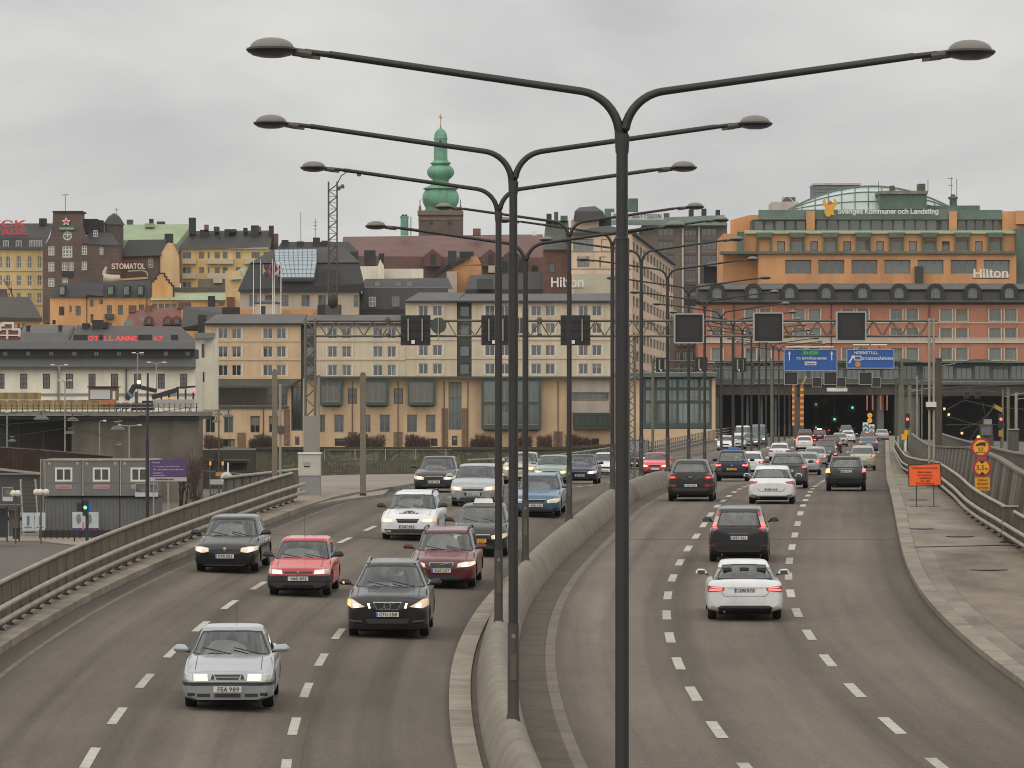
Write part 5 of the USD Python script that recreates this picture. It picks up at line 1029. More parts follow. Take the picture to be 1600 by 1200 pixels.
    block(d, 'roof', [(950, 352, 958), (1137, 352, 958), (953, 343, 960), (1132, 336, 962), (1137, 352, 985), (950, 352, 985), (1130, 336, 975)], R_COPPER_D)
    for (u0, v0, u1, v1, m) in ((982, 310, 997, 333, R_COPPER_D), (1077, 327, 1084, 337, R_BLACK), (1097, 326, 1104, 337, R_BLACK), (1119, 328, 1125, 338, R_BLACK), (945, 326, 960, 344, R_COPPER_D), (1037, 333, 1046, 343, R_OLIVE)): pbox(d, 'chimney', u0, v0, u1, v1, 963, 4, m)
    s = thing('rooftop_sign', 'white rooftop board lettered EINAR MATTSSON in blue, on the green copper roof', 'sign', 996, 343, 955); s.part('board', boxpx(MB(), 955, 331.5, 1037, 343, 955, .4), M_WHITE); s.part('lettering', lettering('EINAR MATTSSON', 959, 334, 1033, 341, 954.9, .15), mat('sign_blue', (0.03, 0.07, 0.18), .5))
    e = thing('dark_annex', 'dark grey windowless annex left of the orange terraced building', 'building', 1140, 460, 735); pbox(e, 'wall', 1100, 415, 1184, 480, 735, 14, R_BLACK); block(e, 'roof', [(1098, 416, 733), (1186, 416, 733), (1108, 408, 738), (1180, 409, 738), (1098, 416, 750), (1186, 416, 750)], R_SLATE); pbox(e, 'hatch', 1136, 420, 1142, 425, 734.8, .2, M_FRAME_D)
    pbox(e, 'red_annex', 1184.3, 413, 1216, 480, 736, 12, wallm('rust_cladding', (0.30, 0.12, 0.08)), label='rust-red cladding'); pbox(e, 'red_annex_roof', 1183, 410.5, 1218, 413, 735.5, 13, R_SLATE)

def red_block():
    Y = 650; pl = flat(Y); t = thing('red_hotel_wing', 'salmon-red building with black mansard and arched dormers, above the tunnel mouths', 'building', 1345, 600, Y)
    P = [(1113, 1121.5), (1123, 1131)]; P = []
    cols = []
    for i, c in enumerate(np.arange(1118, 1660, 76.6)): cols += [(c - 17.5, c - 1), (c + 6.5, c + 23.5)]
    cols = [(u0 + 0, u1) for (u0, u1) in [(1112, 1129), (1165, 1181), (1188, 1204), (1240, 1257), (1264, 1281), (1316, 1333), (1340, 1357), (1392, 1409.5), (1416.5, 1434), (1469.5, 1487), (1494, 1511.5), (1546, 1563.5), (1570.5, 1588), (1623, 1640), (1647, 1664)]]
    rows = [(483, 501.5), (513, 531.5), (544, 562)]
    facade(t, pl, [(1091, 476), (1690, 476), (1690, 566), (1091, 566)], W_RED, grid(cols, rows, 'two'), frame=M_FRAME_LG, pane=PANE_G, fw=.14); mass(t, 1091, 476, 1690, 600, Y, 20, W_RED)
    for (u0, u1) in cols:
        for (v0, v1) in rows:
            for (a, b) in ((u0 - 2.2, u0 - .2), (u1 + .2, u1 + 2.2)): t.part('window_surround', boxpx(MB(), a, v0 - .5, b, v1 + .5, Y - .09, .08), M_STUCCO_BAND)
            t.part('sill', boxpx(MB(), u0 - 2.2, v1 + .6, u1 + 2.2, v1 + 1.8, Y - .16, .15), M_STUCCO_BAND)
    for (v0, v1) in ((503.3, 505.2), (565, 567)): t.part('moulding', boxpx(MB(), 1091.3, v0, 1690, v1, Y - .12, .11), M_STUCCO_BAND)
    t.part('pale_band', boxpx(MB(), 1091.3, 533, 1690, 536, Y - .2, .19), M_STUCCO_BAND); t.part('pale_wall_band', boxpx(MB(), 1091.3, 527.5, 1690, 533, Y - .055, .05), mat('band_plaster', (0.44, 0.35, 0.28), .85, var=.1, scale=.4))
    t.part('cornice', MB().hull([at(u, v, y) for u in (1088, 1692) for (v, y) in ((476, Y), (470, Y - 1.1), (472, Y - 1.1), (469, Y + 1))]), R_ZINC)
    t.part('mansard', MB().hull([at(u, v, y) for u in (1090, 1692) for (v, y) in ((470, Y), (450, Y + 1.6), (443, Y + 5), (443, Y + 16), (470, Y + 18))]), R_BLACK)
    t.part('mansard_band', MB().hull([at(u, v, y) for u in (1092, 1690) for (v, y) in ((452, Y + 1.0), (444.5, Y + 3.4), (452, Y + 2), (446, Y + 4.5))]), R_ZINC)
    for c in (1120.5, 1177, 1234, 1291, 1348, 1405, 1462, 1520, 1577.5, 1635):
        y0 = Y - .3; r = 11 / FPX * Y; p = at(c, 456, y0); zt = p[2]
        o = sbox(p[0] - r, at(c, 469, y0)[2], p[0] + r, zt); from shapely.geometry import Point
        ar = o.union(Point(p[0], zt).buffer(r, 10)); big = ar.buffer(.22, join_style=1); fp = Plane(0, y0, 1600, y0); off = (0 - CU) / FPX * y0
        sh = lambda g_: affinity.translate(g_, -off, 0)
        dm = t.part('dormer', fp.extr(sh(big.difference(ar.buffer(-.35))), -4.0, 0), R_BLACK); inn = ar.buffer(-.35)
        t.part('pane', fp.extr(sh(inn), -.5, -.4), PANE_G, dm); fr = inn.difference(inn.buffer(-.12))
        for k in (-.5, 0, .5): fr = fr.union(sbox(p[0] + k * r - .06, o.bounds[1], p[0] + k * r + .06, zt + r).intersection(inn))
        fr = fr.union(sbox(p[0] - r, zt - .05, p[0] + r, zt + .07).intersection(inn)); t.part('dormer_window', trimesh.util.concatenate([fp.extr(sh(g_), -.4, -.28) for g_ in getattr(fr, 'geoms', [fr])]), M_FRAME_LG, dm)
    for u in (1147, 1299, 1452): t.part('downpipe', boxpx(MB(), u - .7, 470, u + .7, 566, Y - .25, .16), M_FRAME_D)
    # orange terraced building above
    Y2 = 700; q = flat(Y2); o = thing('orange_terraced_building', 'orange terraced building with green copper hoods and a glass vault roof, top right', 'building', 1380, 442, Y2)
    c2 = [(1225 + i * 51.7, 1267.5 + i * 51.7) for i in range(8)]
    ws = [(u0 + 2, 406, u1, 428, 'three', M_FRAME_LG, PANE_G) for (u0, u1) in c2[:7]]
    facade(o, q, [(1185, 397), (1588, 397), (1588, 470), (1185, 470)], W_ORANGE, ws, deep=.9, thick=1.2, fw=.16); mass(o, 1185, 397, 1588, 480, Y2, 20, W_ORANGE, gap=1.3)
    Y3 = 704; q3 = flat(Y3)
    ws = [(1237 + i * 51.6 + (i // 2) * .3, 370 + 6, 1255 + i * 51.6, 392, 'plain', M_FRAME_LG, PANE_G) for i in range(7)] + [(1214.5 + i * 51.5, 377, 1226.5 + i * 51.5, 392, 'plain', M_FRAME_D, PANE_L) for i in range(7)]
    facade(o, q3, [(1130, 365), (1587, 365), (1587, 397), (1130, 397)], W_ORANGE, ws, deep=.5, thick=.8); mass(o, 1130, 366, 1587, 480, Y3, 22, W_ORANGE, gap=.9)
    for i in range(8):
        u = 1246 - 51.6 + i * 51.6 if i < 8 else 0
        a = [at(u - 13.5, 364, Y3 - 1.2), at(u + 13.5, 364, Y3 - 1.2), at(u - 9.5, 371, Y3 - 1.2), at(u + 9.5, 371, Y3 - 1.2), at(u - 13.5, 362, Y3 - .02), at(u + 13.5, 362, Y3 - .02), at(u - 9.5, 371, Y3 - .02), at(u + 9.5, 371, Y3 - .02)]
        o.part('copper_hood', MB().hull(a), R_COPPER_D)
        for s_ in (-1, 1): o.part('copper_jamb', boxpx(MB(), u + s_ * 10.4 - 1.2, 371, u + s_ * 10.4 + 1.2, 392, Y3 - .5, .48), R_COPPER_D)
    o.part('copper_band', boxpx(MB(), 1126, 392.6, 1588, 396.6, Y3 - 4.6, 4.4), R_COPPER_D); o.part('terrace_edge', MB().hull([at(u, v, y) for u in (1163, 1588) for (v, y) in ((365, Y3 - .6), (361, Y3 - .4), (360, Y3 + 4), (365, Y3 + 4))]), R_PALE)
    pbox(o, 'end_pier', 1588.3, 357, 1640, 480, Y3 - 2, 20, R_COPPER_D); pbox(o, 'left_wall', 1127.5, 366.5, 1163, 398, Y3 - 1.5, 1.2, W_ORANGE)
    pbox(o, 'corner_pier', 1152, 362, 1163, 398, Y3 - 2.5, .9, R_COPPER_D); block(o, 'rear_wall', [(1141, 344, 716), (1171, 336, 716), (1186, 336, 716), (1141, 368, 716), (1186, 368, 716), (1141, 344, 730), (1186, 336, 730), (1141, 368, 730), (1186, 368, 730)], W_ORANGE)
    Y4 = 710; q4 = flat(Y4)
    facade(o, q4, [(1175, 343), (1570, 343), (1570, 362), (1175, 362)], M_GREEN_D, [(1178 + i * 16.5, 344.5, 1193 + i * 16.5, 360, 'plain', M_FRAME_G, PANE_G) for i in range(5)] + [(1276 + i * 17.2, 343.8, 1292 + i * 17.2, 360, 'plain', M_FRAME_LG, PANE_G) for i in range(12)] + [(1497 + i * 13.8, 343.8, 1509.5 + i * 13.8, 360, 'plain', M_FRAME_LG, PANE) for i in range(5)], deep=.3)
    mass(o, 1175, 343, 1600, 365, Y4, 16, M_GREEN_D); o.part('copper_parapet', MB().hull([at(u, v, y) for u in (1185, 1566) for (v, y) in ((343, Y4 - .9), (328, Y4 - .3), (328, Y4 + 4), (343, Y4 + 4))]), R_COPPER_D)
    for (u0, u1) in ((1260, 1273), (1483, 1495.5)): pbox(o, 'orange_pier', u0, 330, u1, 359.5, Y4 - 1.2, 1.1, W_ORANGE)
    pbox(o, 'right_block', 1566, 330, 1660, 362, Y4 - .5, 14, W_ORANGE); pbox(o, 'right_tower', 1588, 329, 1660, 350, Y4 - 2, 6, W_ORANGE); pbox(o, 'upper_parapet', 1448, 321, 1531, 328.5, Y4 + 3, 6, R_COPPER_D)
    # glass vault
    n = 26; xs = np.linspace(1232, 1492, n); top = [292 + 37 * (abs(x - 1362) / 130) ** 2.0 for x in xs]
    V, F = [], []
    for x, v in zip(xs, top):
        for (f, y) in ((1.0, Y4 + 2), (.75, Y4 + 5), (.4, Y4 + 9), (0, Y4 + 16)):
            V.append(at(x, 329 - (329 - v) * (1 - f ** 1.6) if f < 1 else 329, y))
    for i in range(n - 1):
        for j in range(3): a = i * 4 + j; F += [[a, a + 4, a + 5], [a, a + 5, a + 1]]
    V = np.array(V); vt = o.part('glass_vault', (np.vstack([V, V - (0, 0, .15)]), np.vstack([np.array(F), np.array(F)[:, ::-1] + len(V)])), mat('vault_glass', (0.33, 0.40, 0.36), .15, var=.2, scale=.3, spec=.8))
    mb = MB()
    for i in range(0, n, 2): mb.tube(V[i * 4:i * 4 + 4] + (0, 0, .06), .09, 4)
    for j in range(4): mb.tube(V[j::4] + (0, 0, .06), .10 if j < 3 else .2, 4)
    o.part('vault_rib', mb, R_COPPER_D, vt)
    pbox(o, 'copper_plant_room', 1375, 300, 1448, 327, Y4 + 1, 7, R_COPPER_D); pbox(o, 'plant_room_cap', 1373, 298, 1450, 303, Y4 + .6, 8, mat('rust_streaked_copper', (0.22, 0.20, 0.14), .8, var=.4, scale=1.0)); pbox(o, 'vent', 1391, 290, 1398, 299, Y4 + 3, 2, R_OLIVE); pbox(o, 'vent', 1435, 287, 1446, 299, Y4 + 3, 3, R_OLIVE)
    o.part('turret', MB().lathe([(0, 0), (.55, 0), (.55, 1.0), (.8, 1.05), (.8, 1.3), (.35, 1.5), (.35, 1.75), (0, 1.8)], at(1489, 321, Y4 + 5), 14), R_COPPER_D)
    for (u, v0, v1) in ((1487, 277, 320), (1495, 279, 322), (1373, 283, 300), (1450, 281, 300)): o.part('mast', MB().tube([at(u, v1, Y4 + 4), at(u, v0, Y4 + 4)], .05, 5), M_STEEL_D)
    o.part('mast_bars', MB().tube([at(1480, 279, Y4 + 4), at(1489, 279, Y4 + 4)], .05, 5).tube([at(1482, 290, Y4 + 4), at(1489, 290, Y4 + 4)], .05, 5), M_STEEL_D)
    s = thing('association_sign', 'white letters Sveriges Kommuner och Landsting beside a yellow emblem on the copper parapet', 'sign', 1388, 336, Y4 - 1.2); s.part('letters', lettering('Sveriges Kommuner och Landsting', 1309, 326, 1466, 336.5, Y4 - 1.3, .25, True), M_WHITE)
    yl = mat('emblem_yellow', (0.62, 0.34, 0.02), .5); rd = mat('emblem_red', (0.55, 0.10, 0.03), .5); ps = flat(Y4 - 1.6)
    em = Polygon([ps.sz(u, v) for u, v in ((1292, 337), (1289, 331), (1290.5, 324), (1287, 320), (1286.5, 314), (1289, 311.5), (1289.5, 317), (1293, 321), (1297, 322), (1302, 320), (1304, 316), (1304, 311), (1306.5, 315), (1306.5, 320), (1302.5, 326), (1301, 331), (1303, 335), (1298, 334), (1296, 337.5))]).buffer(.1)
    s.part('emblem', ps.extr(em, -.3, 0), yl); s.part('emblem_dot', MB().tube([at(1296.5, 317, Y4 - 1.62), at(1296.5, 317, Y4 - 1.3)], .36, 14), rd)
    h = thing('hotel_sign', 'white Hilton letters standing before the orange terrace, far right', 'sign', 1548, 435, 652); h.part('letters', lettering('Hilton', 1521, 420, 1575, 434, 690, .3, True), M_WHITE); h.part('rail', boxpx(MB(), 1520, 434.5, 1577, 435.8, 690.1, .3), M_STEEL_D)
    pbox(o, 'door', 1430, 416, 1443, 442, Y2 - .9, .85, M_FRAME_D)
    for (u0, v0, u1, v1, Yb, m, lab) in ((1272, 289, 1344, 310, 1500, W_LAV, 'grey-blue slab block far behind the glass vault'), (1207, 315, 1247, 332, 1300, W_GREYP, 'pale rooftop plant block left of the glass vault')):
        b = thing('far_block', lab, 'building', u0, v1, Yb); pbox(b, 'wall', u0, v0, u1, v1 + 60, Yb, 20, mat('far_blue_grey', (0.13, 0.155, 0.19), .7, var=.1, scale=.1) if Yb == 1500 else m)
        if Yb == 1500: pbox(b, 'roof', u0 - 1, v0 - 3, u1 + 1, v0, Yb - .5, 21, W_GREYP); windows(b, flat(Yb - .2), [(u0 + 3, v0 + 3 + i * 5, u1 - 3, v0 + 6 + i * 5, 'wide', M_FRAME_LG) for i in range(3)], deep=.1)
        else: pbox(b, 'plant', 1224, 308, 1243, 315, Yb + 4, 8, M_STEEL_D); b.part('frame', MB().tube([at(1216, 318, Yb), at(1230, 305, Yb), at(1243, 318, Yb)], .12, 5), M_WHITE)

def tunnels():
    # portal structure: beam, piers, dark bores
    t = thing('tunnel_portal', 'grey concrete portal beam and piers with dark road tunnels under the red building', 'tunnel portal', 1300, 690, 612)
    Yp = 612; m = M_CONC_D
    t.part('beam', boxpx(MB(), 1118.5, 601, 1700, 617, Yp, 30), mat('portal_beam', (0.075, 0.069, 0.061), .9, var=.25, scale=.3, dirt=(.3, .8)))
    t.part('beam_lip', boxpx(MB(), 1118.5, 599, 1700, 601, Yp - .4, 1.0), M_CONC_D)
    for (u0, u1) in ((1118.5, 1124), (1240, 1256), (1371, 1381), (1398, 1437)): t.part('pier', boxpx(MB(), u0, 617.1, u1, 690, Yp + .3, 40), m)
    a, b = at(1119, 690, Yp + 45), at(1700, 617, Yp + 45)
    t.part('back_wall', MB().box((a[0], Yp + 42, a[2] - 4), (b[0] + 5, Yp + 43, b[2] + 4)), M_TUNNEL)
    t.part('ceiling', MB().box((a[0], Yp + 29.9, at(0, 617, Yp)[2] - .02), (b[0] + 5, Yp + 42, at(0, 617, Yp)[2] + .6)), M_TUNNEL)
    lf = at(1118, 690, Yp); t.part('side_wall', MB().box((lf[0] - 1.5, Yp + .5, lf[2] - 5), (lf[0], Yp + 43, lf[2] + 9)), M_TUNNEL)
    for u in (1146, 1168, 1190, 1212): t.part('column', boxpx(MB(), u - 1.6, 617.1, u + 1.6, 690, Yp + 1.5, 1.0), m)
    for (u, v) in ((1212, 640), (1290, 636), (1330, 648)): t.part('tunnel_fan', MB().tube([at(u, v - 9, Yp + 12), at(u, v - 9, Yp + 15)], .6, 12), M_STEEL_D)
    # green-grey arcade above
    g_ = thing('glazed_arcade', 'grey-green steel and glass arcade running between the tunnel beam and the red building', 'arcade', 1350, 600, 640); pl = flat(636)
    us = np.arange(1122, 1680, 28.6); ws = [(u, 571, u + 25.5, 593, 'three', M_FRAME_G, PANE_G) for u in us]
    facade(g_, pl, [(1118.5, 567.3), (1690, 567.3), (1690, 599), (1118.5, 599)], mat('arcade_steel', (0.085, 0.098, 0.085), .6, var=.2, scale=.4), ws, deep=.25, thick=.5); mass(g_, 1118.5, 567.5, 1690, 601, 636, 12, M_GREEN_D, gap=.6)
    g_.part('cornice', boxpx(MB(), 1118.5, 564.8, 1690, 567.2, 634.6, 2), R_COPPER_D); g_.part('handrail', boxpx(MB(), 1470, 596, 1690, 597, 632, .2), M_STEEL); 
    for c in (1415, 1530): g_.part('arched_hood', MB().hull([at(c + a, v, y) for a, v in ((-26, 566), (-16, 562), (0, 560.5), (16, 562), (26, 566)) for y in (634.4, 637)]), R_COPPER_D)
    for u in np.arange(1470, 1680, 30): g_.part('post', boxpx(MB(), u, 597, u + 1, 601, 632, .2), M_STEEL)
    k = MB(); k.hull([at(u, v, y) for u in (1046, 1122) for (v, y) in ((496, 600 + 60), (640, 660), (496, 675), (640, 675))]); b = thing('dark_link_building', 'dark brown recessed building between the salmon block and the red building', 'building', 1085, 600, 660); b.part('wall', k, W_STONE)
    windows(b, flat(659.6), [(1056 + i * 10, 505 + r * 22, 1064 + i * 10, 519 + r * 22, 'two', M_FRAME_D, PANE) for i in range(3) for r in range(4)], deep=.02)
    # signals, lamps and marker strips at the mouths
    def sig(u, v, Y, col, lab, r=.16, nm='tunnel_signal'):
        s = thing(nm, lab, 'signal lamp', u, v, Y); s.part('housing', boxpx(MB(), u - 4.5, v - 4.5, u + 4.5, v + 4.5, Y + .05, .3), M_BLACK); s.part('lamp', MB().tube([at(u, v, Y + .04), at(u, v, Y - .06)], r, 14), col); s.part('hanger', MB().tube([at(u, v - 4, Y + .2), at(u, 616, Y + .2)], .05, 5), M_STEEL_D)
    sig(1304, 655, 618, G_GREEN, 'green lane signal low in the middle of the right tunnel mouth'); sig(1332, 637, 619, G_GREEN, 'green lane signal high in the right tunnel mouth'); sig(1275, 668, 622, G_GREEN, 'small dim green signal at the left of the right tunnel mouth', .1)
    sig(1275, 632, 617, mat('dim_amber', (.3, .2, .03), .4, emit=.25, ecol=(1, .7, .1)), 'dim yellow lamp at the left of the right tunnel mouth', .16)
    st = mat('marker_yellow', (0.62, 0.36, 0.03), .5); rd = mat('marker_red', (0.42, 0.05, 0.02), .5)
    for (u, tilt, lab) in ((1239.5, 5, 'yellow and red striped height marker hanging left of the tunnel, the thinner one'), (1253, 7, 'yellow and red striped height marker hanging left of the tunnel, the thicker one')):
        s = thing('height_marker', lab, 'height marker', u, 666, 560, 'hanging height markers'); n = 14
        for i in range(n):
            v0, v1 = 602 + 63 * i / n, 602 + 63 * (i + 1) / n; s.part('stripe', boxpx(MB(), u - (1.8 if u < 1245 else 2.6), v0, u + (1.8 if u < 1245 else 2.6), v1 - .3, 560, .25), st if i % 2 else rd)
        s.part('arm', MB().tube([at(u, 602, 560.1), at(u + tilt, 588, 560.1)], .1, 6), st)
    for u in (1355, 1363.5, 1376, 1386): obj('marker_strip', boxpx(MB(), u - 1.1, 618, u + 1.1, 641, 611.6, .2), mat('marker_orange', (0.42, 0.12, 0.06), .6), f'orange-red vertical marker strip at the tunnel divider, {dict([(1355, "first from the left"), (1363.5, "second from the left"), (1376, "third from the left"), (1386, "rightmost")])[u]}', 'marker strip', 'orange marker strips')
    bl = mat('sign_chevron_blue', (0.03, 0.16, 0.30), .5)
    for (u, v0, v1, lab) in ((1352.5, 660, 675, 'blue and white chevron board at the tunnel divider, the taller left one'), (1362, 663, 676, 'blue and white chevron board at the tunnel divider, the right one')):
        s = thing('chevron_board', lab, 'chevron board', u, 680, 560, 'chevron boards'); s.part('board', boxpx(MB(), u - 4.2, v0, u + 4.2, v1, 560, .15), M_WHITE); pl_ = flat(559.9)
        for i in range(2):
            vv = v0 + 1 + i * 7; s.part('chevron', pl_.extr(Polygon([pl_.sz(a, b) for a, b in ((u - 3.8, vv + 5), (u, vv + 1), (u + 3.8, vv + 5), (u + 3.8, vv + 1.5 + 5.5), (u, vv + 4), (u - 3.8, vv + 7))]), -.08, .02), bl)
        s.part('post', MB().tube([at(u, v1, 560.1), at(u, 690, 560.1)], .06, 6), M_STEEL)
    s = thing('warning_lamps', 'pair of orange warning lamps above the chevron boards', 'warning lamp', 1358, 680, 561)
    for v in (649, 657): s.part('lamp', MB().tube([at(1359, v, 561), at(1359, v, 561.3)], .32, 14), mat('warning_orange', (0.4, 0.16, 0.02), .4, emit=.35, ecol=(1, .45, .05)))
    s.part('post', MB().tube([at(1359, 645, 561.2), at(1359, 690, 561.2)], .07, 6), M_STEEL_D)
hotel(); tall_peach(); red_block(); tunnels()
# ------------------------------------------------------------------ the hillside town, left and middle
def church():
    Y = 1100; cxu = 688.5
    t = thing('church', 'church tower of brown brick with a green copper onion spire', 'church', cxu, 470, Y)
    pbox(t, 'tower', 654, 336, 723, 470, Y, 10.5, W_BRICK); c = at(cxu, 336, Y + 5.3); k = Y / FPX
    w = 35.5 * k
    t.part('tower_cornice', MB().box((c[0] - w, Y - .5, c[2] - .2), (c[0] + w, Y + 11, c[2] + .9)).box((c[0] - w * .97, Y - .2, c[2] - 1.4), (c[0] + w * .97, Y + 10.8, c[2] - .9)), W_STONE)
    for s_ in (-1, 1): t.part('corner_finial', MB().lathe([(0, 0), (.35, 0), (.3, .9), (.12, 1.2), (.1, 2.6), (0, 2.8)], (c[0] + s_ * (w - .6), Y, c[2] + .9), 8), W_STONE)
    for du in (-15, 14): t.part('tower_opening', boxpx(MB(), cxu + du - 3, 346, cxu + du + 3, 351, Y - .03, .03), M_BLACK)
    def dome(vr): return [(r * k, at(cxu, v, Y)[2] - c[2]) for r, v in vr]
    def fluted(prof, n=14, amp=.06):
        m = trimesh.creation.revolve(np.array(prof), sections=64); v = np.array(m.vertices); a = np.arctan2(v[:, 1], v[:, 0]); f = 1 + amp * np.abs(np.cos(a * n / 2)) - amp; v[:, 0] *= f; v[:, 1] *= f; m.vertices = v; m.apply_translation(c); return m
    big = t.part('onion_dome', fluted(dome([(0, 330), (23, 330), (24.5, 327), (23.5, 324), (25.5, 320), (28, 315), (28.8, 309), (28.2, 303), (26, 298), (23.5, 295), (0, 295)])), R_VERD, smooth=50)
    t.part('ledge', fluted(dome([(0, 295), (24, 295.6), (28, 293.2), (24, 291.2), (17, 288), (12.5, 283), (0, 283)]), amp=0), R_VERD)
    t.part('upper_onion', fluted(dome([(0, 283), (12.5, 283), (13, 279), (18, 275), (21, 271), (21.4, 266), (20, 262), (16, 258), (12, 256.5), (0, 256.5)])), R_VERD, smooth=50)
    t.part('ledge', fluted(dome([(0, 256.5), (13, 256.5), (16.5, 253.3), (13.5, 251), (11.5, 249), (0, 249)]), amp=0), R_VERD)
    lan = trimesh.creation.revolve(np.array(dome([(0, 249), (11.6, 249), (11.2, 222), (10.8, 216), (0, 216)])), sections=8); lan.apply_transform(trimesh.transformations.rotation_matrix(math.pi / 8, [0, 0, 1])); lan.apply_translation(c); lp = t.part('lantern', lan, R_VERD)
    t.part('lantern_opening', boxpx(MB(), cxu - 2.4, 219, cxu + 1.2, 227, Y + 5.3 - 1.85, .3), M_BLACK, lp)
    t.part('cap', fluted(dome([(0, 216), (10.6, 216), (11.2, 214.5), (10, 212), (10.2, 209), (7.5, 203), (4, 200), (1.2, 198), (0, 197)]), amp=0), R_VERD, smooth=40)
    t.part('ball', MB().lathe(dome([(0, 198), (1.4, 196.6), (1.5, 195.5), (.9, 194), (0, 193.5)]), c, 12), mat('gilt', (0.42, 0.28, 0.07), .35, .7))
    t.part('cross', MB().tube([c + (0, 0, at(cxu, 195, Y)[2] - c[2]), c + (0, 0, at(cxu, 176, Y)[2] - c[2])], .11, 6).bar(c + (-3.4 * k, 0, at(cxu, 181, Y)[2] - c[2]), c + (3.4 * k, 0, at(cxu, 181, Y)[2] - c[2]), .2).tube([c + (-2 * k, 0, at(cxu, 179, Y)[2] - c[2]), c + (2 * k, 0, at(cxu, 183, Y)[2] - c[2])], .1, 5), mat('gilt', (0.42, 0.28, 0.07), .35, .7))
    # the long roof in front of the tower
    N = thing('church_nave', 'long reddish tiled church roof with small dormers below the green spire', 'church hall', 690, 440, 1040)
    block(N, 'roof', [(533, 400, 1030), (852, 402, 1030), (536, 370, 1050), (848, 366, 1050), (533, 400, 1075), (852, 402, 1075), (533, 445, 1029), (852, 445, 1029), (533, 445, 1075), (852, 445, 1075)], R_TILE2)
    for u in (676, 766, 800): 
        block(N, 'dormer', [(u - 13, 416, 1024), (u + 13, 416, 1024), (u - 13, 399, 1024), (u + 13, 399, 1024), (u, 389, 1024), (u - 13, 416, 1034), (u + 13, 416, 1034), (u, 389, 1040), (u - 13, 399, 1040), (u + 13, 399, 1040)], R_TILE2); pbox(N, 'dormer_opening', u - 3, 397, u + 5, 414, 1023.9, .09, M_BLACK)
    for (u0, v0, u1, v1, m) in ((739, 357, 751, 368, W_BRICK2), (570, 388, 579, 400, R_SLATE), (831, 361, 838, 368, W_WHITE)): pbox(N, 'chimney', u0, v0, u1, v1, 1040, 3, m)
    s = thing('copper_flue', 'round green copper flue with two black caps on the long tiled roof', 'chimney', 632, 368, 1045); p = at(632, 368, 1045)
    s.part('drum', MB().lathe([(0, 0), (.92, 0), (.92, 4.1), (1.02, 4.15), (1.02, 4.5), (0, 4.5)], p, 18), R_VERD, smooth=30)
    for d in (-.35, .35): s.part('cap', MB().lathe([(0, 0), (.3, 0), (.3, .35), (0, .5)], p + (d, 0, 4.5), 10), M_BLACK)
    s.part('pipe', MB().tube([p + (1.5, 0, 0), p + (1.5, 0, 4.4)], .1, 6), M_STEEL_D)

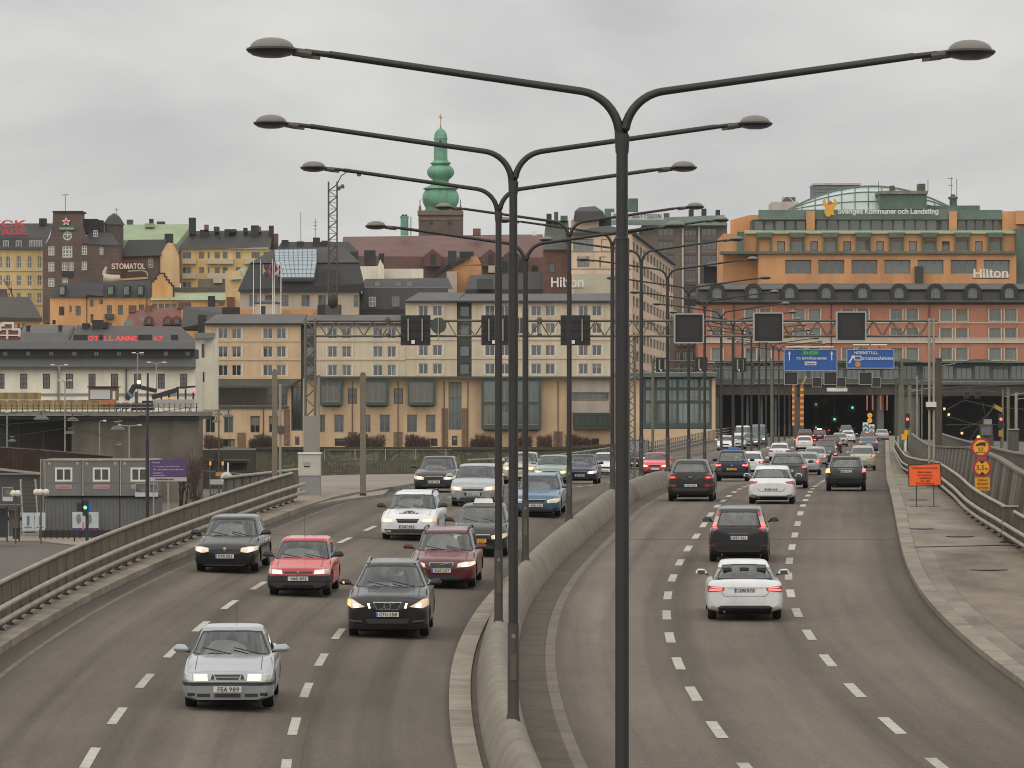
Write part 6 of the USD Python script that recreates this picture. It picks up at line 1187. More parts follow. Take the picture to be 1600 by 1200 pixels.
def mid_houses():
    # mansard house with the big skylight
    Y = 735; t = thing('mansard_house', 'broad dark mansard roofed house with a large square skylight, behind the hotel roof', 'house', 470, 480, Y)
    ws = [(389.5, 461, 402, 479, 'four'), (414, 461, 426, 479, 'four'), (439, 461, 451, 479, 'four'), (471, 461, 484, 479, 'four'), (497, 461, 510, 479, 'four'), (552.5, 461, 560, 480, 'two')]
    facade(t, flat(Y), [(375, 453), (560.5, 453), (560.5, 515), (375, 515)], W_PINK, ws, frame=M_FRAME_LG); mass(t, 375, 453, 560, 515, Y, 17, W_PINK)
    low = [(372, 453, Y - .8), (569, 443, Y - .8), (372, 453, Y + 18), (569, 443, Y + 18), (391, 411, Y + 3), (561, 410, Y + 3), (391, 411, Y + 15), (561, 410, Y + 15), (372, 456, Y - .8), (569, 456, Y - .8), (569, 456, Y + 18)]
    block(t, 'lower_roof', low, R_BLACK); block(t, 'upper_roof', [(390, 411, Y + 2.7), (562, 410, Y + 2.7), (425, 390, Y + 8), (537, 385, Y + 8), (390, 411, Y + 15), (562, 410, Y + 15)], R_BROWN)
    # skylight lies on the lower and upper slopes
    pts = [at(429, 393.5, Y + 6.2), at(495, 392.5, Y + 6.2), at(495, 411, Y + 2.0), at(490.5, 437, Y - .9), at(439, 437, Y - .9), at(430, 411, Y + 2.0)]
    q = np.array([pts[0], pts[1], pts[5], pts[2], pts[4], pts[3]]); V = []
    off = np.array([0, -.55, .35])
    g_ = MB(); b = MB()
    def quad(a, b_, c, d, n, m_):
        for i in range(n):
            for j in range(m_):
                P = lambda s, r: (a * (1 - s) + b_ * s) * (1 - r) + (d * (1 - s) + c * s) * r
                w = [P(i / n + .06 / n, j / m_ + .06 / m_), P((i + .94) / n, j / m_ + .06 / m_), P((i + .94) / n, (j + .94) / m_), P(i / n + .06 / n, (j + .94) / m_)]
                V.append([x + off for x in w])
    quad(pts[0], pts[1], pts[2], pts[5], 9, 4); quad(pts[5], pts[2], pts[3], pts[4], 9, 4)
    base = t.part('skylight_frame', MB().hull([p + off * .3 for p in (pts[0], pts[1], pts[2], pts[5])] + [p - off * .8 for p in (pts[0], pts[1], pts[2], pts[5])]).hull([p + off * .3 for p in (pts[5], pts[2], pts[3], pts[4])] + [p - off * .8 for p in (pts[5], pts[2], pts[3], pts[4])]), M_FRAME_LG)
    for w in V: t.part('skylight_pane', MB().hull(w + [x - off * .75 for x in w]), M_SKYL, base)
    pbox(t, 'dormer', 506, 421, 527, 446, Y - .6, 4, R_SLATE); pbox(t, 'chimney', 495, 371, 503, 392, Y + 9, 2, R_BLACK) if False else None
    # dark roofs right of it
    r = thing('dark_mansard_house', 'long black mansard roof with two small windows, left of the cream gable wall', 'house', 610, 480, 742)
    block(r, 'roof', [(560, 483, 740), (700, 483, 740), (568, 450, 743), (700, 450, 743), (560, 520, 740), (700, 520, 740), (568, 448, 752), (700, 448, 752), (560, 520, 758), (700, 520, 758)], R_BLACK)
    windows(r, flat(740.4), [(576.5, 464, 587, 479, 'four', M_FRAME_W, PANE_L), (612.5, 463.5, 624, 479, 'two', M_FRAME_LG, PANE_L)], deep=-.4)
    k = thing('grey_roof_house', 'low grey roofed house with cream parapet wall above the black mansard', 'house', 610, 450, 765)
    block(k, 'roof', [(563, 452, 760), (708, 452, 760), (570, 436, 766), (700, 434, 766), (563, 452, 775), (708, 452, 775)], R_SLATE)
    pbox(k, 'wall', 562, 416, 592, 440, 768, 4, W_WHITE); pbox(k, 'parapet', 600, 420, 661, 437, 769, 4, W_WHITE); block(k, 'gable', [(590, 436, 767), (600, 436, 767), (590, 416, 767), (600, 416, 767), (594, 405, 767), (590, 436, 771), (600, 436, 771), (594, 405, 771)], W_WHITE)
    pbox(k, 'chimney', 569, 391, 586, 414, 770, 4, R_BLACK); pbox(k, 'chimney', 592, 396, 600, 410, 772, 3, R_BLACK)
    for u in (590, 640, 622): pbox(k, 'rooflight', u - 4, 440, u + 4, 448, 761.6, .6, M_FRAME_LG)
    o = thing('orange_gable_house', 'small orange gabled house between dark roofs below the church', 'house', 730, 450, 780)
    pbox(o, 'wall', 708, 415, 752, 470, 780, 9, W_ORANGE); block(o, 'gable', [(708, 415, 780), (752, 413, 780), (733, 401, 780), (746, 401, 780), (708, 415, 789), (752, 413, 789), (733, 401, 789), (746, 401, 789)], W_ORANGE); block(o, 'roof', [(676, 430, 781), (702, 412, 779), (734, 399, 779), (736, 402, 779), (706, 418, 779), (676, 436, 781), (734, 399, 792), (676, 430, 792)], R_BLACK)
    pbox(o, 'pink_wall', 698, 424, 714, 460, 777, 3, W_PINK); pbox(o, 'chimney', 700, 392, 713, 414, 783, 3, R_SLATE); pbox(o, 'chimney', 718, 393, 740, 402, 788, 3, R_BLACK)
    d = thing('dark_roof_house', 'dark slate roofed house between the orange gable and the brick block', 'house', 790, 460, 772)
    block(d, 'roof', [(727, 452, 765), (851, 452, 765), (735, 430, 772), (846, 424, 772), (727, 520, 765), (851, 520, 765), (735, 430, 785), (846, 424, 785), (727, 520, 785), (851, 520, 785)], R_SLATE)
    for (u, v) in ((768, 412), (789, 408), (816, 405), (836, 415)): pbox(d, 'dormer', u - 5, v, u + 5, v + 20, 773, 4, R_BLACK)
    pbox(d, 'pale_box', 763, 415, 774, 426, 772.5, 2, W_PINK); pbox(d, 'green_wall', 745, 436, 770, 452, 763, 2, R_OLIVE)
    # strip of roofs on the skyline behind the mansard
    z = thing('skyline_roofs', 'dark skyline roofs with chimneys left of the lattice mast', 'house', 480, 400, 900); block(z, 'roof', [(430, 393, 895), (560, 393, 895), (440, 378, 900), (545, 378, 900), (430, 430, 895), (560, 430, 895), (430, 430, 915), (560, 430, 915), (440, 378, 910), (545, 378, 910)], R_BLACK)
    for (u0, v0, u1, v1) in ((440, 375, 450, 388), (464, 377, 474, 386), (489, 371, 499, 384), (502, 376, 512, 384)): pbox(z, 'chimney', u0, v0, u1, v1, 898, 3, R_BLACK)
    for (u, v0) in ((470, 331), (492.5, 342)): z.part('aerial', MB().tube([at(u, v0, 899), at(u, 378, 899)], .06, 5), M_STEEL_D)
    z.part('aerial_bars', MB().tube([at(489, 347, 899), at(496, 347, 899)], .05, 5).tube([at(489, 352, 899), at(496, 352, 899)], .05, 5).tube([at(490, 358, 899), at(495, 358, 899)], .05, 5), M_STEEL_D)
    # rotunda and flagpoles on the hotel roof
    R = thing('rooftop_rotunda', 'small round cream rooftop house with a dark door, among the flagpoles', 'rooftop house', 419, 492, 668); p = at(419, 494, 668)
    R.part('wall', MB().lathe([(0, 0), (2.0, 0), (2.0, 1.9), (0, 1.9)], p, 24), W_CREAM, smooth=30); R.part('roof', MB().lathe([(0, 1.9), (2.15, 1.85), (2.15, 2.0), (.5, 2.35), (0, 2.4)], p, 24), R_SLATE); R.part('door', boxpx(MB(), 406.5, 478, 414.5, 492, 665.9, .12), M_FRAME_D)
    pbox(R, 'terrace_wall', 375, 483, 496, 493, 671, 1, W_ORANGE); pbox(R, 'plant_room', 496, 476, 532, 494, 670, 4, R_BLACK)
    fl = [((396, 405, 496, 'white flagpole without a flag, leftmost of the rooftop flagpoles'), None), ((407, 407, 497, 'flagpole with a blue and yellow cross flag'), 'se'), ((426, 407, 497, 'flagpole with a red flag with a dark blue cross edged in white'), 'no'), ((428.5, 411, 492, 'thin white flagpole between the two red flags'), None), ((439, 410, 490, 'flagpole with a red flag with a white cross, rightmost'), 'dk')]
    cB, cY, cR, cW, cN = (mat('flag_' + n, c, .8) for n, c in (('blue', (.04, .12, .26)), ('yellow', (.55, .38, .04)), ('red', (.34, .03, .035)), ('white', (.6, .58, .55)), ('navy', (.03, .035, .09))))
    for (u, v0, v1, lab), fg in fl:
        t = thing('flagpole', lab, 'flagpole', u, v1, 662, 'flagpoles on the hotel roof'); t.part('pole', MB().tube([at(u, v1, 662), at(u, v0, 662)], [.085, .05], 8), M_WHITE); t.part('knob', MB().add(trimesh.creation.icosphere(1, .09).apply_translation(at(u, v0 - .5, 662))), M_WHITE)
        if not fg: continue
        n = 8
        def cloth(r0, r1, c0, c1, m, nm, o=0.0):
            V = []
            for i in range(n + 1):
                f = c0 + (c1 - c0) * i / n
                for r in (r0, r1):
                    uu = u + (.8 + f * 9.5) * (1 if fg != 'se' else -1) * -1; vv = v0 + 3 + r * 15 + f * 9
                    p = at(uu, vv, 662 + .35 * math.sin(f * 7 + r) - o); V.append(p)
            V = np.array(V); F = np.array([[2 * i, 2 * i + 2, 2 * i + 3] for i in range(n)] + [[2 * i, 2 * i + 3, 2 * i + 1] for i in range(n)])
            t.part(nm, (np.vstack([V, V + (0, .02, 0)]), np.vstack([F, F[:, ::-1] + len(V)])), m)
        base, c1, c2 = {'se': (cB, cY, None), 'no': (cR, cW, cN), 'dk': (cR, cW, None)}[fg]
        cloth(0, 1, 0, 1, base, 'flag'); cloth(.36, .64, 0, 1, c1, 'flag_cross', .05); cloth(0, 1, .28, .46, c1, 'flag_cross', .05)
        if c2: cloth(.43, .57, 0, 1, c2, 'flag_cross', .1); cloth(0, 1, .33, .41, c2, 'flag_cross', .1)
    # lattice mast
    m = thing('lattice_mast', 'tall slim lattice mast with cameras at its top, rising from the hotel roof', 'mast', 520, 500, 655); h = .62; P = at(520, 500, 655); top = at(520, 284, 655)[2]
    mb = MB()
    for sx in (-1, 1):
        for sy in (-1, 1): mb.tube([(P[0] + sx * h, 655 + sy * h, P[2]), (P[0] + sx * h, 655 + sy * h, top)], .10, 6)
    m.part('leg', mb, M_STEEL_D); br = MB(); z = P[2]; i = 0
    while z < top - .6:
        for sy in (-1, 1): br.tube([(P[0] - h * (1 if i % 2 else -1), 655 + sy * h, z), (P[0] + h * (1 if i % 2 else -1), 655 + sy * h, z + .9)], .045, 4)
        br.tube([(P[0] - h, 655 - h, z), (P[0] + h, 655 - h, z)], .04, 4); z += .9; i += 1
    m.part('bracing', br, M_STEEL_D, kind='stuff'); m.part('arm', MB().tube([at(527, 287, 655), at(533, 275, 655), at(541, 269, 655), at(560, 270, 655)], .09, 6), M_STEEL_D)
    for (u, v) in ((561, 272), (535, 291), (529, 294)): m.part('camera', MB().lathe([(0, -.35), (.28, -.3), (.32, 0), (.2, .25), (0, .3)], at(u, v, 654.8), 12), M_STEEL_D, smooth=40)
    m.part('equipment', MB().add(trimesh.creation.icosphere(2, 1.0).apply_transform(np.diag([.75, .6, 1.1, 1])).apply_translation(at(520, 470, 653))), M_BLACK); m.part('equipment_box', boxpx(MB(), 508, 476, 530, 492, 653, 1.5), M_STEEL_D)

def hill_left():
    wf = dict(frame=M_FRAME_W)
    # yellow block far left
    Y = 905; t = thing('yellow_apartment_house', 'yellow apartment house with arched windows at the far left edge', 'house', 30, 478, Y)
    ws = [(c - 3.6, 400, c + 3.6, 419, 'arch') for c in (0, 12.7, 29.7, 46.4, 62)] + [(c - 3.6, 430.5, c + 3.6, 446.5, 'four') for c in (0, 12.7, 29.7, 46.4, 62)] + [(c - 3.6, 458, c + 3.6, 474, 'four') for c in (0, 12.7, 29.7, 46.4, 62)]
    facade(t, flat(Y), [(-60, 389), (66.5, 389), (66.5, 520), (-60, 520)], W_YELLOW, ws, **wf); mass(t, -60, 389, 66.5, 520, Y, 14, W_YELLOW)
    for v in (423, 451, 476): t.part('moulding', boxpx(MB(), -60, v - .6, 66.3, v + .6, Y - .15, .14), M_STUCCO_BAND)
    block(t, 'roof', [(-60, 389, Y - .8), (67, 389, Y - .8), (-60, 371, Y + 1), (76, 371, Y + 1), (-60, 349, Y + 6), (84, 349, Y + 6), (-60, 389, Y + 15), (67, 389, Y + 15)], R_SLATE)
    windows(t, flat(Y - .2), [(5, 376, 14, 387, 'two'), (25, 376, 34, 387, 'two'), (46, 376, 66, 387, 'wide', None, PANE_L)], deep=-.2)
    for u in (61, 66): pbox(t, 'chimney', u, 341, u + 6, 352, Y + 5, 2, R_BLACK)
    s = thing('red_roof_sign', 'red open letters of a rooftop sign at the far left edge', 'sign', 20, 368, Y); red = mat('sign_red', (0.42, 0.03, 0.035), .5, emit=.12, ecol=(1, .05, .05)); s.part('letters', lettering('ICK', -10, 344, 40, 355, Y - .5, .3, True), red); s.part('letters', lettering('STAGE', -22, 357, 41, 367, Y - .5, .3, True), red); s.part('frame', boxpx(MB(), -10, 367.3, 42, 368.2, Y - .4, .3), M_STEEL_D)
    # dark brick tower house
    Y = 885; t = thing('brick_tower_house', 'dark brick house with a stepped tower gable, white windows and a red star', 'house', 110, 480, Y); pl = flat(Y)
    ws = [(75, 384, 85, 399, 'six'), (75, 409, 85, 424, 'six'), (75, 434, 85, 448, 'six'), (97, 384, 113, 402.5, 'grid'), (96.5, 409, 105.5, 423, 'four'), (107, 409, 115, 423, 'four'), (97, 433, 106, 447, 'four'), (127.5, 383.5, 136, 398, 'six'), (127.5, 408, 136, 422, 'six'), (98, 361, 112.5, 371.5, 'arch'), (155.5, 386, 161.5, 398, 'six')]
    facade(t, pl, [(66.8, 505), (67, 388), (78, 370), (82, 352), (83, 331.5), (128.5, 331), (129, 352), (134, 368), (141, 381), (186, 382), (186, 505)], W_BRICK, ws, thick=1.0, deep=.25, fw=.24, pane=PANE_L)
    mass(t, 67, 386, 186, 505, Y, 15, W_BRICK, gap=1.02); pbox(t, 'tower_back', 84, 333, 127.5, 390, Y + 1.02, 6, W_BRICK); t.part('tower_cap', boxpx(MB(), 82, 329.5, 129.5, 332, Y - .3, 7.6), R_BLACK)
    block(t, 'roof', [(128, 381, Y - .3), (187, 384, Y - .3), (140, 362, Y + 5), (175, 364, Y + 5), (128, 381, Y + 14), (187, 384, Y + 14)], R_SLATE); pbox(t, 'attic', 130, 342, 152, 366, Y + 5, 5, R_BLACK); pbox(t, 'attic', 152, 344, 160, 366, Y + 6, 4, R_BLACK)
    windows(t, flat(Y + 1.2), [(146, 360, 153, 370, 'four')], deep=-.6)
    p = at(178, 400, Y + 8); t.part('turret', MB().lathe([(0, 0), (1.9, 0), (1.9, 6.3), (0, 6.3)], p, 20), W_BRICK, smooth=30); t.part('turret_roof', MB().lathe([(0, 6.3), (2.2, 6.2), (2.0, 6.5), (1.2, 7.8), (0, 8.6)], p, 20), R_SLATE, smooth=30)
    for z in (379, 392): pbox(t, 'balcony_recess', 97, 423.5, 115, 433, Y - .25, .24, M_BLACK) if z == 379 else None
    t.part('aerial', MB().tube([at(102, 331, Y + 2), at(102, 305, Y + 2)], .07, 5).tube([at(96, 305, Y + 2), at(107, 304, Y + 2)], .06, 5), M_STEEL_D); t.part('aerial', MB().tube([at(182, 360, Y + 8), at(182, 324, Y + 8)], .05, 5).tube([at(178, 328, Y + 8), at(185, 328, Y + 8)], .05, 5).tube([at(178, 335, Y + 8), at(185, 335, Y + 8)], .05, 5), M_STEEL_D)
    s = thing('brewery_sign', 'small red star above a green lettered strip on the brick tower', 'sign', 104, 358, Y - .4); c = at(103.5, 346.5, Y - .25); star = Polygon([(pl.sz(103.5 + r * math.sin(a), 346.5 - r * math.cos(a))) for a, r in ((i * math.pi / 5, 5.2 if i % 2 == 0 else 2.0) for i in range(10))])
    s.part('star', pl.extr(star, .1, .3), mat('star_red', (0.5, 0.03, 0.04), .5, emit=.15, ecol=(1, .1, .08))); s.part('star_edge', pl.extr(star.buffer(.14).difference(star), .1, .25), M_WHITE); s.part('strip', boxpx(MB(), 92, 354, 117, 359.5, Y - .3, .2), mat('sign_green', (0.03, 0.16, 0.07), .5)); s.part('lettering', lettering('Heineken', 93.5, 354.8, 115.5, 358.8, Y - .32, .06, True), mat('sign_green_pale', (.35, .5, .36), .5))
    # pale copper roof behind
    t = thing('copper_roofed_house', 'house with a pale green copper roof, behind the brick tower', 'house', 240, 390, 930); block(t, 'roof', [(192, 375, 925), (276, 381, 925), (200, 374, 926), (191, 351, 934), (293, 350, 934), (299, 352, 934), (192, 400, 926), (276, 400, 926), (299, 400, 945), (192, 400, 945)], R_PALE); pbox(t, 'chimney', 198, 343, 207, 352, 934, 2, R_OLIVE); pbox(t, 'chimney', 233, 342, 239, 350, 935, 2, R_BLACK); pbox(t, 'chimney', 245, 346, 257, 351, 935, 2, R_SLATE); pbox(t, 'vent', 226, 349, 241, 355, 931, 2, R_PALE); pbox(t, 'wall', 192, 388, 285, 440, 927.5, 14, W_BRICK)
    # black roofed house and ochre gable
    t = thing('black_roof_house', 'house with a black roof, brick front and a tall peach gable, behind the toothpaste sign', 'house', 230, 440, 892)
    facade(t, flat(892), [(186.3, 399), (250, 399), (250, 490), (186.3, 490)], W_BRICK, [(231, 404, 239.5, 418, 'six')], **wf); mass(t, 186.3, 399, 250, 490, 892, 10, W_BRICK); block(t, 'roof', [(186, 401, 891), (252, 399, 891), (200, 375, 896), (262, 374, 896), (186, 401, 903), (252, 399, 903)], R_BLACK); block(t, 'gable', [(250.5, 490, 891.5), (282, 490, 891.5), (250.5, 398, 891.5), (262.5, 379, 891.5), (270, 380, 891.5), (280, 400, 891.5), (250.5, 490, 903), (282, 490, 903), (250.5, 398, 903), (262.5, 379, 903), (280, 400, 903)], W_PEACH3); pbox(t, 'chimney', 257, 365, 269, 380, 896, 3, R_BLACK); t.part('downpipe', boxpx(MB(), 283.5, 392, 284.7, 450, 891, .2), M_FRAME_D)
    s = thing('toothpaste_sign', 'large open STOMATOL letters on a dark lattice with a curling pale tube below', 'sign', 198, 440, 870); Y = 868
    s.part('letters', lettering('STOMATOL', 174.5, 411.5, 227, 420.5, Y, .35, True), mat('sign_cream', (0.62, 0.56, 0.46), .6)); lat = MB()
    for u in np.arange(173, 231, 4.2): lat.bar(at(u, 407, Y + .8), at(u, 432, Y + .8), .12)
    for v in (407, 411, 422, 427): lat.bar(at(172, v, Y + .8), at(231, v, Y + .8), .12)
    s.part('lattice', lat, mat('sign_rust', (0.16, 0.05, 0.04), .8)); cr = mat('tube_cream', (0.46, 0.40, 0.28), .6)
    s.part('tube', MB().tube([at(162, 435, Y), at(175, 436, Y), at(188, 434, Y)], [1.0, .85, .6], 10), cr, smooth=40); s.part('curl', MB().tube([at(163, 430, Y), at(163.5, 424, Y), at(166, 418, Y), at(164.5, 417, Y)], [.45, .35, .25, .12], 8), cr, smooth=40); s.part('brush', MB().bar(at(163, 438.5, Y), at(231, 434, Y), .3, .35), mat('brush_ochre', (0.42, 0.30, 0.10), .6)); s.part('edge', MB().tube([at(200, 424, Y), at(222, 422.5, Y), at(229, 425, Y), at(231, 431, Y)], .12, 5), cr)
    # yellow block with balconies
    Y = 900; t = thing('yellow_balcony_house', 'long yellow apartment house with white balconies and a grey roof with chimneys', 'house', 345, 470, Y)
    cols = [(285.5, 298.5, 'three'), (311, 319, 'two'), (324.5, 327.5, 'plain'), (335.5, 343.5, 'two'), (348, 355.5, 'two'), (368.5, 376, 'two'), (393, 406, 'three'), (412, 419, 'two')]
    ws = [(u0, v0, u1, v1, k) for (u0, u1, k) in cols for (v0, v1) in ((394, 404), (417.5, 427), (440.5, 449))]
    facade(t, flat(Y), [(282.5, 388), (422, 388), (422, 500), (282.5, 500)], W_YELLOW, ws, frame=M_FRAME_LG, pane=PANE_B); mass(t, 282.5, 388, 422, 500, Y, 14, W_YELLOW); block(t, 'roof', [(276, 389, Y - .8), (423, 387, Y - .8), (300, 361, Y + 7), (426, 360, Y + 7), (276, 389, Y + 15), (423, 387, Y + 15)], R_SLATE)
    for (u0, u1) in ((285, 306), (323, 364), (381, 410)):
        for v in (404.8, 428): t.part('balcony', boxpx(MB(), u0, v, u1, v + 7.4, Y - 1.1, 1.08), mat('balcony_white', (0.50, 0.44, 0.35), .7, var=.1, scale=.8))
    for (u0, v0, u1, v1, m) in ((295, 340, 305, 366, R_BLACK), (312.5, 359, 325, 374, R_BLACK), (319, 351, 325, 362, W_BRICK3), (334, 354, 342, 362, R_SLATE), (350.5, 358, 358, 374, R_BLACK), (357, 358, 369, 363, R_BLACK), (380, 356, 386, 363, R_BLACK), (392, 352, 404, 370, R_BLACK), (404, 354, 407, 362, W_BRICK2), (420, 352.5, 427, 392, R_BLACK), (428, 365, 434, 400, W_BRICK2)): pbox(t, 'chimney', u0, v0, u1, v1, Y + 4, 2.4, m)
    for u in (301, 343): t.part('round_vent', MB().lathe([(0, 0), (.35, 0), (.3, .5), (0, .6)], at(u, 374, Y + 1.5), 10), R_BLACK)
    # orange house on the slope, stepped gable, annexes
    Y = 838; t = thing('orange_slope_house', 'long orange house with dark dormered roof below the toothpaste sign', 'house', 155, 520, Y)
    ws = [(92, 479, 100.5, 493, 'four'), (108.8, 477.5, 112, 488, 'plain'), (118.3, 478, 126.2, 493, 'four'), (140.8, 468, 146, 479, 'two'), (155.5, 468, 161, 475.5, 'two'), (141.5, 491, 146, 505, 'two'), (167, 477, 175, 490, 'four'), (184.5, 477, 192, 491.5, 'four'), (201, 477, 211, 491, 'two'), (217, 476, 225.5, 484, 'two'), (82, 500, 87, 507, 'plain'), (168, 505, 175, 513, 'two')]
    facade(t, flat(Y), [(78, 463), (236, 463), (236, 525), (78, 525)], W_OCHRE, ws, frame=M_FRAME_B); mass(t, 78, 463, 236, 530, Y, 12, W_OCHRE)
    block(t, 'roof', [(77, 464, Y - .6), (237, 464, Y - .6), (92, 443, Y + 4), (237, 438, Y + 5), (77, 464, Y + 13), (237, 464, Y + 13)], R_BLACK); block(t, 'turret_roof', [(133, 464, Y - 1), (162, 463, Y - 1), (136, 460, Y - 1.2), (162, 442, Y + 3), (150, 447, Y), (133, 464, Y + 6), (162, 464, Y + 6)], R_SLATE)
    for u in (172.8, 197.5, 219.3, 97): 
        dm = pbox(t, 'dormer', u - 5, 446, u + 5, 463, Y - .4, 4, R_BLACK); windows(t, flat(Y - .42), [(u - 3.7, 448, u + 3.7, 460, 'two', M_FRAME_LG, PANE_L)], deep=-.1)
    t.part('balcony', boxpx(MB(), 163.5, 490.5, 177.5, 498, Y - 1, .98), M_STEEL_D); t.part('downpipe', boxpx(MB(), 135, 464, 136, 515, Y - .2, .15), M_FRAME_B); t.part('downpipe', boxpx(MB(), 228.5, 464, 229.6, 515, Y - .2, .15), M_FRAME_B)
    s = thing('stepped_gable', 'orange house end with a black edged stepped gable', 'house', 255, 470, 834); pl = flat(834); st = [(237, 475), (237, 441), (241, 441), (241, 437), (245, 437), (245, 431), (248, 431), (248, 428), (256, 428), (256, 433), (259, 433), (259, 438), (263, 438), (263, 443), (267, 443), (267, 447), (270, 447), (270, 475)]
    facade(s, pl, st, W_OCHRE, thick=1.2); e = Polygon([pl.sz(*p) for p in st]); ed = e.buffer(.22, join_style=2).difference(e).intersection(sbox(-999, pl.sz(0, 474)[1], 999, 999)); s.part('coping', trimesh.util.concatenate([pl.extr(g_, -1.4, .1) for g_ in getattr(ed, 'geoms', [ed])]), R_BLACK)
    Y = 832; t = thing('green_roof_annex', 'low orange annex with a pale green copper roof', 'house', 295, 490, Y); facade(t, flat(Y), [(235.5, 468), (355, 468), (355, 500), (235.5, 500)], W_OCHRE, [(238 + i * 10, 474.5, 246 + i * 10, 482.5, 'two') for i in range(4)] + [(342, 472, 351, 478, 'two')], frame=M_FRAME_B); mass(t, 235.5, 468, 355, 505, Y, 12, W_OCHRE); block(t, 'roof', [(235, 469, Y - .6), (356, 469, Y - .6), (237, 459, Y + 5), (352, 457, Y + 5), (235, 469, Y + 12), (356, 469, Y + 12)], R_PALE)
    pbox(t, 'terrace_rail', 268, 449, 352, 457, Y + 6, .15, M_STEEL_D); pbox(t, 'brown_wall', 309, 436, 352, 452, Y + 10, 4, W_STONE); pbox(t, 'chimney', 333, 431, 347, 442, Y + 9, 2, W_PINK); pbox(t, 'dark_box', 325, 462.5, 335.5, 479, Y - 1.2, 1, R_BLACK)
    t = thing('peach_side_house', 'narrow peach house with a scrap of green copper roof, left of the black mansard', 'house', 363, 480, 800); pbox(t, 'wall', 352, 423, 376, 480, 800, 9, W_PEACH3); block(t, 'roof', [(360, 437, 799), (378, 436, 799), (363, 427, 801), (383, 416, 804), (386, 420, 804), (360, 437, 806)], R_PALE); pbox(t, 'brick_chimney', 354, 464, 366, 480, 799, 2, W_BRICK3)
    # red tile dormer house
    t = thing('red_tile_house', 'house with a weathered red tiled roof and arched dormers', 'house', 240, 510, 800); block(t, 'roof', [(192, 512, 798), (284, 512, 798), (203, 486, 804), (283, 479, 804), (192, 512, 812), (284, 512, 812)], R_TILE)
    for u in (232.5, 262, 276.5): 
        block(t, 'dormer', [(u - 8, 508, 798), (u + 8, 508, 798), (u - 7, 497, 798), (u + 7, 497, 798), (u, 493, 798), (u - 8, 508, 803), (u + 8, 508, 803), (u, 493, 803)], R_TILE); windows(t, flat(797.9), [(u - 4, 497.5, u + 4, 506, 'two', M_FRAME_B, PANE)], deep=-.08)
    for (u0, u1, v0) in ((201, 211, 477), (227, 236, 477), (278, 297, 472)): pbox(t, 'chimney', u0, v0, u1, v0 + 11, 803, 3, W_BRICK2)
    c = at(201, 506, 795); t.part('round_clock', MB().tube([c + (0, .2, 0), c - (0, .2, 0)], .85, 20).tube([c - (0, .21, 0), c - (0, .24, 0)], .6, 16), M_FRAME_LG); t.part('dish', MB().tube([at(222, 498, 795), at(222, 498, 794.7)], .45, 14), M_FRAME_LG)
    t = thing('dark_sheet_roof', 'plain dark grey sheet metal roof left of the hotel roof', 'roof', 320, 510, 780); block(t, 'roof', [(283, 512, 775), (376, 495, 775), (287, 479, 782), (346, 480, 782), (376, 480, 782), (283, 520, 776), (376, 520, 776), (283, 520, 790), (376, 520, 790)], R_SLATE); pbox(t, 'black_box', 347, 480, 374, 494, 774, 2, R_BLACK); pbox(t, 'chimney', 309, 492, 321, 530, 771, 3, R_BLACK); pbox(t, 'orange_wall', 279, 517, 309, 530, 774, 3, W_OCHRE)
    # brown roofed house and stepped brick gable, far left
    t = thing('brown_roof_house', 'house with a big brown tiled roof at the far left', 'house', 30, 500, 810); block(t, 'roof', [(-40, 463, 812), (46, 464, 812), (66, 497, 803), (66, 503, 803), (10, 503, 803), (-40, 495, 803), (-40, 463, 822), (46, 464, 822), (66, 503, 822), (-40, 503, 822)], R_BROWN); facade(t, flat(803.5), [(18, 503.4), (63, 503.4), (63, 520), (18, 520)], W_OCHRE, [(27, 506, 31, 512, 'plain', M_FRAME_D), (35, 506, 39, 512, 'plain', M_FRAME_D)]); pbox(t, 'chimney', -2, 452, 8, 466, 814, 3, W_BRICK)
    t = thing('stepped_brick_gable', 'red brick gable with white stepped edging, lower left edge', 'gable', 20, 530, 700); pl = flat(700); st = [(-30, 545), (-30, 515), (0, 515), (0, 508), (5, 508), (5, 504.5), (21, 504.5), (21, 514), (31, 514), (31, 524), (42, 524), (42, 545)]
    e = Polygon([pl.sz(*p) for p in st]); t.part('wall', pl.extr(e, -2, 0), W_BRICK3); ed = e.buffer(.12, join_style=2).difference(e.buffer(-.22, join_style=2)); ed = ed.union(sbox(*pl.sz(-5, 515.4), *pl.sz(31, 513.6))).union(sbox(*pl.sz(-30, 525), *pl.sz(42, 523))).union(sbox(*pl.sz(10, 530), *pl.sz(13, 516)))
    t.part('white_edging', trimesh.util.concatenate([pl.extr(g_, .02, .2) for g_ in getattr(ed, 'geoms', [ed])]), M_FRAME_W); t.part('roof', MB().hull([at(u, v, y) for u in (-30, 41) for v, y in ((512, 702.5), (540, 702.5), (512, 720), (540, 720))]), R_SLATE)
    t = thing('zinc_roof_house', 'low grey zinc roof with two small vents', 'roof', 70, 530, 690); block(t, 'roof', [(32, 533, 683), (108, 533, 683), (32, 520, 686), (105, 521, 686), (38, 508, 695), (117, 508, 695), (32, 545, 684), (117, 545, 700)], R_ZINC)
    for u in (44, 94): t.part('vent', MB().lathe([(0, 0), (.3, 0), (.3, .6), (.45, .6), (.4, .85), (0, .95)], at(u, 517, 688), 10), R_BLACK)
    Y = 672; t = thing('long_brown_roof', 'long brown roof with black ventilation hoods behind the red neon letters', 'roof', 200, 535, Y + 8); block(t, 'roof', [(108, 534, Y), (309, 534, Y), (120, 508, Y + 12), (282, 510, Y + 12), (108, 545, Y), (309, 545, Y), (108, 545, Y + 22), (309, 545, Y + 22)], R_BROWN)
    for (u0, u1) in ((114.5, 136), (215, 236.5), (267, 277), (154, 160)): pbox(t, 'hood', u0, 523, u1, 533.5, Y - 2.2, 2.0, R_BLACK)
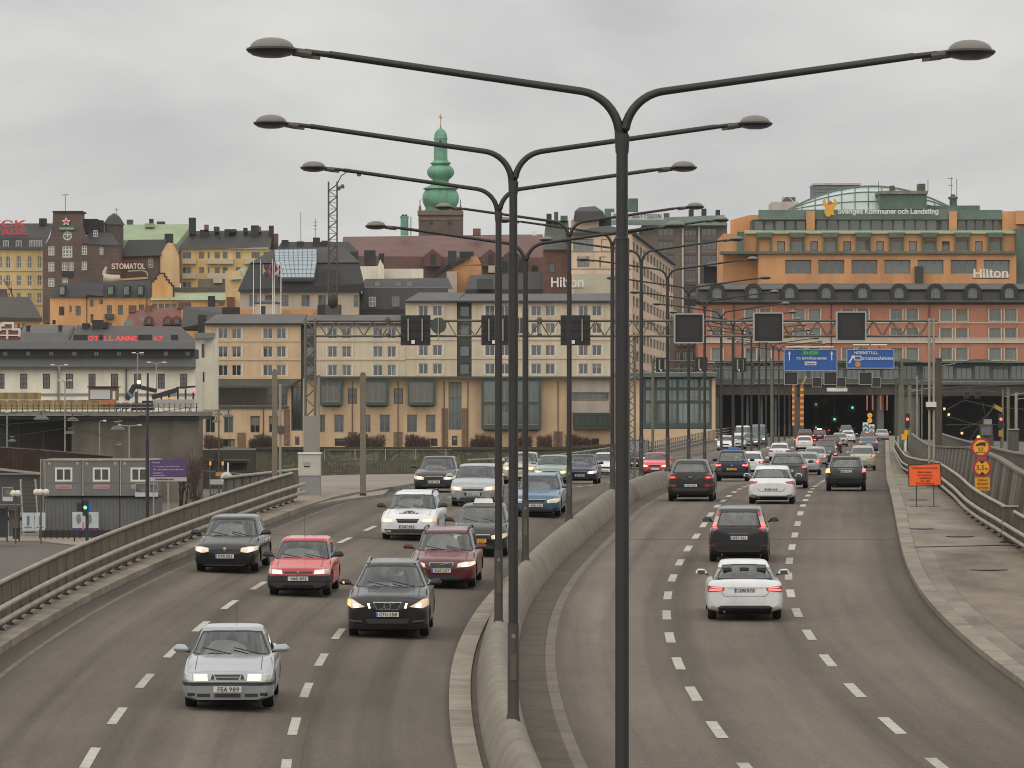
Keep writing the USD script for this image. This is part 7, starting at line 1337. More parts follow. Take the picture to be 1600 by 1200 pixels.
    for (u0, v0, u1, v1) in ((144, 500, 160, 515), (160, 503, 168, 513), (128, 505, 138, 517)): pbox(t, 'black_box', u0, v0, u1, v1, Y + 9, 3, R_BLACK)
    s = thing('neon_sign', 'glowing red letters HOTELL ANNO 1647, partly hidden by black hoods, on the brown roof', 'sign', 196, 533, Y - 1); s.part('letters', lettering('HOTELL ANNO 1647', 128, 525, 254, 532.2, Y - .8, .15, True), mat('neon_red', (0.4, 0.02, 0.02), .5, emit=.75, ecol=(1, .06, .06))); s.part('rail', boxpx(MB(), 128, 532.6, 254, 533.3, Y - .7, .15), M_STEEL_D)

def long_white():
    Y = 560; t = thing('long_white_building', 'long low white building with dark roof and a dark clerestory strip, left of the hotel', 'building', 150, 630, Y)
    ws = [(c - 5.6, 584, c + 5.6, 607.5, 'six') for c in (1.5, 37, 72.5, 108.7, 143.8, 179, 215, 252, 287)]
    facade(t, flat(Y), [(-80, 573), (305, 573), (305, 650), (-80, 650)], W_WHITE, ws, frame=M_FRAME_B, pane=PANE_B, deep=.2); mass(t, -80, 573, 305, 650, Y, 14, W_WHITE)
    t.part('lower_roof', MB().hull([at(u, v, y) for u in (-80, 306) for (v, y) in ((575, Y - .8), (573, Y - .8), (557.5, Y + 5), (557.5, Y + 9), (573, Y + 9))]), R_SLATE)
    facade(t, flat(Y + 4.6), [(-80, 545), (304, 545), (304, 560), (-80, 560)], R_BLACK, [(c - 4, 548.5, c + 4, 556.5, 'two', M_FRAME_D, PANE_L if c in (116, 150.5, 259) else PANE) for c in (8, 44, 80, 116, 150.5, 186, 222, 259, 293)], deep=.1); mass(t, -80, 545, 304, 560, Y + 4.6, 8, R_BLACK)
    t.part('upper_roof', MB().hull([at(u, v, y) for u in (-80, 305) for (v, y) in ((546, Y + 3.8), (545, Y + 3.8), (533, Y + 8), (532, Y + 12), (546, Y + 12))]), R_SLATE)
    for u in (91, 197): t.part('downpipe', boxpx(MB(), u - 1, 575, u + 1, 626, Y - .3, .2), M_STEEL_D)
    t.part('string_course', boxpx(MB(), -80, 614.5, 304.5, 618.5, Y - .1, .09), mat('string_grey', (0.22, 0.235, 0.23), .8)); t.part('gutter', boxpx(MB(), -80, 574.5, 306, 576.2, Y - 1, .3), M_STEEL_D)
    e = thing('white_end_house', 'narrow white end house with small windows between the long white building and the hotel', 'house', 312, 640, 575); facade(e, flat(575), [(305.3, 528), (320, 528), (320, 640), (305.3, 640)], W_WHITE, [(315, 537, 319.5, 559, 'plain', M_FRAME_B, PANE_L), (315, 581.5, 319.5, 597, 'plain', M_FRAME_B, PANE_B)]); mass(e, 305.3, 528, 332, 640, 575, 12, W_WHITE); block(e, 'roof', [(300, 528.5, 574), (336, 528.5, 574), (310, 520, 580), (336, 520, 580), (300, 528.5, 588), (336, 528.5, 588)], R_SLATE)
church(); mid_houses(); hill_left(); long_white()
# ------------------------------------------------------------------ railings, walls, gantries, signs and the low ground on the left
def P3(off, y, h): x = float(med(y)) + off; return np.array([x, y, float(gz(x, y)) + h])
def railing(name, label, off, y0, y1, step, side, lift, balu=.19, H=1.05, rails=(.60, .30)):
    o = off if callable(off) else (lambda y: off)
    t = Thing(name, label, 'railing', P3(o(y0), y0, lift)); ys = np.arange(y0, y1 + .01, 2.0)
    t.part('handrail', MB().tube([P3(o(y), y, H + lift) for y in ys], .055, 8), M_STEEL, smooth=50)
    t.part('bottom_rail', MB().tube([P3(o(y), y, .10 + lift) for y in ys], .03, 6), M_STEEL_D)
    for h in rails: t.part('guard_rail', MB().tube([P3(o(y) + side * .20, y, h + lift) for y in np.append(ys, y1 + .5)], .062, 8), M_STEEL, smooth=50)
    for y in np.arange(y0 + .4, y1, step):
        b = MB(); b.bar(P3(o(y), y, lift - .05), P3(o(y), y, H + lift), .07, .07, up=(0, 1, 0))
        for h in rails: b.bar(P3(o(y), y, h + lift), P3(o(y) + side * .2, y, h + lift), .05)
        p = t.part('post', b, M_STEEL_D); f = MB(); q = P3(o(y), y, lift); f.box(q - (.08, .08, .02), q + (.08, .08, .035)); t.part('foot', f, M_BLACK, p)
    if balu:
        b = MB()
        for y in np.arange(y0 + .2, y1, balu): b.bar(P3(o(y), y, .10 + lift), P3(o(y), y, H + lift), .045, .02, up=(0, 1, 0))
        t.part('baluster', b, M_BAL, kind='stuff')
    return t
EL = PchipInterpolator([40, 98, 163, 240], [-10.95, -10.95, -11.25, -11.4])
railing('bridge_railing', 'barred bridge railing with two tubular guard rails along the left kerb', lambda y: float(EL(y)), 62, 163.5, 1.72, 1, .155)
railing('bridge_railing', 'barred railing with guard rails between the right pavement and the concrete wall', rr, 142.2, 420, 2.5, -1, .13, balu=.22)
railing('bridge_railing', 'short railing section nearest the camera at the right edge, before the thick post', rr, 118, 141.4, 2.5, -1, .13, balu=.22)
p = P3(rr(141.8), 141.8, .13); t = Thing('end_post', 'thick dark steel post where two railing sections meet, right pavement', 'post', p); t.part('post', MB().hull([p + (sx * .22, sy * .18, z) for sx in (-1, 1) for sy in (-1, 1) for z in (0, 1.12)]), M_STEEL_D); t.part('cap', MB().box(p + (-.26, -.22, 1.12), p + (.26, .22, 1.17)), M_STEEL)
t.part('foot', MB().box(p + (-.3, -.26, -.02), p + (.3, .26, .03)), M_BLACK)
# far left: fence behind the forecourt and the railing that follows the road
f0, f1 = G(507, 741.5, .1), G(706, 741, .1); t = Thing('bar_fence', 'low fence of close upright bars at the back of the left forecourt', 'fence', f0); n = int(np.linalg.norm(f1 - f0) / .19)
for h in (.12, .82): t.part('rail', MB().bar(f0 + (0, 0, h), f1 + (0, 0, h), .06), M_STEEL_D)
for i in range(n + 1):
    q = f0 + (f1 - f0) * i / n; t.part('bar', MB().bar(q, q + (0, 0, .86), .06 if i % 10 else .11, .04, up=(0, 1, 0)), M_STEEL_D)
for i in range(0, n, 10): q = f0 + (f1 - f0) * i / n; t.part('tall_post', MB().bar(q + (0, .1, 0), q + (0, .1, 1.55), .05), M_STEEL)
t.part('top_wire', MB().bar(f0 + (0, .1, 1.5), f1 + (0, .1, 1.5), .03), M_STEEL)
t = Thing('road_railing', 'three-bar steel railing following the far left edge of the oncoming lanes', 'railing', P3(LO - .35, 228, .1)); ys = np.arange(228, 640, 4.0)
for h in (1.1, .72, .36): t.part('rail', MB().tube([P3(LO - .35, y, h + .1) for y in ys], .05, 6), M_STEEL)
for y in np.arange(228, 600, 4.0): t.part('post', MB().bar(P3(LO - .4, y, 0), P3(LO - .4, y, 1.15), .08, .08, up=(0, 1, 0)), M_STEEL_D)
# concrete noise wall on the right, panel by panel, then a second one beyond the tracks
t = Thing('noise_wall', 'leaning concrete panel wall behind the right railing, shielding the tracks', 'wall', P3(rr(150) + 1.3, 150, 0)); rng = random.Random(3); pm = [mat(f'wall_panel_{n}', c, .88, var=.22, scale=.8, dirt=(.35, 1.6)) for n, c in (('dark', (.10, .086, .07)), ('mid', (.125, .108, .09)), ('light', (.175, .155, .13)), ('darker', (.08, .068, .055)))]
y = 112.0; i = 0
while y < 420:
    L = 2.1 if y < 300 else 4.2; light = i % 3 == 0; w = .5 if light else 1.0; o0, o1 = rr(y) + 1.15, rr(y + L) + 1.15; H = 1.75; M_ = pm[2] if light else pm[[0, 3, 1][i % 3]]
    def q(yy, oo, a, h): return P3(oo + a, yy, h - .3)
    k = L * (.28 if light else 1); V = []
    for yy, oo in ((y + .02, o0), (y + L - .02, o1)):
        V += [q(yy, oo, 0, 0), q(yy, oo, .22, 0), q(yy, oo, .32, H + .35), q(yy, oo, .48, H + .35)]
    t.part('panel', MB().hull(V), M_)
    t.part('coping', MB().hull([q(yy, oo, a, h) for yy, oo in ((y + .01, o0), (y + L - .01, o1)) for a in (.26, .54) for h in (H + .35, H + .43)]), pm[2]); y += L; i += 1
t = Thing('track_wall', 'second concrete wall beyond the tracks at the right edge', 'wall', P3(22, 200, 0)); pts = [(y, 19.5 + (y - 240) * -.012) for y in np.arange(180, 520, 12.0)]
for (ya, oa), (yb_, ob) in zip(pts[:-1], pts[1:]): t.part('panel', MB().hull([P3(oo + a, yy, h) for yy, oo in ((ya + .02, oa), (yb_ - .02, ob)) for a in (0, .3) for h in (-1.2, 1.25)]), pm[1]); t.part('coping', MB().hull([P3(oo + a, yy, h) for yy, oo in ((ya + .02, oa), (yb_ - .02, ob)) for a in (-.08, .38) for h in (1.25, 1.36)]), pm[2])
m_, _ = strip([lambda y: rr(y) + 1.62, 19.0, 60.0], np.arange(100, 655, 6.0), -.75); obj('track_bed', m_, mat('ballast', (.034, .030, .026), .95, var=.4, scale=1.5), kind='structure')
for o_ in (14.6, 16.04, 23.0, 24.4): obj('rail', MB().tube([P3(o_, y, -.60) for y in np.arange(160, 640, 8.0)], .05, 5), M_STEEL_D, kind='structure')

# ---- gantries
M_GAN = mat('gantry_steel', (.13, .118, .10), .6, var=.2, scale=1.5)
def truss(t, u0, u1, v0, v1, Y, d, r=.045, step=14.5, mat_=None):
    mat_ = mat_ or M_GAN; a, b = at(u0, v0, Y), at(u1, v0, Y); zb = at(u0, v1, Y)[2]
    for z in (a[2], zb):
        for dy in (0, d): t.part('chord', MB().tube([(a[0], Y + dy, z), (b[0], Y + dy, z)], r, 8), mat_)
    br = MB(); us = np.arange(u0, u1, step)
    for i, u in enumerate(us[:-1]):
        for dy in (0, d):
            z0, z1 = (a[2], zb) if i % 2 else (zb, a[2]); x0, x1 = at(u, 0, Y)[0], at(us[i + 1], 0, Y)[0]; br.tube([(x0, Y + dy, z0), (x1, Y + dy, z1)], .022, 5)
    t.part('bracing', br, mat_, kind='stuff')
def lattice(t, name, u0, u1, v0, v1, Y, r=.05):
    a, b = at(u0, v1, Y), at(u1, v0, Y); w = b[0] - a[0]; mb = MB()
    for x in (a[0], b[0]):
        for dy in (0, w): mb.tube([(x, Y + dy, a[2]), (x, Y + dy, b[2])], r, 6)
    t.part(name, mb, M_GAN, kind='stuff'); br = MB(); z = a[2]; i = 0
    while z < b[2] - w:
        for dy in (0, w): br.tube([((a[0], b[0])[i % 2], Y + dy, z), ((a[0], b[0])[1 - i % 2], Y + dy, z + w)], .022, 5)
        z += w; i += 1
    t.part('lattice_bracing', br, M_GAN, kind='stuff')
def lane_sign(u0, v0, u1, v1, Y, facing, lab, group=None, nm='lane_sign'):
    t = Thing(nm, lab, 'traffic sign', at((u0 + u1) / 2, v1, Y), group=group); pl = flat(Y); w = at(u1, v0, Y)[0] - at(u0, v0, Y)[0]
    o = Polygon([pl.sz(*p) for p in ((u0, v0), (u1, v0), (u1, v1), (u0, v1))]); rd = o.buffer(-.05 * w).buffer(.05 * w, quad_segs=4)
    if facing:
        t.part('frame', pl.extr(rd.difference(rd.buffer(-.045 * w)), -.35, .06), mat('sign_frame_grey', (.34, .33, .30), .5)); t.part('face', pl.extr(rd.buffer(-.04 * w), -.3, 0), M_BLACK); t.part('display', pl.extr(o.buffer(-.17 * w, join_style=2), -.01, .012), M_SCREEN)
    else:
        t.part('case', pl.extr(o, -.3, 0), M_BLACK)
        if w > .9:
            for f in (.23, .70): t.part('bracket', boxpx(MB(), u0 + (u1 - u0) * f, v0 + (v1 - v0) * .12, u0 + (u1 - u0) * f + 2.2, v1 - (v1 - v0) * .14, Y - .09, .085), M_STEEL)
            t.part('label_box', boxpx(MB(), u0 + (u1 - u0) * .36, v1 - (v1 - v0) * .17, u0 + (u1 - u0) * .48, v1 - (v1 - v0) * .05, Y - .16, .155), M_WHITE)
            for k in range(3): t.part('rib', boxpx(MB(), u0 + .4, v0 + (v1 - v0) * (.2 + .28 * k), u1 - .4, v0 + (v1 - v0) * (.2 + .28 * k) + .8, Y - .04, .038), M_TRIM)
    return t
Yg = 197
t = Thing('sign_gantry', 'lattice sign gantry spanning all lanes, carrying black lane signs', 'gantry', at(487, 775, Yg - 8)); truss(t, 481, 1464, 501, 525, Yg, .7); lattice(t, 'lattice_column', 477, 492, 498, 652, Yg - .2, .05); lattice(t, 'lattice_column', 983, 992, 525, 752, Yg + .1, .045)
t.part('column_casing', boxpx(MB(), 474, 650, 495, 775, Yg - 6, .6), mat('grey_casing', (.24, .22, .20), .6, var=.1, scale=.7)); 
for u in (1452, 1459): t.part('column', MB().tube([at(u, 752, Yg), at(u, 497, Yg)], .055, 8), M_STEEL)
t.part('column_base', MB().hull([at(u, v, y) for (u, v) in ((1444, 775), (1470, 775), (1449, 752), (1463, 752)) for y in (Yg - .4, Yg + .4)]), M_CONC)
t.part('camera_box', boxpx(MB(), 1448, 628, 1463, 636, Yg - .3, .4), M_FRAME_W); t.part('camera_box_base', boxpx(MB(), 1450, 636, 1461, 640, Yg - .25, .3), M_BLACK)
for (u, o_) in ((626, 'left'), (752, 'middle'), (876, 'right')): lane_sign(u, 492.5, u + 46.5, 539.5, Yg - .35, False, f'back of a square black lane sign on the near gantry, {o_} of three', 'lane sign backs')
for (u, v, o_) in ((1053, 489.5, 'left'), (1177, 488, 'middle'), (1306.5, 486.5, 'right')): lane_sign(u, v, u + 47, v + 47, Yg - .45, True, f'square dark lane display in a grey frame on the near gantry, {o_} of three', 'lane displays')
for (u, lab) in ((685, 'back of a round sign beside the left black lane sign on the near gantry'), (812, 'back of a round sign beside the middle black lane sign on the near gantry')):
    s = Thing('round_sign', lab, 'traffic sign', at(u, 520, Yg)); c = at(u, 508.5, Yg - .3); s.part('disc', MB().tube([c, c + (0, .04, 0)], .35, 24), mat('sign_back_green', (.05, .058, .048), .6)); s.part('stem', MB().bar(at(u, 496, Yg - .34), at(u, 532, Yg - .34), .05, .04), M_STEEL)
for (u, lab) in ((606, 'small signal heads on the near gantry, left of the three black signs'), (843, 'small signal heads on the near gantry, between the middle and right black signs')):
    s = Thing('lane_lamp', lab, 'signal', at(u, 525, Yg)); s.part('upper_head', MB().lathe([(0, 0), (.10, 0), (.12, .2), (.06, .3), (0, .3)], at(u, 506, Yg - .3), 10), M_STEEL_D); s.part('lower_head', MB().lathe([(0, 0), (.09, 0), (.11, .16), (0, .2)], at(u, 527, Yg - .3), 10), M_STEEL_D); s.part('stem', MB().bar(at(u, 498, Yg - .3), at(u, 526, Yg - .3), .05), M_STEEL)
# second gantry with the blue direction signs, and a third behind
Y2 = 405; t = Thing('sign_gantry', 'far gantry carrying the blue direction signs', 'gantry', at(1206, 711, Y2)); truss(t, 1020, 1410, 564, 577, Y2, .8, .06, 9)
for u in (1020, 1206, 1409): t.part('column', MB().tube([at(u, 712, Y2), at(u, 560, Y2)], .13, 8), mat('gantry_green', (.12, .125, .085), .6, var=.15, scale=1))
for (u, v, o_) in ((1025, 559, 'left'), (1086.5, 558, 'middle'), (1147, 559, 'right')): lane_sign(u, v, u + 19, v + 22, Y2 - .4, False, f'back of a small black lane sign on the far gantry, {o_} of three', 'far lane sign backs')
for (u, o_) in ((1225.5, 'left'), (1287, 'middle'), (1342, 'right')): lane_sign(u, 581, u + 21, 601.5, Y2 - .4, True, f'small dark lane display under the blue signs, {o_} of the front three', 'far lane displays')
Y3 = 480; t = Thing('sign_gantry', 'hindmost gantry close to the tunnel mouths', 'gantry', at(1300, 700, Y3)); truss(t, 1180, 1402, 592, 600, Y3, .6, .05, 8)
for u in (1400, 1243): t.part('column', MB().tube([at(u, 699, Y3), at(u, 590, Y3)], .12, 8), M_STEEL_D)
for (u, o_) in ((1269, 'left'), (1307, 'middle'), (1362, 'right')): lane_sign(u, 589.5, u + 14.5, 605, Y3 - .4, True, f'small dark lane display on the hindmost gantry, {o_} of three', 'hindmost lane displays')
t.part('white_label', boxpx(MB(), 1292, 606, 1324, 611.5, Y3 - .3, .1), M_WHITE); 
BL = mat('direction_blue', (0.012, 0.085, 0.33), .45, var=.06, scale=.4)
def dsign(u0, v0, u1, v1, lab):
    s = Thing('direction_sign', lab, 'road sign', at((u0 + u1) / 2, v1, Y2 - .6)); s.part('panel', boxpx(MB(), u0, v0, u1, v1, Y2 - .62, .12), BL); pl = flat(Y2 - .62); o = Polygon([pl.sz(*p) for p in ((u0, v0), (u1, v0), (u1, v1), (u0, v1))]); s.part('rim', pl.extr(o.buffer(.02).difference(o.buffer(-.05)), -.1, .015), mat('sign_rim', (.30, .34, .40), .5)); return s, pl
W_ = M_WHITE; Yt = Y2 - .63
s, pl = dsign(1225, 546, 1308, 579.5, 'blue direction sign reading 73 NYNÄSHAMN, with two arrows and a green panel'); s.part('green_panel', boxpx(MB(), 1253, 547.5, 1280, 555, Yt, .05), mat('direction_green', (.01, .22, .06), .5)); s.part('lettering', lettering('E4 E20', 1256, 549, 1277, 553.5, Yt - .001, .04, True), mat('letters_green', (.25, .55, .25), .5)); s.part('lettering', lettering('73 NYNÄSHAMN', 1244, 557, 1291, 562, Yt, .03, True), W_); s.part('label', boxpx(MB(), 1257.5, 565, 1275.5, 570.5, Yt, .04), W_); s.part('label_lettering', lettering('Centrum', 1259, 566.2, 1274, 569.4, Yt - .002, .02, True), M_BLACK)
for u in (1233.5, 1299.5): s.part('arrow', pl.extr(Polygon([pl.sz(a, b) for a, b in ((u - .8, 563), (u - .8, 553), (u - 2.4, 554), (u, 548.5), (u + 2.4, 554), (u + .8, 553), (u + .8, 563))]), 0, .03), W_)
s, pl = dsign(1323, 546, 1397, 575.5, 'blue direction sign reading HORNSTULL and STADSGÅRDEN, with a slanting arrow'); s.part('lettering', lettering('HORNSTULL', 1335, 548.5, 1372, 553.5, Yt, .03, True), W_); s.part('lettering', lettering('STADSGÅRDEN', 1347, 556.5, 1395, 562.5, Yt, .03, True), W_); s.part('arrow', pl.extr(Polygon([pl.sz(a, b) for a, b in ((1325.5, 566.5), (1331, 558), (1329, 557), (1334.5, 554.5), (1334.5, 560.5), (1332.8, 559.2), (1327.2, 568))]), 0, .03), W_)
s.part('ferry_box', pl.extr(Polygon([pl.sz(a, b) for a, b in ((1335.5, 556.5), (1345.5, 556.5), (1345.5, 562.5), (1335.5, 562.5))]).boundary.buffer(.035), 0, .03), W_); c = at(1340.5, 569, Yt); s.part('orange_disc', MB().tube([c, c - (0, .03, 0)], .26, 16), mat('sign_orange', (.55, .22, .02), .5))
for (u0, u1, v) in ((1228, 1303, 541), (1333, 1358, 537.5), (1361, 1386, 537.5)): s.part('lamp_bar', boxpx(MB(), u0, v, u1, v + 1.8, Y2 - 1.4, .25), M_WHITE); s.part('lamp_arm', MB().bar(at((u0 + u1) / 2, v + 1, Y2 - 1.3), at((u0 + u1) / 2, 545, Y2 - .4), .06), M_STEEL_D)
# ---- roadside signs on the right
Yo = 159; g0 = G(1445, 792, .13); Yo = g0[1]
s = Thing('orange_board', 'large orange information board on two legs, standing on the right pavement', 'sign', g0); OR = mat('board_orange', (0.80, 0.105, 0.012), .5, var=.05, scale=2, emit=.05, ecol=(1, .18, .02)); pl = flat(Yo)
s.part('board', pl.extr(Polygon([pl.sz(*p) for p in ((1419, 726.5), (1469, 724), (1471, 758), (1420, 760))]), -.03, 0), OR); o = Polygon([pl.sz(*p) for p in ((1419, 726.5), (1469, 724), (1471, 758), (1420, 760))]); s.part('edge', pl.extr(o.buffer(.012).difference(o.buffer(-.018)), -.02, .012), M_BLACK)
for tx, u0, u1, v in (('TUNNELN STÄNGD', 1424, 1465, 731), ('Södra delen', 1434, 1456, 737.5), ('Norrgående', 1433, 1457, 742.5), ('nattetid', 1436, 1455, 746.8), ('22-05', 1438, 1453, 751.5), ('följ omledning', 1431, 1459, 755.5)): s.part('lettering', lettering(tx, u0, v - 1.4, u1, v + 1.4, Yo - .012, .006, True), mat('board_brown', (.16, .02, .01), .6))
for u in (1432, 1459): s.part('leg', MB().tube([at(u, 759, Yo + .05), at(u, 792, Yo + .05)], .022, 6), M_STEEL_D); s.part('foot', MB().bar(at(u - 10, 792, Yo + .05), at(u + 10, 792, Yo + .05), .05, .04), M_STEEL_D)
YL = mat('sign_yellow', (0.72, 0.33, 0.012), .5); RD = mat('sign_red_ring', (0.36, 0.018, 0.03), .5); Ys = 163
s = Thing('restriction_signs', 'two round red-ringed yellow signs, lorry 12 and 3,5 m, over a yellow plate', 'road sign', at(1535, 800, Ys))
s.part('pole', MB().tube([at(1535, 808, Ys + .05), at(1534, 686, Ys + .05)], .028, 8), M_STEEL)
for (u, v, r, nm) in ((1532.5, 699, 15.4, 1), (1534.5, 731, 14.6, 2)):
    c = at(u, v, Ys); k = Ys / FPX; d = s.part('disc', MB().tube([c, c - (0, .02, 0)], r * k, 32), RD); s.part('field', MB().tube([c - (0, .02, 0), c - (0, .026, 0)], r * k * .77, 32), YL, d); q = flat(Ys - .026)
    def pg(pts): return q.extr(Polygon([q.sz(u + a, v + b) for a, b in pts]), 0, .006)
    if nm == 1:
        s.part('lorry', pg([(-8, -4), (-4.5, -6.5), (-2, -6.5), (-2, -8), (7.5, -8), (7.5, -2.5), (5.5, -1.5), (3.5, -2.8), (-3, -2.8), (-5, -1.5), (-8, -2.6)]), M_BLACK, d); s.part('figures', lettering('12', u - 4, v, u + 4, v + 6, Ys - .026, .006, True), M_BLACK, d); s.part('arrow_line', pg([(-8, 8), (-6, 6.5), (-6, 7.6), (6, 7.6), (6, 6.5), (8, 8), (6, 9.5), (6, 8.4), (-6, 8.4), (-6, 9.5)]), M_BLACK, d)
    else:
        s.part('figures', lettering('3,5', u - 9, v - 4, u + 3.5, v + 4.5, Ys - .026, .006, True), M_BLACK, d); s.part('figures', lettering('m', u + 5, v, u + 9.5, v + 3.4, Ys - .026, .006, True), M_BLACK, d); s.part('upper_triangle', pg([(-5, -11), (5, -11), (0, -6)]), M_BLACK, d); s.part('lower_triangle', pg([(-5, 11), (5, 11), (0, 6)]), M_BLACK, d)
s.part('plate', boxpx(MB(), 1523.5, 746, 1547, 766.5, Ys - .02, .03), YL); q = flat(Ys - .02)
for tx, v in (('Gäller', 749.5), ('längst', 755.5), ('ej buss', 761.5)): s.part('lettering', lettering(tx, 1527, v - 1.5, 1543.5, v + 2.5, Ys - .021, .006, True), mat('plate_red', (.33, .03, .02), .6))
s = Thing('direction_plate', 'small yellow plates on a white post by the far right railing', 'road sign', at(1414, 700, 330)); s.part('plate', boxpx(MB(), 1408.5, 678, 1417, 687, 330, .05), YL); s.part('plate', boxpx(MB(), 1413, 672, 1419, 678, 330, .05), YL); s.part('post', MB().tube([at(1415, 705, 330.1), at(1415, 676, 330.1)], .07, 6), M_WHITE)
# ---- railway gear on the right
GP = mat('mast_green', (.15, .165, .11), .7, var=.2, scale=1); BP_ = mat('mast_brown', (.085, .07, .05), .8, var=.25, scale=1)
for (u, w, v0, Y, m, lab) in ((1408.5, 7.5, 600, 430, GP, 'broad pale green mast at the left of the railway mouth'), (1421.5, 5, 600, 440, GP, 'narrower pale green mast right of the broad one'), (1467, 10, 560, 395, BP_, 'thick brown mast beside the railway mouth'), (1575.5, 4, 606, 420, GP, 'slim green mast at the far right'), (1588, 4, 612, 410, M_STEEL, 'grey steel mast nearest the right edge'), (1567, 2.4, 608, 440, GP, 'thin green mast carrying a red signal, far right'), (1433, 2, 585, 430, M_STEEL, 'thin grey pole left of the thick brown mast'), (1440.5, 2, 596, 420, GP, 'thin green pole left of the thick brown mast')):
    s = Thing('railway_mast', lab, 'mast', at(u, 702, Y)); s.part('post', boxpx(MB(), u - w / 2, v0, u + w / 2, 712, Y, .3), m); s.part('flange', boxpx(MB(), u - w / 2 - .6, v0 - 1, u + w / 2 + .6, v0 + 1, Y - .05, .4), M_STEEL_D); s.part('arm', MB().tube([at(u, v0 + 12, Y + .1), at(u + 26, v0 + 8, Y + .1)], .04, 5), M_STEEL)
s = Thing('catenary', 'tangle of overhead wires and brackets in front of the dark railway mouth', 'overhead line', at(1520, 640, 430))
for pts in (((1473, 620), (1500, 608), (1560, 613), (1605, 616)), ((1478, 664), (1570, 664)), ((1480, 640), (1506, 625), (1548, 635), (1605, 640)), ((1478, 650), (1540, 668)), ((1500, 672), (1530, 660), (1556, 634)), ((1535, 628), (1541, 655), (1553, 632)), ((1471, 612), (1545, 611)), ((1440, 619), (1600, 618)), ((1508, 700), (1528, 668), (1550, 640)), ((1400, 612), (1470, 606), (1600, 600))):
    s.part('wire', MB().tube([at(u, v, 425) for u, v in pts], 0.03, 5), M_STEEL_D)
for u in (1507, 1524): s.part('insulator_box', boxpx(MB(), u, 613, u + 8, 623, 426, .5), M_BLACK)
def rsig(u, v, Y, col, lab, h=9):
    s = Thing('railway_signal', lab, 'signal', at(u, v + 30, Y)); s.part('housing', boxpx(MB(), u - 3.4, v - h, u + 3.4, v + h + 5, Y + .1, .3), M_BLACK); s.part('lamp', MB().tube([at(u, v, Y + .08), at(u, v, Y)], .14 * Y / 400, 12), col); s.part('post', MB().tube([at(u, v + h, Y + .25), at(u, 705, Y + .25)], .06, 6), M_STEEL_D); s.part('plate', boxpx(MB(), u - 3.5, v + 17, u + 3.5, v + 27, Y, .05), mat('dull_yellow', (.30, .2, .03), .6)); return s
rsig(1418, 655, 420, G_SIGR, 'red railway signal between the pale green masts'); rsig(1564, 655, 400, G_SIGR, 'larger red railway signal at the far right')
for (u, v, lab) in ((1475.5, 639, 'upper amber lamp in the dark railway mouth'), (1482.5, 648, 'lower amber lamp in the dark railway mouth'), (1566, 641, 'amber lamp above the far right red signal'), (1503, 677, 'dim lamp low in the dark railway mouth')):
    s = Thing('amber_lamp', lab, 'lamp', at(u, v, 590)); s.part('lamp', MB().add(trimesh.creation.icosphere(2, .17).apply_translation(at(u, v, 590))), G_AMB); s.part('holder', MB().box(at(u - 2.5, v - 2.8, 590.2), at(u + 2.5, v - 2, 590.4) ), M_STEEL_D)
s = Thing('yellow_case', 'tilted yellow signal case above the far right red signal', 'signal', at(1557, 640, 410)); s.part('case', MB().bar(at(1553, 634, 410), at(1565, 641, 410), .5, .35), mat('case_yellow', (.42, .24, .03), .6)); s.part('rim', MB().bar(at(1552, 633.4, 409.9), at(1553, 634, 409.9), .55, .4), M_BLACK)
s = Thing('work_car', 'grey rail work vehicle in the railway mouth, half hidden by the concrete wall', 'rail vehicle', at(1540, 700, 470)); s.part('cab', MB().hull([at(u, v, y) for u, v in ((1528, 702), (1553, 702), (1531, 664), (1551, 664)) for y in (470, 476)]), M_STEEL_D); s.part('window', boxpx(MB(), 1533, 668, 1549, 680, 469.5, .3), PANE); s.part('roof_gear', boxpx(MB(), 1540, 655, 1550, 663, 471, 2), M_STEEL); s.part('lamp', MB().tube([at(1529, 683, 469.9), at(1529, 683, 469.6)], .2, 10), mat('signal_lime', (.3, .5, .05), .4, emit=.9, ecol=(.5, 1, .08)))
s = Thing('signal_cabinet', 'grey trackside cabinet at the right edge behind the concrete wall', 'cabinet', at(1588, 700, 330)); s.part('body', boxpx(MB(), 1577, 672, 1592, 705, 330, .8), M_STEEL_D); s.part('lid', boxpx(MB(), 1576, 670, 1593, 672, 329.9, 1), M_STEEL); s.part('door', boxpx(MB(), 1578.5, 675, 1590.5, 704, 329.95, .04), M_STEEL_D)

# ---- posts, cabinet and parapet on the left forecourt
Yc = float(G(483, 776, .1)[1]); s = Thing('control_cabinet', 'tall roadside cabinet, white above and grey below, at the end of the left railing', 'cabinet', at(483, 776, Yc)); s.part('lower_box', boxpx(MB(), 467.5, 743, 500.5, 776, Yc, .7), mat('cabinet_grey', (.20, .205, .20), .5, var=.08, scale=2)); s.part('upper_box', boxpx(MB(), 466, 709, 500.5, 743, Yc - .03, .76), mat('cabinet_white', (.42, .40, .35), .5, var=.08, scale=2)); s.part('lid', boxpx(MB(), 465, 707, 501.5, 709.4, Yc - .08, .88), M_FRAME_W); s.part('label', boxpx(MB(), 475, 728, 484, 730, Yc - .04, .01), M_BLACK)
for k in range(6): s.part('vent_slot', boxpx(MB(), 474 + k * 2, 722, 475 + k * 2, 727, Yc - .04, .01), mat('slot_grey', (.26, .25, .22), .6))
cpm = mat('post_concrete', (.185, .155, .115), .8, var=.15, scale=1)
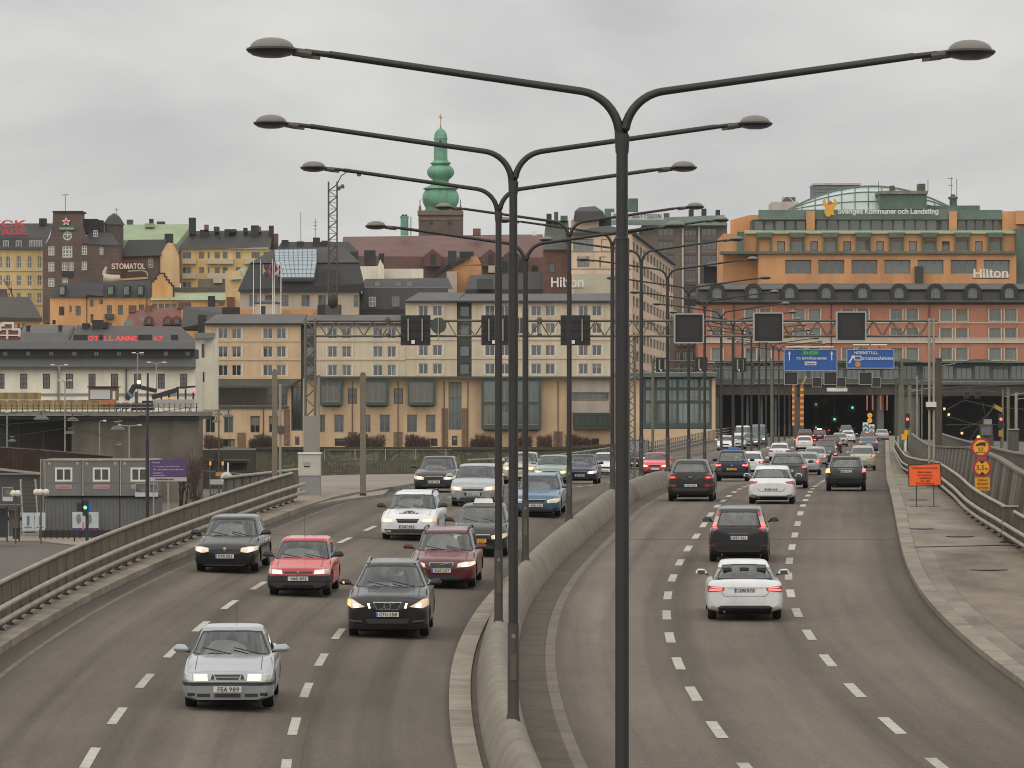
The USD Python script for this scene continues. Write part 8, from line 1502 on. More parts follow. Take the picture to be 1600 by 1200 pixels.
for (u, w, v0, v1, lab) in ((429, 8, 577, 752, 'tall square concrete post behind the end of the left railing'), (567, 9, 582, 774, 'tall square concrete post standing at the kerb of the left forecourt')):
    Y = float(G(u, v1, .1)[1]) if u > 500 else 192; s = Thing('concrete_post', lab, 'post', at(u, v1, Y)); s.part('post', boxpx(MB(), u - w / 2, v0 + 3, u + w / 2, v1, Y, .25), cpm); s.part('cap', boxpx(MB(), u - w / 2 + 1, v0, u + w / 2 - 1, v0 + 3, Y + .03, .18), M_CONC_D)
    if u > 500: s.part('base', boxpx(MB(), u - 5, v1 - 3, u + 5, v1 + .3, Y - .05, .36), M_BLACK); q = flat(Y + .3); s.part('triangle_sign', q.extr(Polygon([q.sz(557, 682), q.sz(577, 682), q.sz(567, 671)]), -.03, 0), M_STEEL_D)
s = Thing('thin_post', 'thin grey post with the back of a round sign, beside the tall concrete post', 'post', at(438, 752, 196)); s.part('post', MB().tube([at(438, 752, 196), at(438, 600, 196)], .055, 8), M_STEEL); c = at(439, 672, 195.9); s.part('disc', MB().tube([c, c - (0, .03, 0)], .20, 20), M_STEEL_D)
s = Thing('thin_post', 'thin grey post just right of the lattice gantry column', 'post', at(498, 745, 198)); s.part('post', MB().tube([at(498, 745, 198), at(498, 588, 198)], .05, 8), M_STEEL); s.part('cap', MB().tube([at(498, 588, 198), at(498, 586.5, 198)], .075, 8), M_STEEL_D)
s = Thing('stair_parapet', 'sloping concrete parapet with a pale rail behind the end of the left railing', 'parapet', at(410, 765, 200)); a = [at(349, 748, 214), at(470, 734, 196)]; bt = [at(349, 790, 214), at(470, 775, 196)]; s.part('wall', MB().hull(a + bt + [p_ + (0, .3, 0) for p_ in a + bt]), M_CONC_D); s.part('rail', MB().tube([at(346, 747, 214), at(470, 733, 196)], .07, 8), M_STEEL)
for k in range(9): u = 352 + k * 13; s.part('post', MB().bar(at(u, 748 - (u - 349) * .115, 213.5 - (u - 349) * .149), at(u, 770 - (u - 349) * .115, 213.5 - (u - 349) * .149), .06), M_STEEL_D)

# ---- terrace, garden wall and hedges before the hotel
GW = {'n': ('noise_texture', {'scale': .35, 'detail': 5.0, 'distortion': 1.2}), 'g': ('geometry', {}), 'r': ('rgb_ramp', {'ramp': [(.3, (.075, .062, .04)), (.45, (.115, .105, .06)), (.55, (.07, .07, .05)), (.62, (.16, .17, .10)), (.7, (.09, .08, .055))]}), 'p': ('principled_bsdf', {'roughness': .9})}
M_GW = usdkit.material(stage, '/World/Looks/graffiti_wall', GW, [('g.position', 'n.vector'), ('n.fac', 'r.fac'), ('r.color', 'p.base_color')], surface='p.BSDF')
obj('hotel_terrace', MB().box((at(310, 0, 592)[0], 592.4, CZ - 10), (at(1118, 0, 592)[0], 642, at(0, 703, 600)[2])), M_GROUND, kind='structure')
s = Thing('garden_wall', 'long painted retaining wall with faded graffiti in front of the hotel', 'wall', at(700, 740, 591)); ux = np.linspace(400, 1010, 31)
for a_, b_ in zip(ux[:-1], ux[1:]): s.part('panel', boxpx(MB(), a_ + .15, 703 - max(0, (a_ - 850) * .05), b_ - .15, 765, 591, 1.0), M_GW); s.part('coping', boxpx(MB(), a_ + .1, 698.5 - max(0, (a_ - 850) * .05), b_ - .1, 703 - max(0, (a_ - 850) * .05), 590.7, 1.5), mat('dark_coping', (.07, .058, .045), .9))
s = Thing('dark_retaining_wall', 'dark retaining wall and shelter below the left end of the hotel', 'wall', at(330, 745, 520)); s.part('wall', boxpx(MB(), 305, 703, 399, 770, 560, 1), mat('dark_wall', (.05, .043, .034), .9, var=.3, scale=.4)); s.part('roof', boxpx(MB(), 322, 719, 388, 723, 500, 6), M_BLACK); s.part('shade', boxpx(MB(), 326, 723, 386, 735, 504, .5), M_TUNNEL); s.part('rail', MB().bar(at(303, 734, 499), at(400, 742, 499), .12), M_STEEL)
def twigs(u0, u1, v0, v1, Y, dep, n, seed, r=.03, ln=.9, up=.5):
    rg = np.random.RandomState(seed); a, b = at(u0, v1, Y), at(u1, v0, Y); P = np.stack([rg.uniform(a[0], b[0], n), Y + rg.uniform(0, dep, n), a[2] + (b[2] - a[2]) * rg.beta(1.1, 1.3, n)], 1)
    d = rg.normal(size=(n, 3)); d[:, 2] = np.abs(d[:, 2]) + up; d /= np.linalg.norm(d, axis=1, keepdims=True); e = P + d * ln * rg.uniform(.4, 1, (n, 1)); s_ = np.cross(d, [0, 1, 0]) * r; s_[:, 2] += 1e-4
    V = np.stack([P - s_, P + s_, e], 1).reshape(-1, 3); return (np.vstack([V, V + (0, .03, 0)]), np.vstack([np.arange(3 * n).reshape(-1, 3), np.arange(3 * n).reshape(-1, 3)[:, ::-1] + 3 * n]))
M_TW = mat('bare_twigs', (.085, .055, .042), .9, rnd=.25); M_TW2 = mat('grey_twigs', (.075, .062, .05), .9, rnd=.2)
HL = [(318, 345, 'left of the basement window'), (389, 425, 'beside the downpipe at the left wing'), (540, 560, 'half behind the concrete post'), (560, 600, 'right of the concrete post'), (633, 671, 'under the third bay window'), (735, 775, 'behind the second lamp post'), (800, 830, 'under the large glazed bay'), (840, 862, 'right end of the glazed bay'), (885, 925, 'under the grey panelled front')]
for i, (u0, u1, w) in enumerate(HL):
    s = Thing('hedge', f'bare reddish-brown hedge at the foot of the hotel, {w}', 'hedge', at((u0 + u1) / 2, 703, 632), group='bare hedges along the hotel'); s.part('twigs', (lambda ms: (np.vstack([m[0] for m in ms]), np.vstack([m[1] + sum(len(x[0]) for x in ms[:j]) for j, m in enumerate(ms)])))([twigs(u0 + (u1 - u0) * f, u0 + (u1 - u0) * (f + .34), 681 + 7 * ((i * 7 + j * 5) % 4) / 3, 702, 626, 5, 380, i * 9 + j, .035, .9) for j, f in enumerate((0, .22, .45, .66))]), M_TW, kind='stuff'); s.part('stems', twigs(u0 + 2, u1 - 2, 694, 704, 627, 4, 120, i + 50, .08, 1.2, 2), M_TW2, kind='stuff')
def bare_tree(u, v0, v1, Y, seed, lab, spread=.5, nm='bare_tree', n0=5, thick=.05):
    rg = random.Random(seed); base = at(u, v1, Y); H = (v1 - v0) / FPX * Y; s = Thing(nm, lab, 'tree' if 'tree' in nm else 'shrub', base); mb = MB(); fine = MB()
    def grow(p, d, L, r, k):
        q = p + d * L; (mb if k < 2 else fine).tube([p, p + d * L * .5 + np.array([rg.uniform(-.04, .04) * L, rg.uniform(-.04, .04) * L, 0]), q], [r, r * .8, r * .6], 5 if k < 2 else 3, caps=False)
        if k >= 4: return
        for _ in range(rg.choice([2, 3, 3])):
            e = d + np.array([rg.gauss(0, spread), rg.gauss(0, spread), rg.uniform(.0, .4)]); e /= np.linalg.norm(e); grow(p + d * L * rg.uniform(.55, 1), e, L * rg.uniform(.55, .8), r * .55, k + 1)
    for _ in range(n0):
        d = np.array([rg.gauss(0, spread * .6), rg.gauss(0, spread * .6), 1.0]); d /= np.linalg.norm(d); grow(base + np.array([rg.uniform(-.3, .3), rg.uniform(-.3, .3), 0]) * (n0 > 1), d, H * .36, H * thick * .5, 0)
    s.part('trunk', mb, M_TW2); s.part('crown', fine, M_TW, kind='stuff')
bare_tree(22, 412, 470, 860, 5, 'bare leafless tree in front of the yellow house at the far left', .45, n0=1)
bare_tree(285, 692, 800, 350, 8, 'bare brown shrub right of the purple sign, the larger one', .35, 'bare_shrub', 7, .03); bare_tree(310, 705, 800, 345, 9, 'smaller bare shrub between the purple sign and the railing', .4, 'bare_shrub', 6, .03); bare_tree(300, 690, 780, 420, 19, 'bare shrub against the grey overpass wall', .4, 'bare_shrub', 6, .03); bare_tree(340, 690, 760, 430, 21, 'bare shrub beside the dark retaining wall', .4, 'bare_shrub', 6, .03)
# ------------------------------------------------------------------ overpass, site offices, street and lamps on the lower left
Y = 480; t = Thing('overpass', 'grey concrete overpass with a railing, below the long white building', 'bridge', at(150, 720, Y))
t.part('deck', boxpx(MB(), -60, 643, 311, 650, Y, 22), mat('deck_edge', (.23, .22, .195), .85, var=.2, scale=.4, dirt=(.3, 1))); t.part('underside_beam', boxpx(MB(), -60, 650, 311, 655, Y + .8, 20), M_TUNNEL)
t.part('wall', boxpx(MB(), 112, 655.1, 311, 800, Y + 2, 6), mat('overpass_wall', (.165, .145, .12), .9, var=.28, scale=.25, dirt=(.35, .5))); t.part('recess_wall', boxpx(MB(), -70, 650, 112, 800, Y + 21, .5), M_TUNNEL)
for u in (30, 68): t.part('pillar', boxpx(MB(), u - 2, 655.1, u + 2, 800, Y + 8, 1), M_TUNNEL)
for v in (631, 636.5): t.part('handrail', MB().bar(at(-60, v, Y - .2), at(310, v, Y - .2), .09), M_STEEL)
for u in np.arange(-50, 310, 8.5): t.part('rail_post', MB().bar(at(u, 643.5, Y - .2), at(u, 630, Y - .2), .09), M_STEEL_D)
t = Thing('timber_hoarding', 'yellow-brown timber site hoarding on the overpass', 'hoarding', at(80, 640, Y + 5)); tb = [mat(f'timber_{n}', c, .85, var=.2, scale=1.2) for n, c in (('a', (.26, .185, .085)), ('b', (.225, .155, .07)), ('c', (.29, .21, .10)))]
for i, u in enumerate(np.arange(-40, 181, 6.0)): t.part('board', boxpx(MB(), u + .1, 625 + (i % 3) * .2 - max(0, (u - 100) * .012), u + 5.9, 640, Y + 5, .15), tb[i % 3])
for i, u in enumerate(np.arange(-40, 64, 5.2)): t.part('board', boxpx(MB(), u + .1, 613.5, u + 5.1, 624.5, Y + 7, .15), tb[(i + 1) % 3])
s = Thing('site_booth', 'timber site booth with a white panel on its front, on the overpass', 'booth', at(160, 625, Y + 9)); s.part('frame', boxpx(MB(), 138, 605, 182, 626, Y + 9, 3), mat('booth_timber', (.27, .155, .07), .8, var=.15, scale=1)); s.part('panel', boxpx(MB(), 141, 609, 172, 623.5, Y + 8.85, .14), mat('panel_white', (.48, .49, .47), .7)); s.part('roof', boxpx(MB(), 136, 603.5, 184, 605, Y + 8.6, 4), M_BLACK); s.part('side_panel', boxpx(MB(), 176, 611, 180, 624, Y + 8.9, .1), M_WHITE); s.part('orange_board', boxpx(MB(), 154, 625, 180, 632, Y + 4.6, .2), mat('board_rust', (.40, .14, .06), .7))
s = Thing('drilling_rig', 'dark drilling machine with a bent arm and glowing work lamp, on the overpass', 'machine', at(215, 640, Y + 6)); s.part('arm', MB().bar(at(198, 624, Y + 6), at(211, 602, Y + 6), .55).bar(at(210, 603, Y + 6), at(245, 611, Y + 6), .45), M_BLACK); s.part('mast', MB().bar(at(213, 636, Y + 6), at(213, 612, Y + 6), .3), M_STEEL_D); s.part('blue_cylinder', MB().tube([at(199, 613, Y + 5.8), at(207, 621, Y + 5.8)], .2, 8), mat('machine_blue', (.10, .16, .27), .5)); s.part('work_lamp', MB().add(trimesh.creation.icosphere(2, .22).apply_translation(at(217, 597, Y + 5.6))), G_WARM); s.part('lamp_case', boxpx(MB(), 214, 594.5, 221, 600, Y + 5.9, .4), mat('case_yellow', (.42, .24, .03), .6)); s.part('body', boxpx(MB(), 222, 626, 236, 640, Y + 6, 2.5), M_BLACK); s.part('track', boxpx(MB(), 205, 634, 238, 641, Y + 5.6, 3), M_RUBBER)
s = Thing('cable_reels', 'row of dark wheeled site gear along the overpass edge', 'site gear', at(195, 642, Y + 2))
for u in (184, 193, 199, 209, 216, 222, 229, 234): s.part('reel', MB().tube([at(u, 634, Y + 2), at(u, 634, Y + 2.6)], .36, 14), M_BLACK); s.part('stand', MB().bar(at(u - 2, 643, Y + 2.2), at(u, 633, Y + 2.2), .12), M_STEEL_D)
s = Thing('conveyor', 'black inclined site conveyor with a frame and a red lamp, beside the hotel', 'machine', at(275, 640, Y + 4)); s.part('belt', MB().bar(at(238, 621, Y + 4), at(278, 609, Y + 4), 1.2, .5), M_BLACK); s.part('deck', MB().bar(at(276, 606, Y + 4), at(305, 604, Y + 4), 1.0, .2), M_BLACK)
for u in (240, 252, 264, 278, 290, 302): s.part('leg', MB().bar(at(u, 638, Y + 4), at(u, 608 if u > 270 else 616, Y + 4), .18), M_BLACK)
s.part('white_barrier', boxpx(MB(), 239, 624, 304, 637, Y + 3, .2), mat('barrier_pale', (.34, .33, .30), .7, var=.1, scale=1)); s.part('red_lamp', MB().add(trimesh.creation.icosphere(2, .2).apply_translation(at(303, 611, Y + 3))), G_SIGR); s.part('glow_strip', boxpx(MB(), 262, 621.5, 270, 623.5, Y + 3, .1), mat('strip_warm', (.4, .2, .05), .5, emit=.5, ecol=(1, .55, .1)))
# rust-brown ramp bridge
Y = 400; s = Thing('rusty_ramp_bridge', 'rust-brown steel ramp bridge with a pale lower edge, left of the site offices', 'bridge', at(40, 740, Y)); RB = mat('rusty_steel', (.062, .036, .028), .85, var=.35, scale=.8); q = flat(Y)
s.part('side', q.extr(Polygon([q.sz(*p) for p in ((-30, 699), (18, 700.5), (62, 704), (62, 738), (-30, 728))]), -.4, 0), RB); s.part('lower_edge', q.extr(Polygon([q.sz(*p) for p in ((-30, 728), (64, 738), (64, 741.5), (-30, 732))]), -.5, .15), mat('edge_pale', (.30, .28, .24), .8)); s.part('ramp_side', MB().hull([at(u, v, y) for (u, v, y) in ((60, 704, 402), (176, 714, 440), (60, 722, 402), (176, 719, 440), (60, 704, 404), (176, 714, 442))]), RB)
for i in range(14): u = -24 + i * 6.4; s.part('stiffener', boxpx(MB(), u, 701, u + 1.2, 733, Y - .1, .09), RB)
s.part('abutment', boxpx(MB(), -30, 742, 62, 800, Y + .5, 12), M_TUNNEL); s.part('handrail', MB().tube([at(0, 699, Y), at(62, 703, Y), at(176, 713, 440)], .08, 6), M_STEEL_D)
# site offices: two storeys of grey modules
OG = mat('office_grey', (.14, .14, .135), .6, var=.08, scale=.6, dirt=(.15, 1)); OG2 = mat('office_grey_dark', (.115, .115, .11), .6, var=.1, scale=.6)
for i, u in enumerate((70, 129, 188)):
    Yo = 345; s = Thing('site_office', f'grey site office module of the upper row, {("left one, beside the corner pipes", "middle one, above the traffic light", "right one, partly behind the dark pole")[i]}', 'site office', at(u + 28, 776, Yo), group='grey site office modules'); p_ = flat(Yo)
    facade(s, p_, [(u, 719), (u + 57.6, 719), (u + 57.6, 774.5), (u, 774.5)], OG, [(u + 16, 730.5, u + 43, 752.5, 'two', M_FRAME_W, PANE)], thick=.15, deep=.05, fw=.14); mass(s, u, 719, u + 57.6, 774.5, Yo, 5, OG, gap=.16); s.part('roof_edge', boxpx(MB(), u - .3, 717.6, u + 57.9, 719.8, Yo - .08, 5.2), M_STEEL); s.part('corner_strip', boxpx(MB(), u - .6, 720, u + 1.2, 775, Yo - .05, .1), M_STEEL); s.part('seam', boxpx(MB(), u + 1.5, 754.6, u + 57, 755.4, Yo - .02, .018), OG2)
    s.part('company_sign', boxpx(MB(), u + 17, 757.5, u + 42, 763.5, Yo - .03, .028), mat('sign_pink', (.42, .33, .32), .6)); s.part('lettering', lettering('CRAMO', u + 18, 758.4, u + 41, 762.6, Yo - .031, .012, True), mat('sign_red_letter', (.42, .03, .035), .5))
    for du in (5, 49): s.part('badge', boxpx(MB(), u + du, 722, u + du + 4, 726, Yo - .02, .018), mat('badge_pale', (.34, .31, .30), .6))
    s2 = Thing('site_office', f'grey site office module of the lower row, {("left one, with a pale poster", "middle one, behind the traffic light", "right one, beside the railing")[i]}', 'site office', at(u + 28, 838, Yo), group='grey site office modules'); s2.part('body', boxpx(MB(), u, 778.5, u + 57.6, 838.5, Yo + .35, 5), OG2); s2.part('roof_edge', boxpx(MB(), u - .3, 776, u + 57.9, 778.5, Yo + .25, 5.2), M_BLACK)
    for k in range(9): s2.part('rib', boxpx(MB(), u + 3 + k * 6.2, 780, u + 4 + k * 6.2, 837, Yo + .31, .04), OG2)
for (u0, v0, u1, v1, lab, tx) in ((35, 801, 53, 829, 'pale poster with a bottle shape at the lower left, the left of two', 1), (54, 801, 71, 829, 'pale poster with a bottle shape at the lower left, the right of two', 1), (113, 800, 154, 829, 'wide white poster with grey figures and a purple foot, behind the traffic light', 2), (211, 755, 229, 776, 'small photo poster left of the dark pole', 3), (233, 755, 247, 776, 'small photo poster right of the dark pole', 3), (4, 761, 20, 783, 'small photo poster at the left edge', 3)):
    Yp = 343.5; s = Thing('poster', lab, 'poster', at((u0 + u1) / 2, v1, Yp)); s.part('sheet', boxpx(MB(), u0, v0, u1, v1, Yp, .04), mat('poster_pale', (.42, .45, .47), .6, var=.12, scale=1.5))
    if tx == 1: s.part('bottle', boxpx(MB(), u0 + 7, v0 + 5, u0 + 11, v0 + 20, Yp - .02, .02), mat('poster_blue', (.08, .14, .22), .6)); s.part('text_bar', boxpx(MB(), u0 + 3, v0 + 22, u1 - 3, v0 + 24, Yp - .02, .02), mat('poster_grey', (.16, .165, .17), .6))
    if tx == 2: s.part('foot_band', boxpx(MB(), u0, v1 - 4, u1, v1, Yp - .02, .02), mat('poster_purple', (.09, .04, .16), .6)); [s.part('figure', MB().hull([at(u0 + a + du, v0 + b, Yp - .02) for du, b in ((0, 5), (5, 3), (7, 14), (2, 20), (-1, 12))] + [at(u0 + a + 2, v0 + 10, Yp - .001)]), mat('poster_grey', (.16, .165, .17), .6)) for a in (7, 24)]
    if tx == 3: s.part('photo', boxpx(MB(), u0 + .6, v0 + .6, u1 - .6, v1 - 7, Yp - .02, .02), mat('poster_photo', (.10, .10, .10), .5, var=.8, scale=3.5)); s.part('accent', boxpx(MB(), u0 + 9, v0 + 9, u0 + 12, v0 + 12, Yp - .03, .008), mat('poster_rose', (.36, .12, .10), .6))
s = Thing('corner_pipes', 'pair of grey vertical pipes at the left corner of the site offices', 'pipe', at(66, 840, 346))
for u in (64, 68): s.part('pipe', MB().tube([at(u, 840, 346), at(u, 717, 346)], .07, 8), M_STEEL)
s = Thing('site_stairs', 'brown outdoor stair with pale handrails beside the site offices', 'stairs', at(45, 838, 352))
for i in range(13): s.part('step', boxpx(MB(), 33, 754 + i * 6.4, 55, 756 + i * 6.4, 352 - i * .25, .3), mat('stair_brown', (.10, .065, .045), .8))
for u in (32, 55): s.part('stringer', MB().bar(at(u - (3 if u < 40 else -3) * 0, 750, 352.4), at(u + (5 if u < 40 else 5), 838, 348.8), .12, .25), M_FRAME_LG)
# purple information board
Yb = 330; s = Thing('purple_board', 'purple information board with white text lines and a white foot strip', 'sign', at(262, 812, Yb)); s.part('board', boxpx(MB(), 234, 718.5, 291.5, 745.5, Yb, .08), mat('board_purple', (.075, .032, .125), .55)); s.part('strip', boxpx(MB(), 234, 745.7, 291.5, 752, Yb, .08), mat('strip_white', (.36, .35, .34), .6))
for tx, u0, u1, v in (('Slussen', 238, 250, 722.5), ('Vi bygger nya Slussen', 239, 281, 729), ('för ett bättre Stockholm', 239, 287, 733.5), ('stockholm.se', 239, 254, 739), ('/nyaslussen', 239, 258, 743)): s.part('lettering', lettering(tx, u0, v - 1.3, u1, v + 1.3, Yb - .001, .03, True), mat('text_lilac', (.40, .36, .44), .6))
s.part('strip_lettering', lettering('Stockholms stad', 243, 747.4, 271, 750, Yb - .001, .03, True), M_BLACK)
for u in (263,): s.part('post', MB().tube([at(u, 752, Yb + .1), at(u, 812, Yb + .1)], .07, 8), M_STEEL)
s.part('post', MB().tube([at(240, 752, Yb + .1), at(240, 812, Yb + .1)], .05, 8), M_STEEL)
# dark tall pole, thin lamp poles, pendants
s = Thing('dark_pole', 'tall dark pole rising past the purple board from the lower street', 'pole', at(230, 840, 262)); s.part('post', MB().tube([at(230, 870, 262), at(230, 690, 262)], .105, 10), M_POLE); s.part('upper_post', MB().tube([at(230, 690, 262), at(231, 583, 262)], [.075, .06], 8), M_POLE); s.part('sleeve', MB().tube([at(230, 692, 262), at(230, 688, 262)], .12, 10), M_POLE); s.part('upper_rim', MB().tube([at(231, 585, 262), at(231, 583, 262)], .075, 8), M_STEEL_D)
def twin(u, v0, v1, Y, w, lab, white=True):
    s = Thing('slim_lamp', lab, 'street lamp', at(u, v1, Y)); s.part('post', MB().tube([at(u, v1, Y), at(u, v0 + 2, Y)], .075, 6), M_STEEL)
    for k in (-1, 1): s.part('arm', MB().tube([at(u, v0 + 2, Y), at(u + k * w, v0, Y)], .05, 5), M_STEEL); s.part('lamp_head', MB().hull([at(u + k * w + a, v0 + b, Y + c) for a in (-3, 3.4) for b in (-1, .8) for c in (-.2, .2)]), M_FRAME_W)
twin(92.5, 339 + 231, 630, 500, 10.5, 'slim twin lamp before the long white building, leftmost'); twin(215, 551, 632, 505, 6, 'slim twin lamp with flat heads above the drilling machine'); twin(244.5, 566, 612, 500, 12, 'slim twin lamp with wide arms right of the drilling machine'); twin(101.5, 594, 712, 470, 8, 'slim twin lamp in front of the timber hoarding'); twin(202, 664, 716, 452, 16, 'slim twin lamp before the grey overpass wall')
for (u, v0, v1, lab) in ((155.5, 657, 716, 'slim post with a small curved lamp before the grey overpass wall'), (11, 643, 700, 'slim pale post at the left edge before the dark underpass')):
    s = Thing('slim_lamp', lab, 'street lamp', at(u, v1, 445)); s.part('post', MB().tube([at(u, v1, 445), at(u, v0 + 3, 445)] + ([at(u + 1.5, v0 + .8, 445), at(u + 5, v0, 445)] if u > 100 else []), .07, 6), M_FRAME_LG); s.part('lamp_head', MB().hull([at((u + 8 if u > 100 else u) + a, v0 + b, 445 + c) for a in (-2.5, 2.5) for b in (-1, 1.6) for c in (-.2, .2)]), M_FRAME_W)
def pendant(u, v, Y, w, lab, wire=True):
    s = Thing('bell_lamp', lab, 'lamp', at(u, v, Y), group='bell shaped street lamps'); k = w / FPX * Y; c = at(u, v, Y); s.part('bell', MB().lathe([(0, 0), (k * .96, .0), (k, .03 * k), (k * .9, .25 * k), (k * .62, .48 * k), (k * .22, .62 * k), (0, .64 * k)], c, 20), mat('bell_grey', (.085, .082, .078), .5, var=.15, scale=2), smooth=40); s.part('stem', MB().tube([c + (0, 0, .6 * k), c + (0, 0, 1.2 * k)], .09 * k, 6), M_STEEL_D); s.part('bracket', MB().bar(c + (-.6 * k, 0, 1.15 * k), c + (.6 * k, 0, 1.25 * k), .12 * k).tube([c + (-.3 * k, 0, .9 * k), c + (0, 0, 1.2 * k), c + (.3 * k, 0, .9 * k)], .06 * k, 5), M_FRAME_LG)
PB = [(64.5, 656, 390, 12, 'above the rusty ramp, largest at the left'), (113.5, 658, 392, 9.5, 'right of the large left one, upper of two'), (109, 678, 392, 8, 'lower of two near the timber hoarding post'), (184, 672, 388, 11.5, 'in front of the grey overpass wall, large one'), (19, 690, 390, 6.5, 'small one at the left edge before the dark underpass'), (186.5, 696, 400, 5.5, 'small low one below the large one at the overpass wall'), (296, 646, 395, 7, 'beside the corner of the hotel, before the overpass railing'), (341, 649, 400, 7.5, 'upper left of three in front of the hotel'), (357, 652, 400, 9, 'right of three in front of the hotel'), (338.5, 660, 399, 7.5, 'lower left of three in front of the hotel')]
for u, v, Y, w, lab in PB: pendant(u, v, Y, w, 'grey bell lamp ' + lab)
for u in (342,): s = Thing('lamp_post', 'slim post under the three bell lamps before the hotel', 'post', at(u, 706, 400.4)); s.part('post', MB().tube([at(u, 780, 400.4), at(u, 640, 400.4)], .06, 6), M_STEEL_D); s.part('cross_arm', MB().bar(at(336, 641, 400.4), at(360, 640, 400.4), .07), M_STEEL_D)
s = Thing('span_wires', 'thin span wires carrying the bell lamps', 'wire', at(100, 650, 391))
for pts in (((-20, 648), (64, 642), (113, 646), (184, 656), (296, 636)), ((-20, 672), (19, 682), (109, 668), (187, 688)), ((-10, 665), (112, 655), (230, 650))): s.part('wire', MB().tube([at(u, v, 391) for u, v in pts], .025, 4), M_BLACK)
# street level: pavement, road, traffic light, globes, shelter
zg = CZ - 9.9
def low(u, v): Yq = (CZ - zg) * FPX / (v - CV); return (float((u - CU) / FPX * Yq), float(Yq))
def sheet(name, pts, h, m): P = Polygon([low(*p) for p in pts]); v, f = trimesh.creation.triangulate_polygon(P, engine='earcut'); obj(name, (np.column_stack([v, np.full(len(v), zg + h)]), f), m, kind='structure')
sheet('lower_street', [(-300, 846.5), (60, 848), (140, 857), (330, 862), (330, 960), (-300, 1100)], .02, A_LOW if 'A_LOW' in globals() else mat('street_asphalt', (.105, .094, .08), .8, var=.2, scale=.5))
kb = MB(); pts = [low(*p) for p in ((-300, 846.5), (60, 848), (140, 857), (330, 862))]
for a_, b_ in zip(pts[:-1], pts[1:]): kb.hull([(p_[0], p_[1] + dy, zg + h) for p_ in (a_, b_) for dy in (0, .35) for h in (0, .14)])
obj('street_kerb', kb, M_KERB, kind='structure')
sheet('street_pavement', [(-300, 838), (330, 840), (330, 861), (140, 856), (60, 847.4), (-300, 846)], .10, M_PAVE_L)
l0, l1 = np.array(low(-20, 861)), np.array(low(72, 873)); obj('street_line', MB().hull([(*l0, zg + .022), (*(l0 + (0, .6)), zg + .022), (*l1, zg + .022), (*(l1 + (0, .6)), zg + .022), (*l0, zg + .028)]), M_PAINT_F, kind='structure')
Yt = 318; s = Thing('traffic_light', 'traffic light showing green on a dark pole before the site offices', 'traffic light', at(133, 846, Yt)); s.part('post', MB().tube([at(136, 850, Yt + .2), at(136, 782, Yt + .2)], .12, 8), mat('pole_dark_green', (.015, .03, .025), .5)); s.part('head', boxpx(MB(), 129, 781, 137.5, 806, Yt, .3), M_BLACK); s.part('side_head', boxpx(MB(), 120, 785, 127, 799, Yt + .2, .25), M_BLACK)
s.part('green_lamp', MB().tube([at(133.2, 793, Yt - .02), at(133.2, 793, Yt + .02)], .13, 16), G_GREEN); s.part('blue_plate', boxpx(MB(), 138.5, 787, 143, 800, Yt + .05, .03), M_PLATEB); s.part('amber_reflectors', boxpx(MB(), 128.5, 816, 131, 828, Yt + .05, .05), M_AMBL)
for (us, v, lab) in (((57, 63, 72), 769, 'cluster of pale globe lamps on a post left of the site offices'), ((21, 28), 771, 'pair of pale globe lamps at the left edge')):
    s = Thing('globe_lamp', lab, 'street lamp', at(us[0], 846, 320)); s.part('post', MB().tube([at(np.mean(us), 850, 320.2), at(np.mean(us), v + 4, 320.2)], .06, 8), M_STEEL_D)
    for u in us: s.part('globe', MB().add(trimesh.creation.icosphere(2, .24).apply_translation(at(u, v, 320))), mat('globe_white', (.60, .55, .45), .3), smooth=True)
s = Thing('bus_shelter', 'glass bus shelter with a dark frame at the left edge', 'shelter', at(15, 845, 325)); s.part('roof', boxpx(MB(), -30, 789, 30, 792, 324, 2), M_STEEL_D); s.part('panel', boxpx(MB(), -30, 794, 10, 840, 326, .1), PANE); s.part('panel', boxpx(MB(), 14, 797, 29, 838, 326, .1), mat('shelter_panel', (.13, .115, .09), .6, var=.2, scale=2))
for u in (11, 30): s.part('post', MB().tube([at(u, 846, 324.2), at(u, 792, 324.2)], .06, 6), M_POLE)
s.part('notice', boxpx(MB(), 20, 825, 31, 842, 324.5, .3), M_BLACK)
s = Thing('site_fence', 'low dark mesh fence at the foot of the site offices', 'fence', at(95, 840, 336))
for u in np.arange(62, 200, 9.0): s.part('post', MB().bar(at(u, 842, 336), at(u, 826, 336), .07), M_BLACK); s.part('mesh_panel', boxpx(MB(), u + .5, 828.5, u + 8.5, 840, 336.05, .03), mat('mesh_dark', (.045, .04, .035), .8))
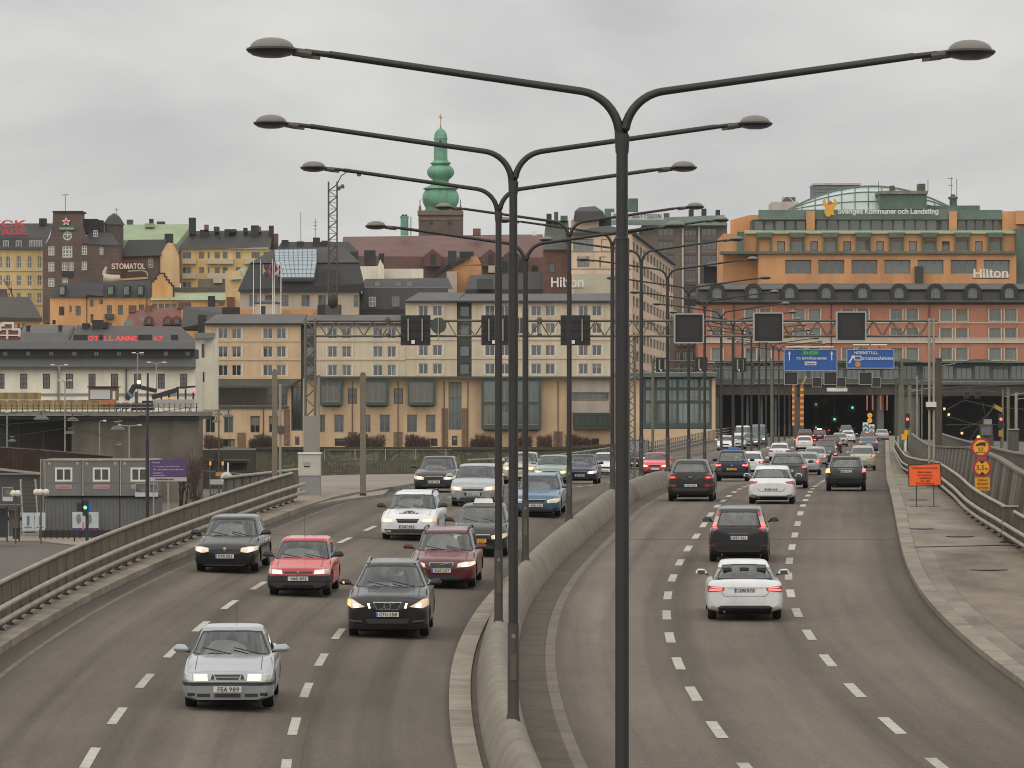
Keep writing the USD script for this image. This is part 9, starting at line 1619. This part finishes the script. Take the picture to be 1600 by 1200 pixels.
s = Thing('post_box', 'dark box on legs beside the traffic light', 'box', at(116, 843, 325)); s.part('body', boxpx(MB(), 112, 828, 121, 838, 325, .4), M_BLACK); s.part('leg', MB().bar(at(116.5, 838, 325.2), at(116.5, 846, 325.2), .1), M_BLACK)
# road-works bits by the railing end
s = Thing('round_arrow_sign', 'white round sign with a blue bar, above the railing near its far end', 'road sign', at(354, 760, 260)); c = at(354, 746, 260); s.part('disc', MB().tube([c, c - (0, .03, 0)], .33, 24), M_WHITE); s.part('bar', boxpx(MB(), 349, 743, 359, 747.5, 259.94, .03), mat('bar_blue', (.02, .06, .22), .5)); s.part('post', MB().tube([at(354, 790, 260.1), at(354, 740, 260.1)], .04, 6), M_STEEL)
for (u, v, lab) in ((328.5, 724, 'left of two small amber roadwork lamps near the railing end'), (348, 724, 'right of two small amber roadwork lamps near the railing end')):
    s = Thing('roadwork_lamp', lab, 'lamp', at(u, 745, 270)); s.part('lamp', MB().hull([at(u + a, v + b, 270 + d) for a in (-1.8, 1.8) for b in (-3, 3) for d in (0, .12)]), mat('amber_dull', (.5, .2, .03), .4, emit=.35, ecol=(1, .45, .05))); s.part('post', MB().tube([at(u, v + 3, 270.1), at(u, 780, 270.1)], .05, 6), M_STEEL_D)
s = Thing('roadwork_barrier', 'orange and white roadwork barrier boards near the railing end', 'barrier', at(345, 755, 265)); s.part('board', boxpx(MB(), 337, 738, 350, 744, 265, .06), mat('board_amber', (.42, .20, .04), .6)); s.part('striped_post', boxpx(MB(), 355, 723, 357.5, 738, 265, .06), M_WHITE); s.part('white_board', boxpx(MB(), 328, 749, 349, 757, 264.8, .06), mat('strip_white', (.36, .35, .34), .6)); s.part('leg', MB().bar(at(343, 780, 265.1), at(343, 738, 265.1), .06), M_STEEL_D)
hz_ = MB().box((-1700, -400, CZ - 13), (1700, 2700, CZ + 95))
obj('haze', hz_, usdkit.material(stage, '/World/Looks/haze', {'v': ('principled_volume', {'color': (.82, .83, .85), 'density': HAZE, 'anisotropy': .3})}, [], volume='v.volume'), kind='stuff')
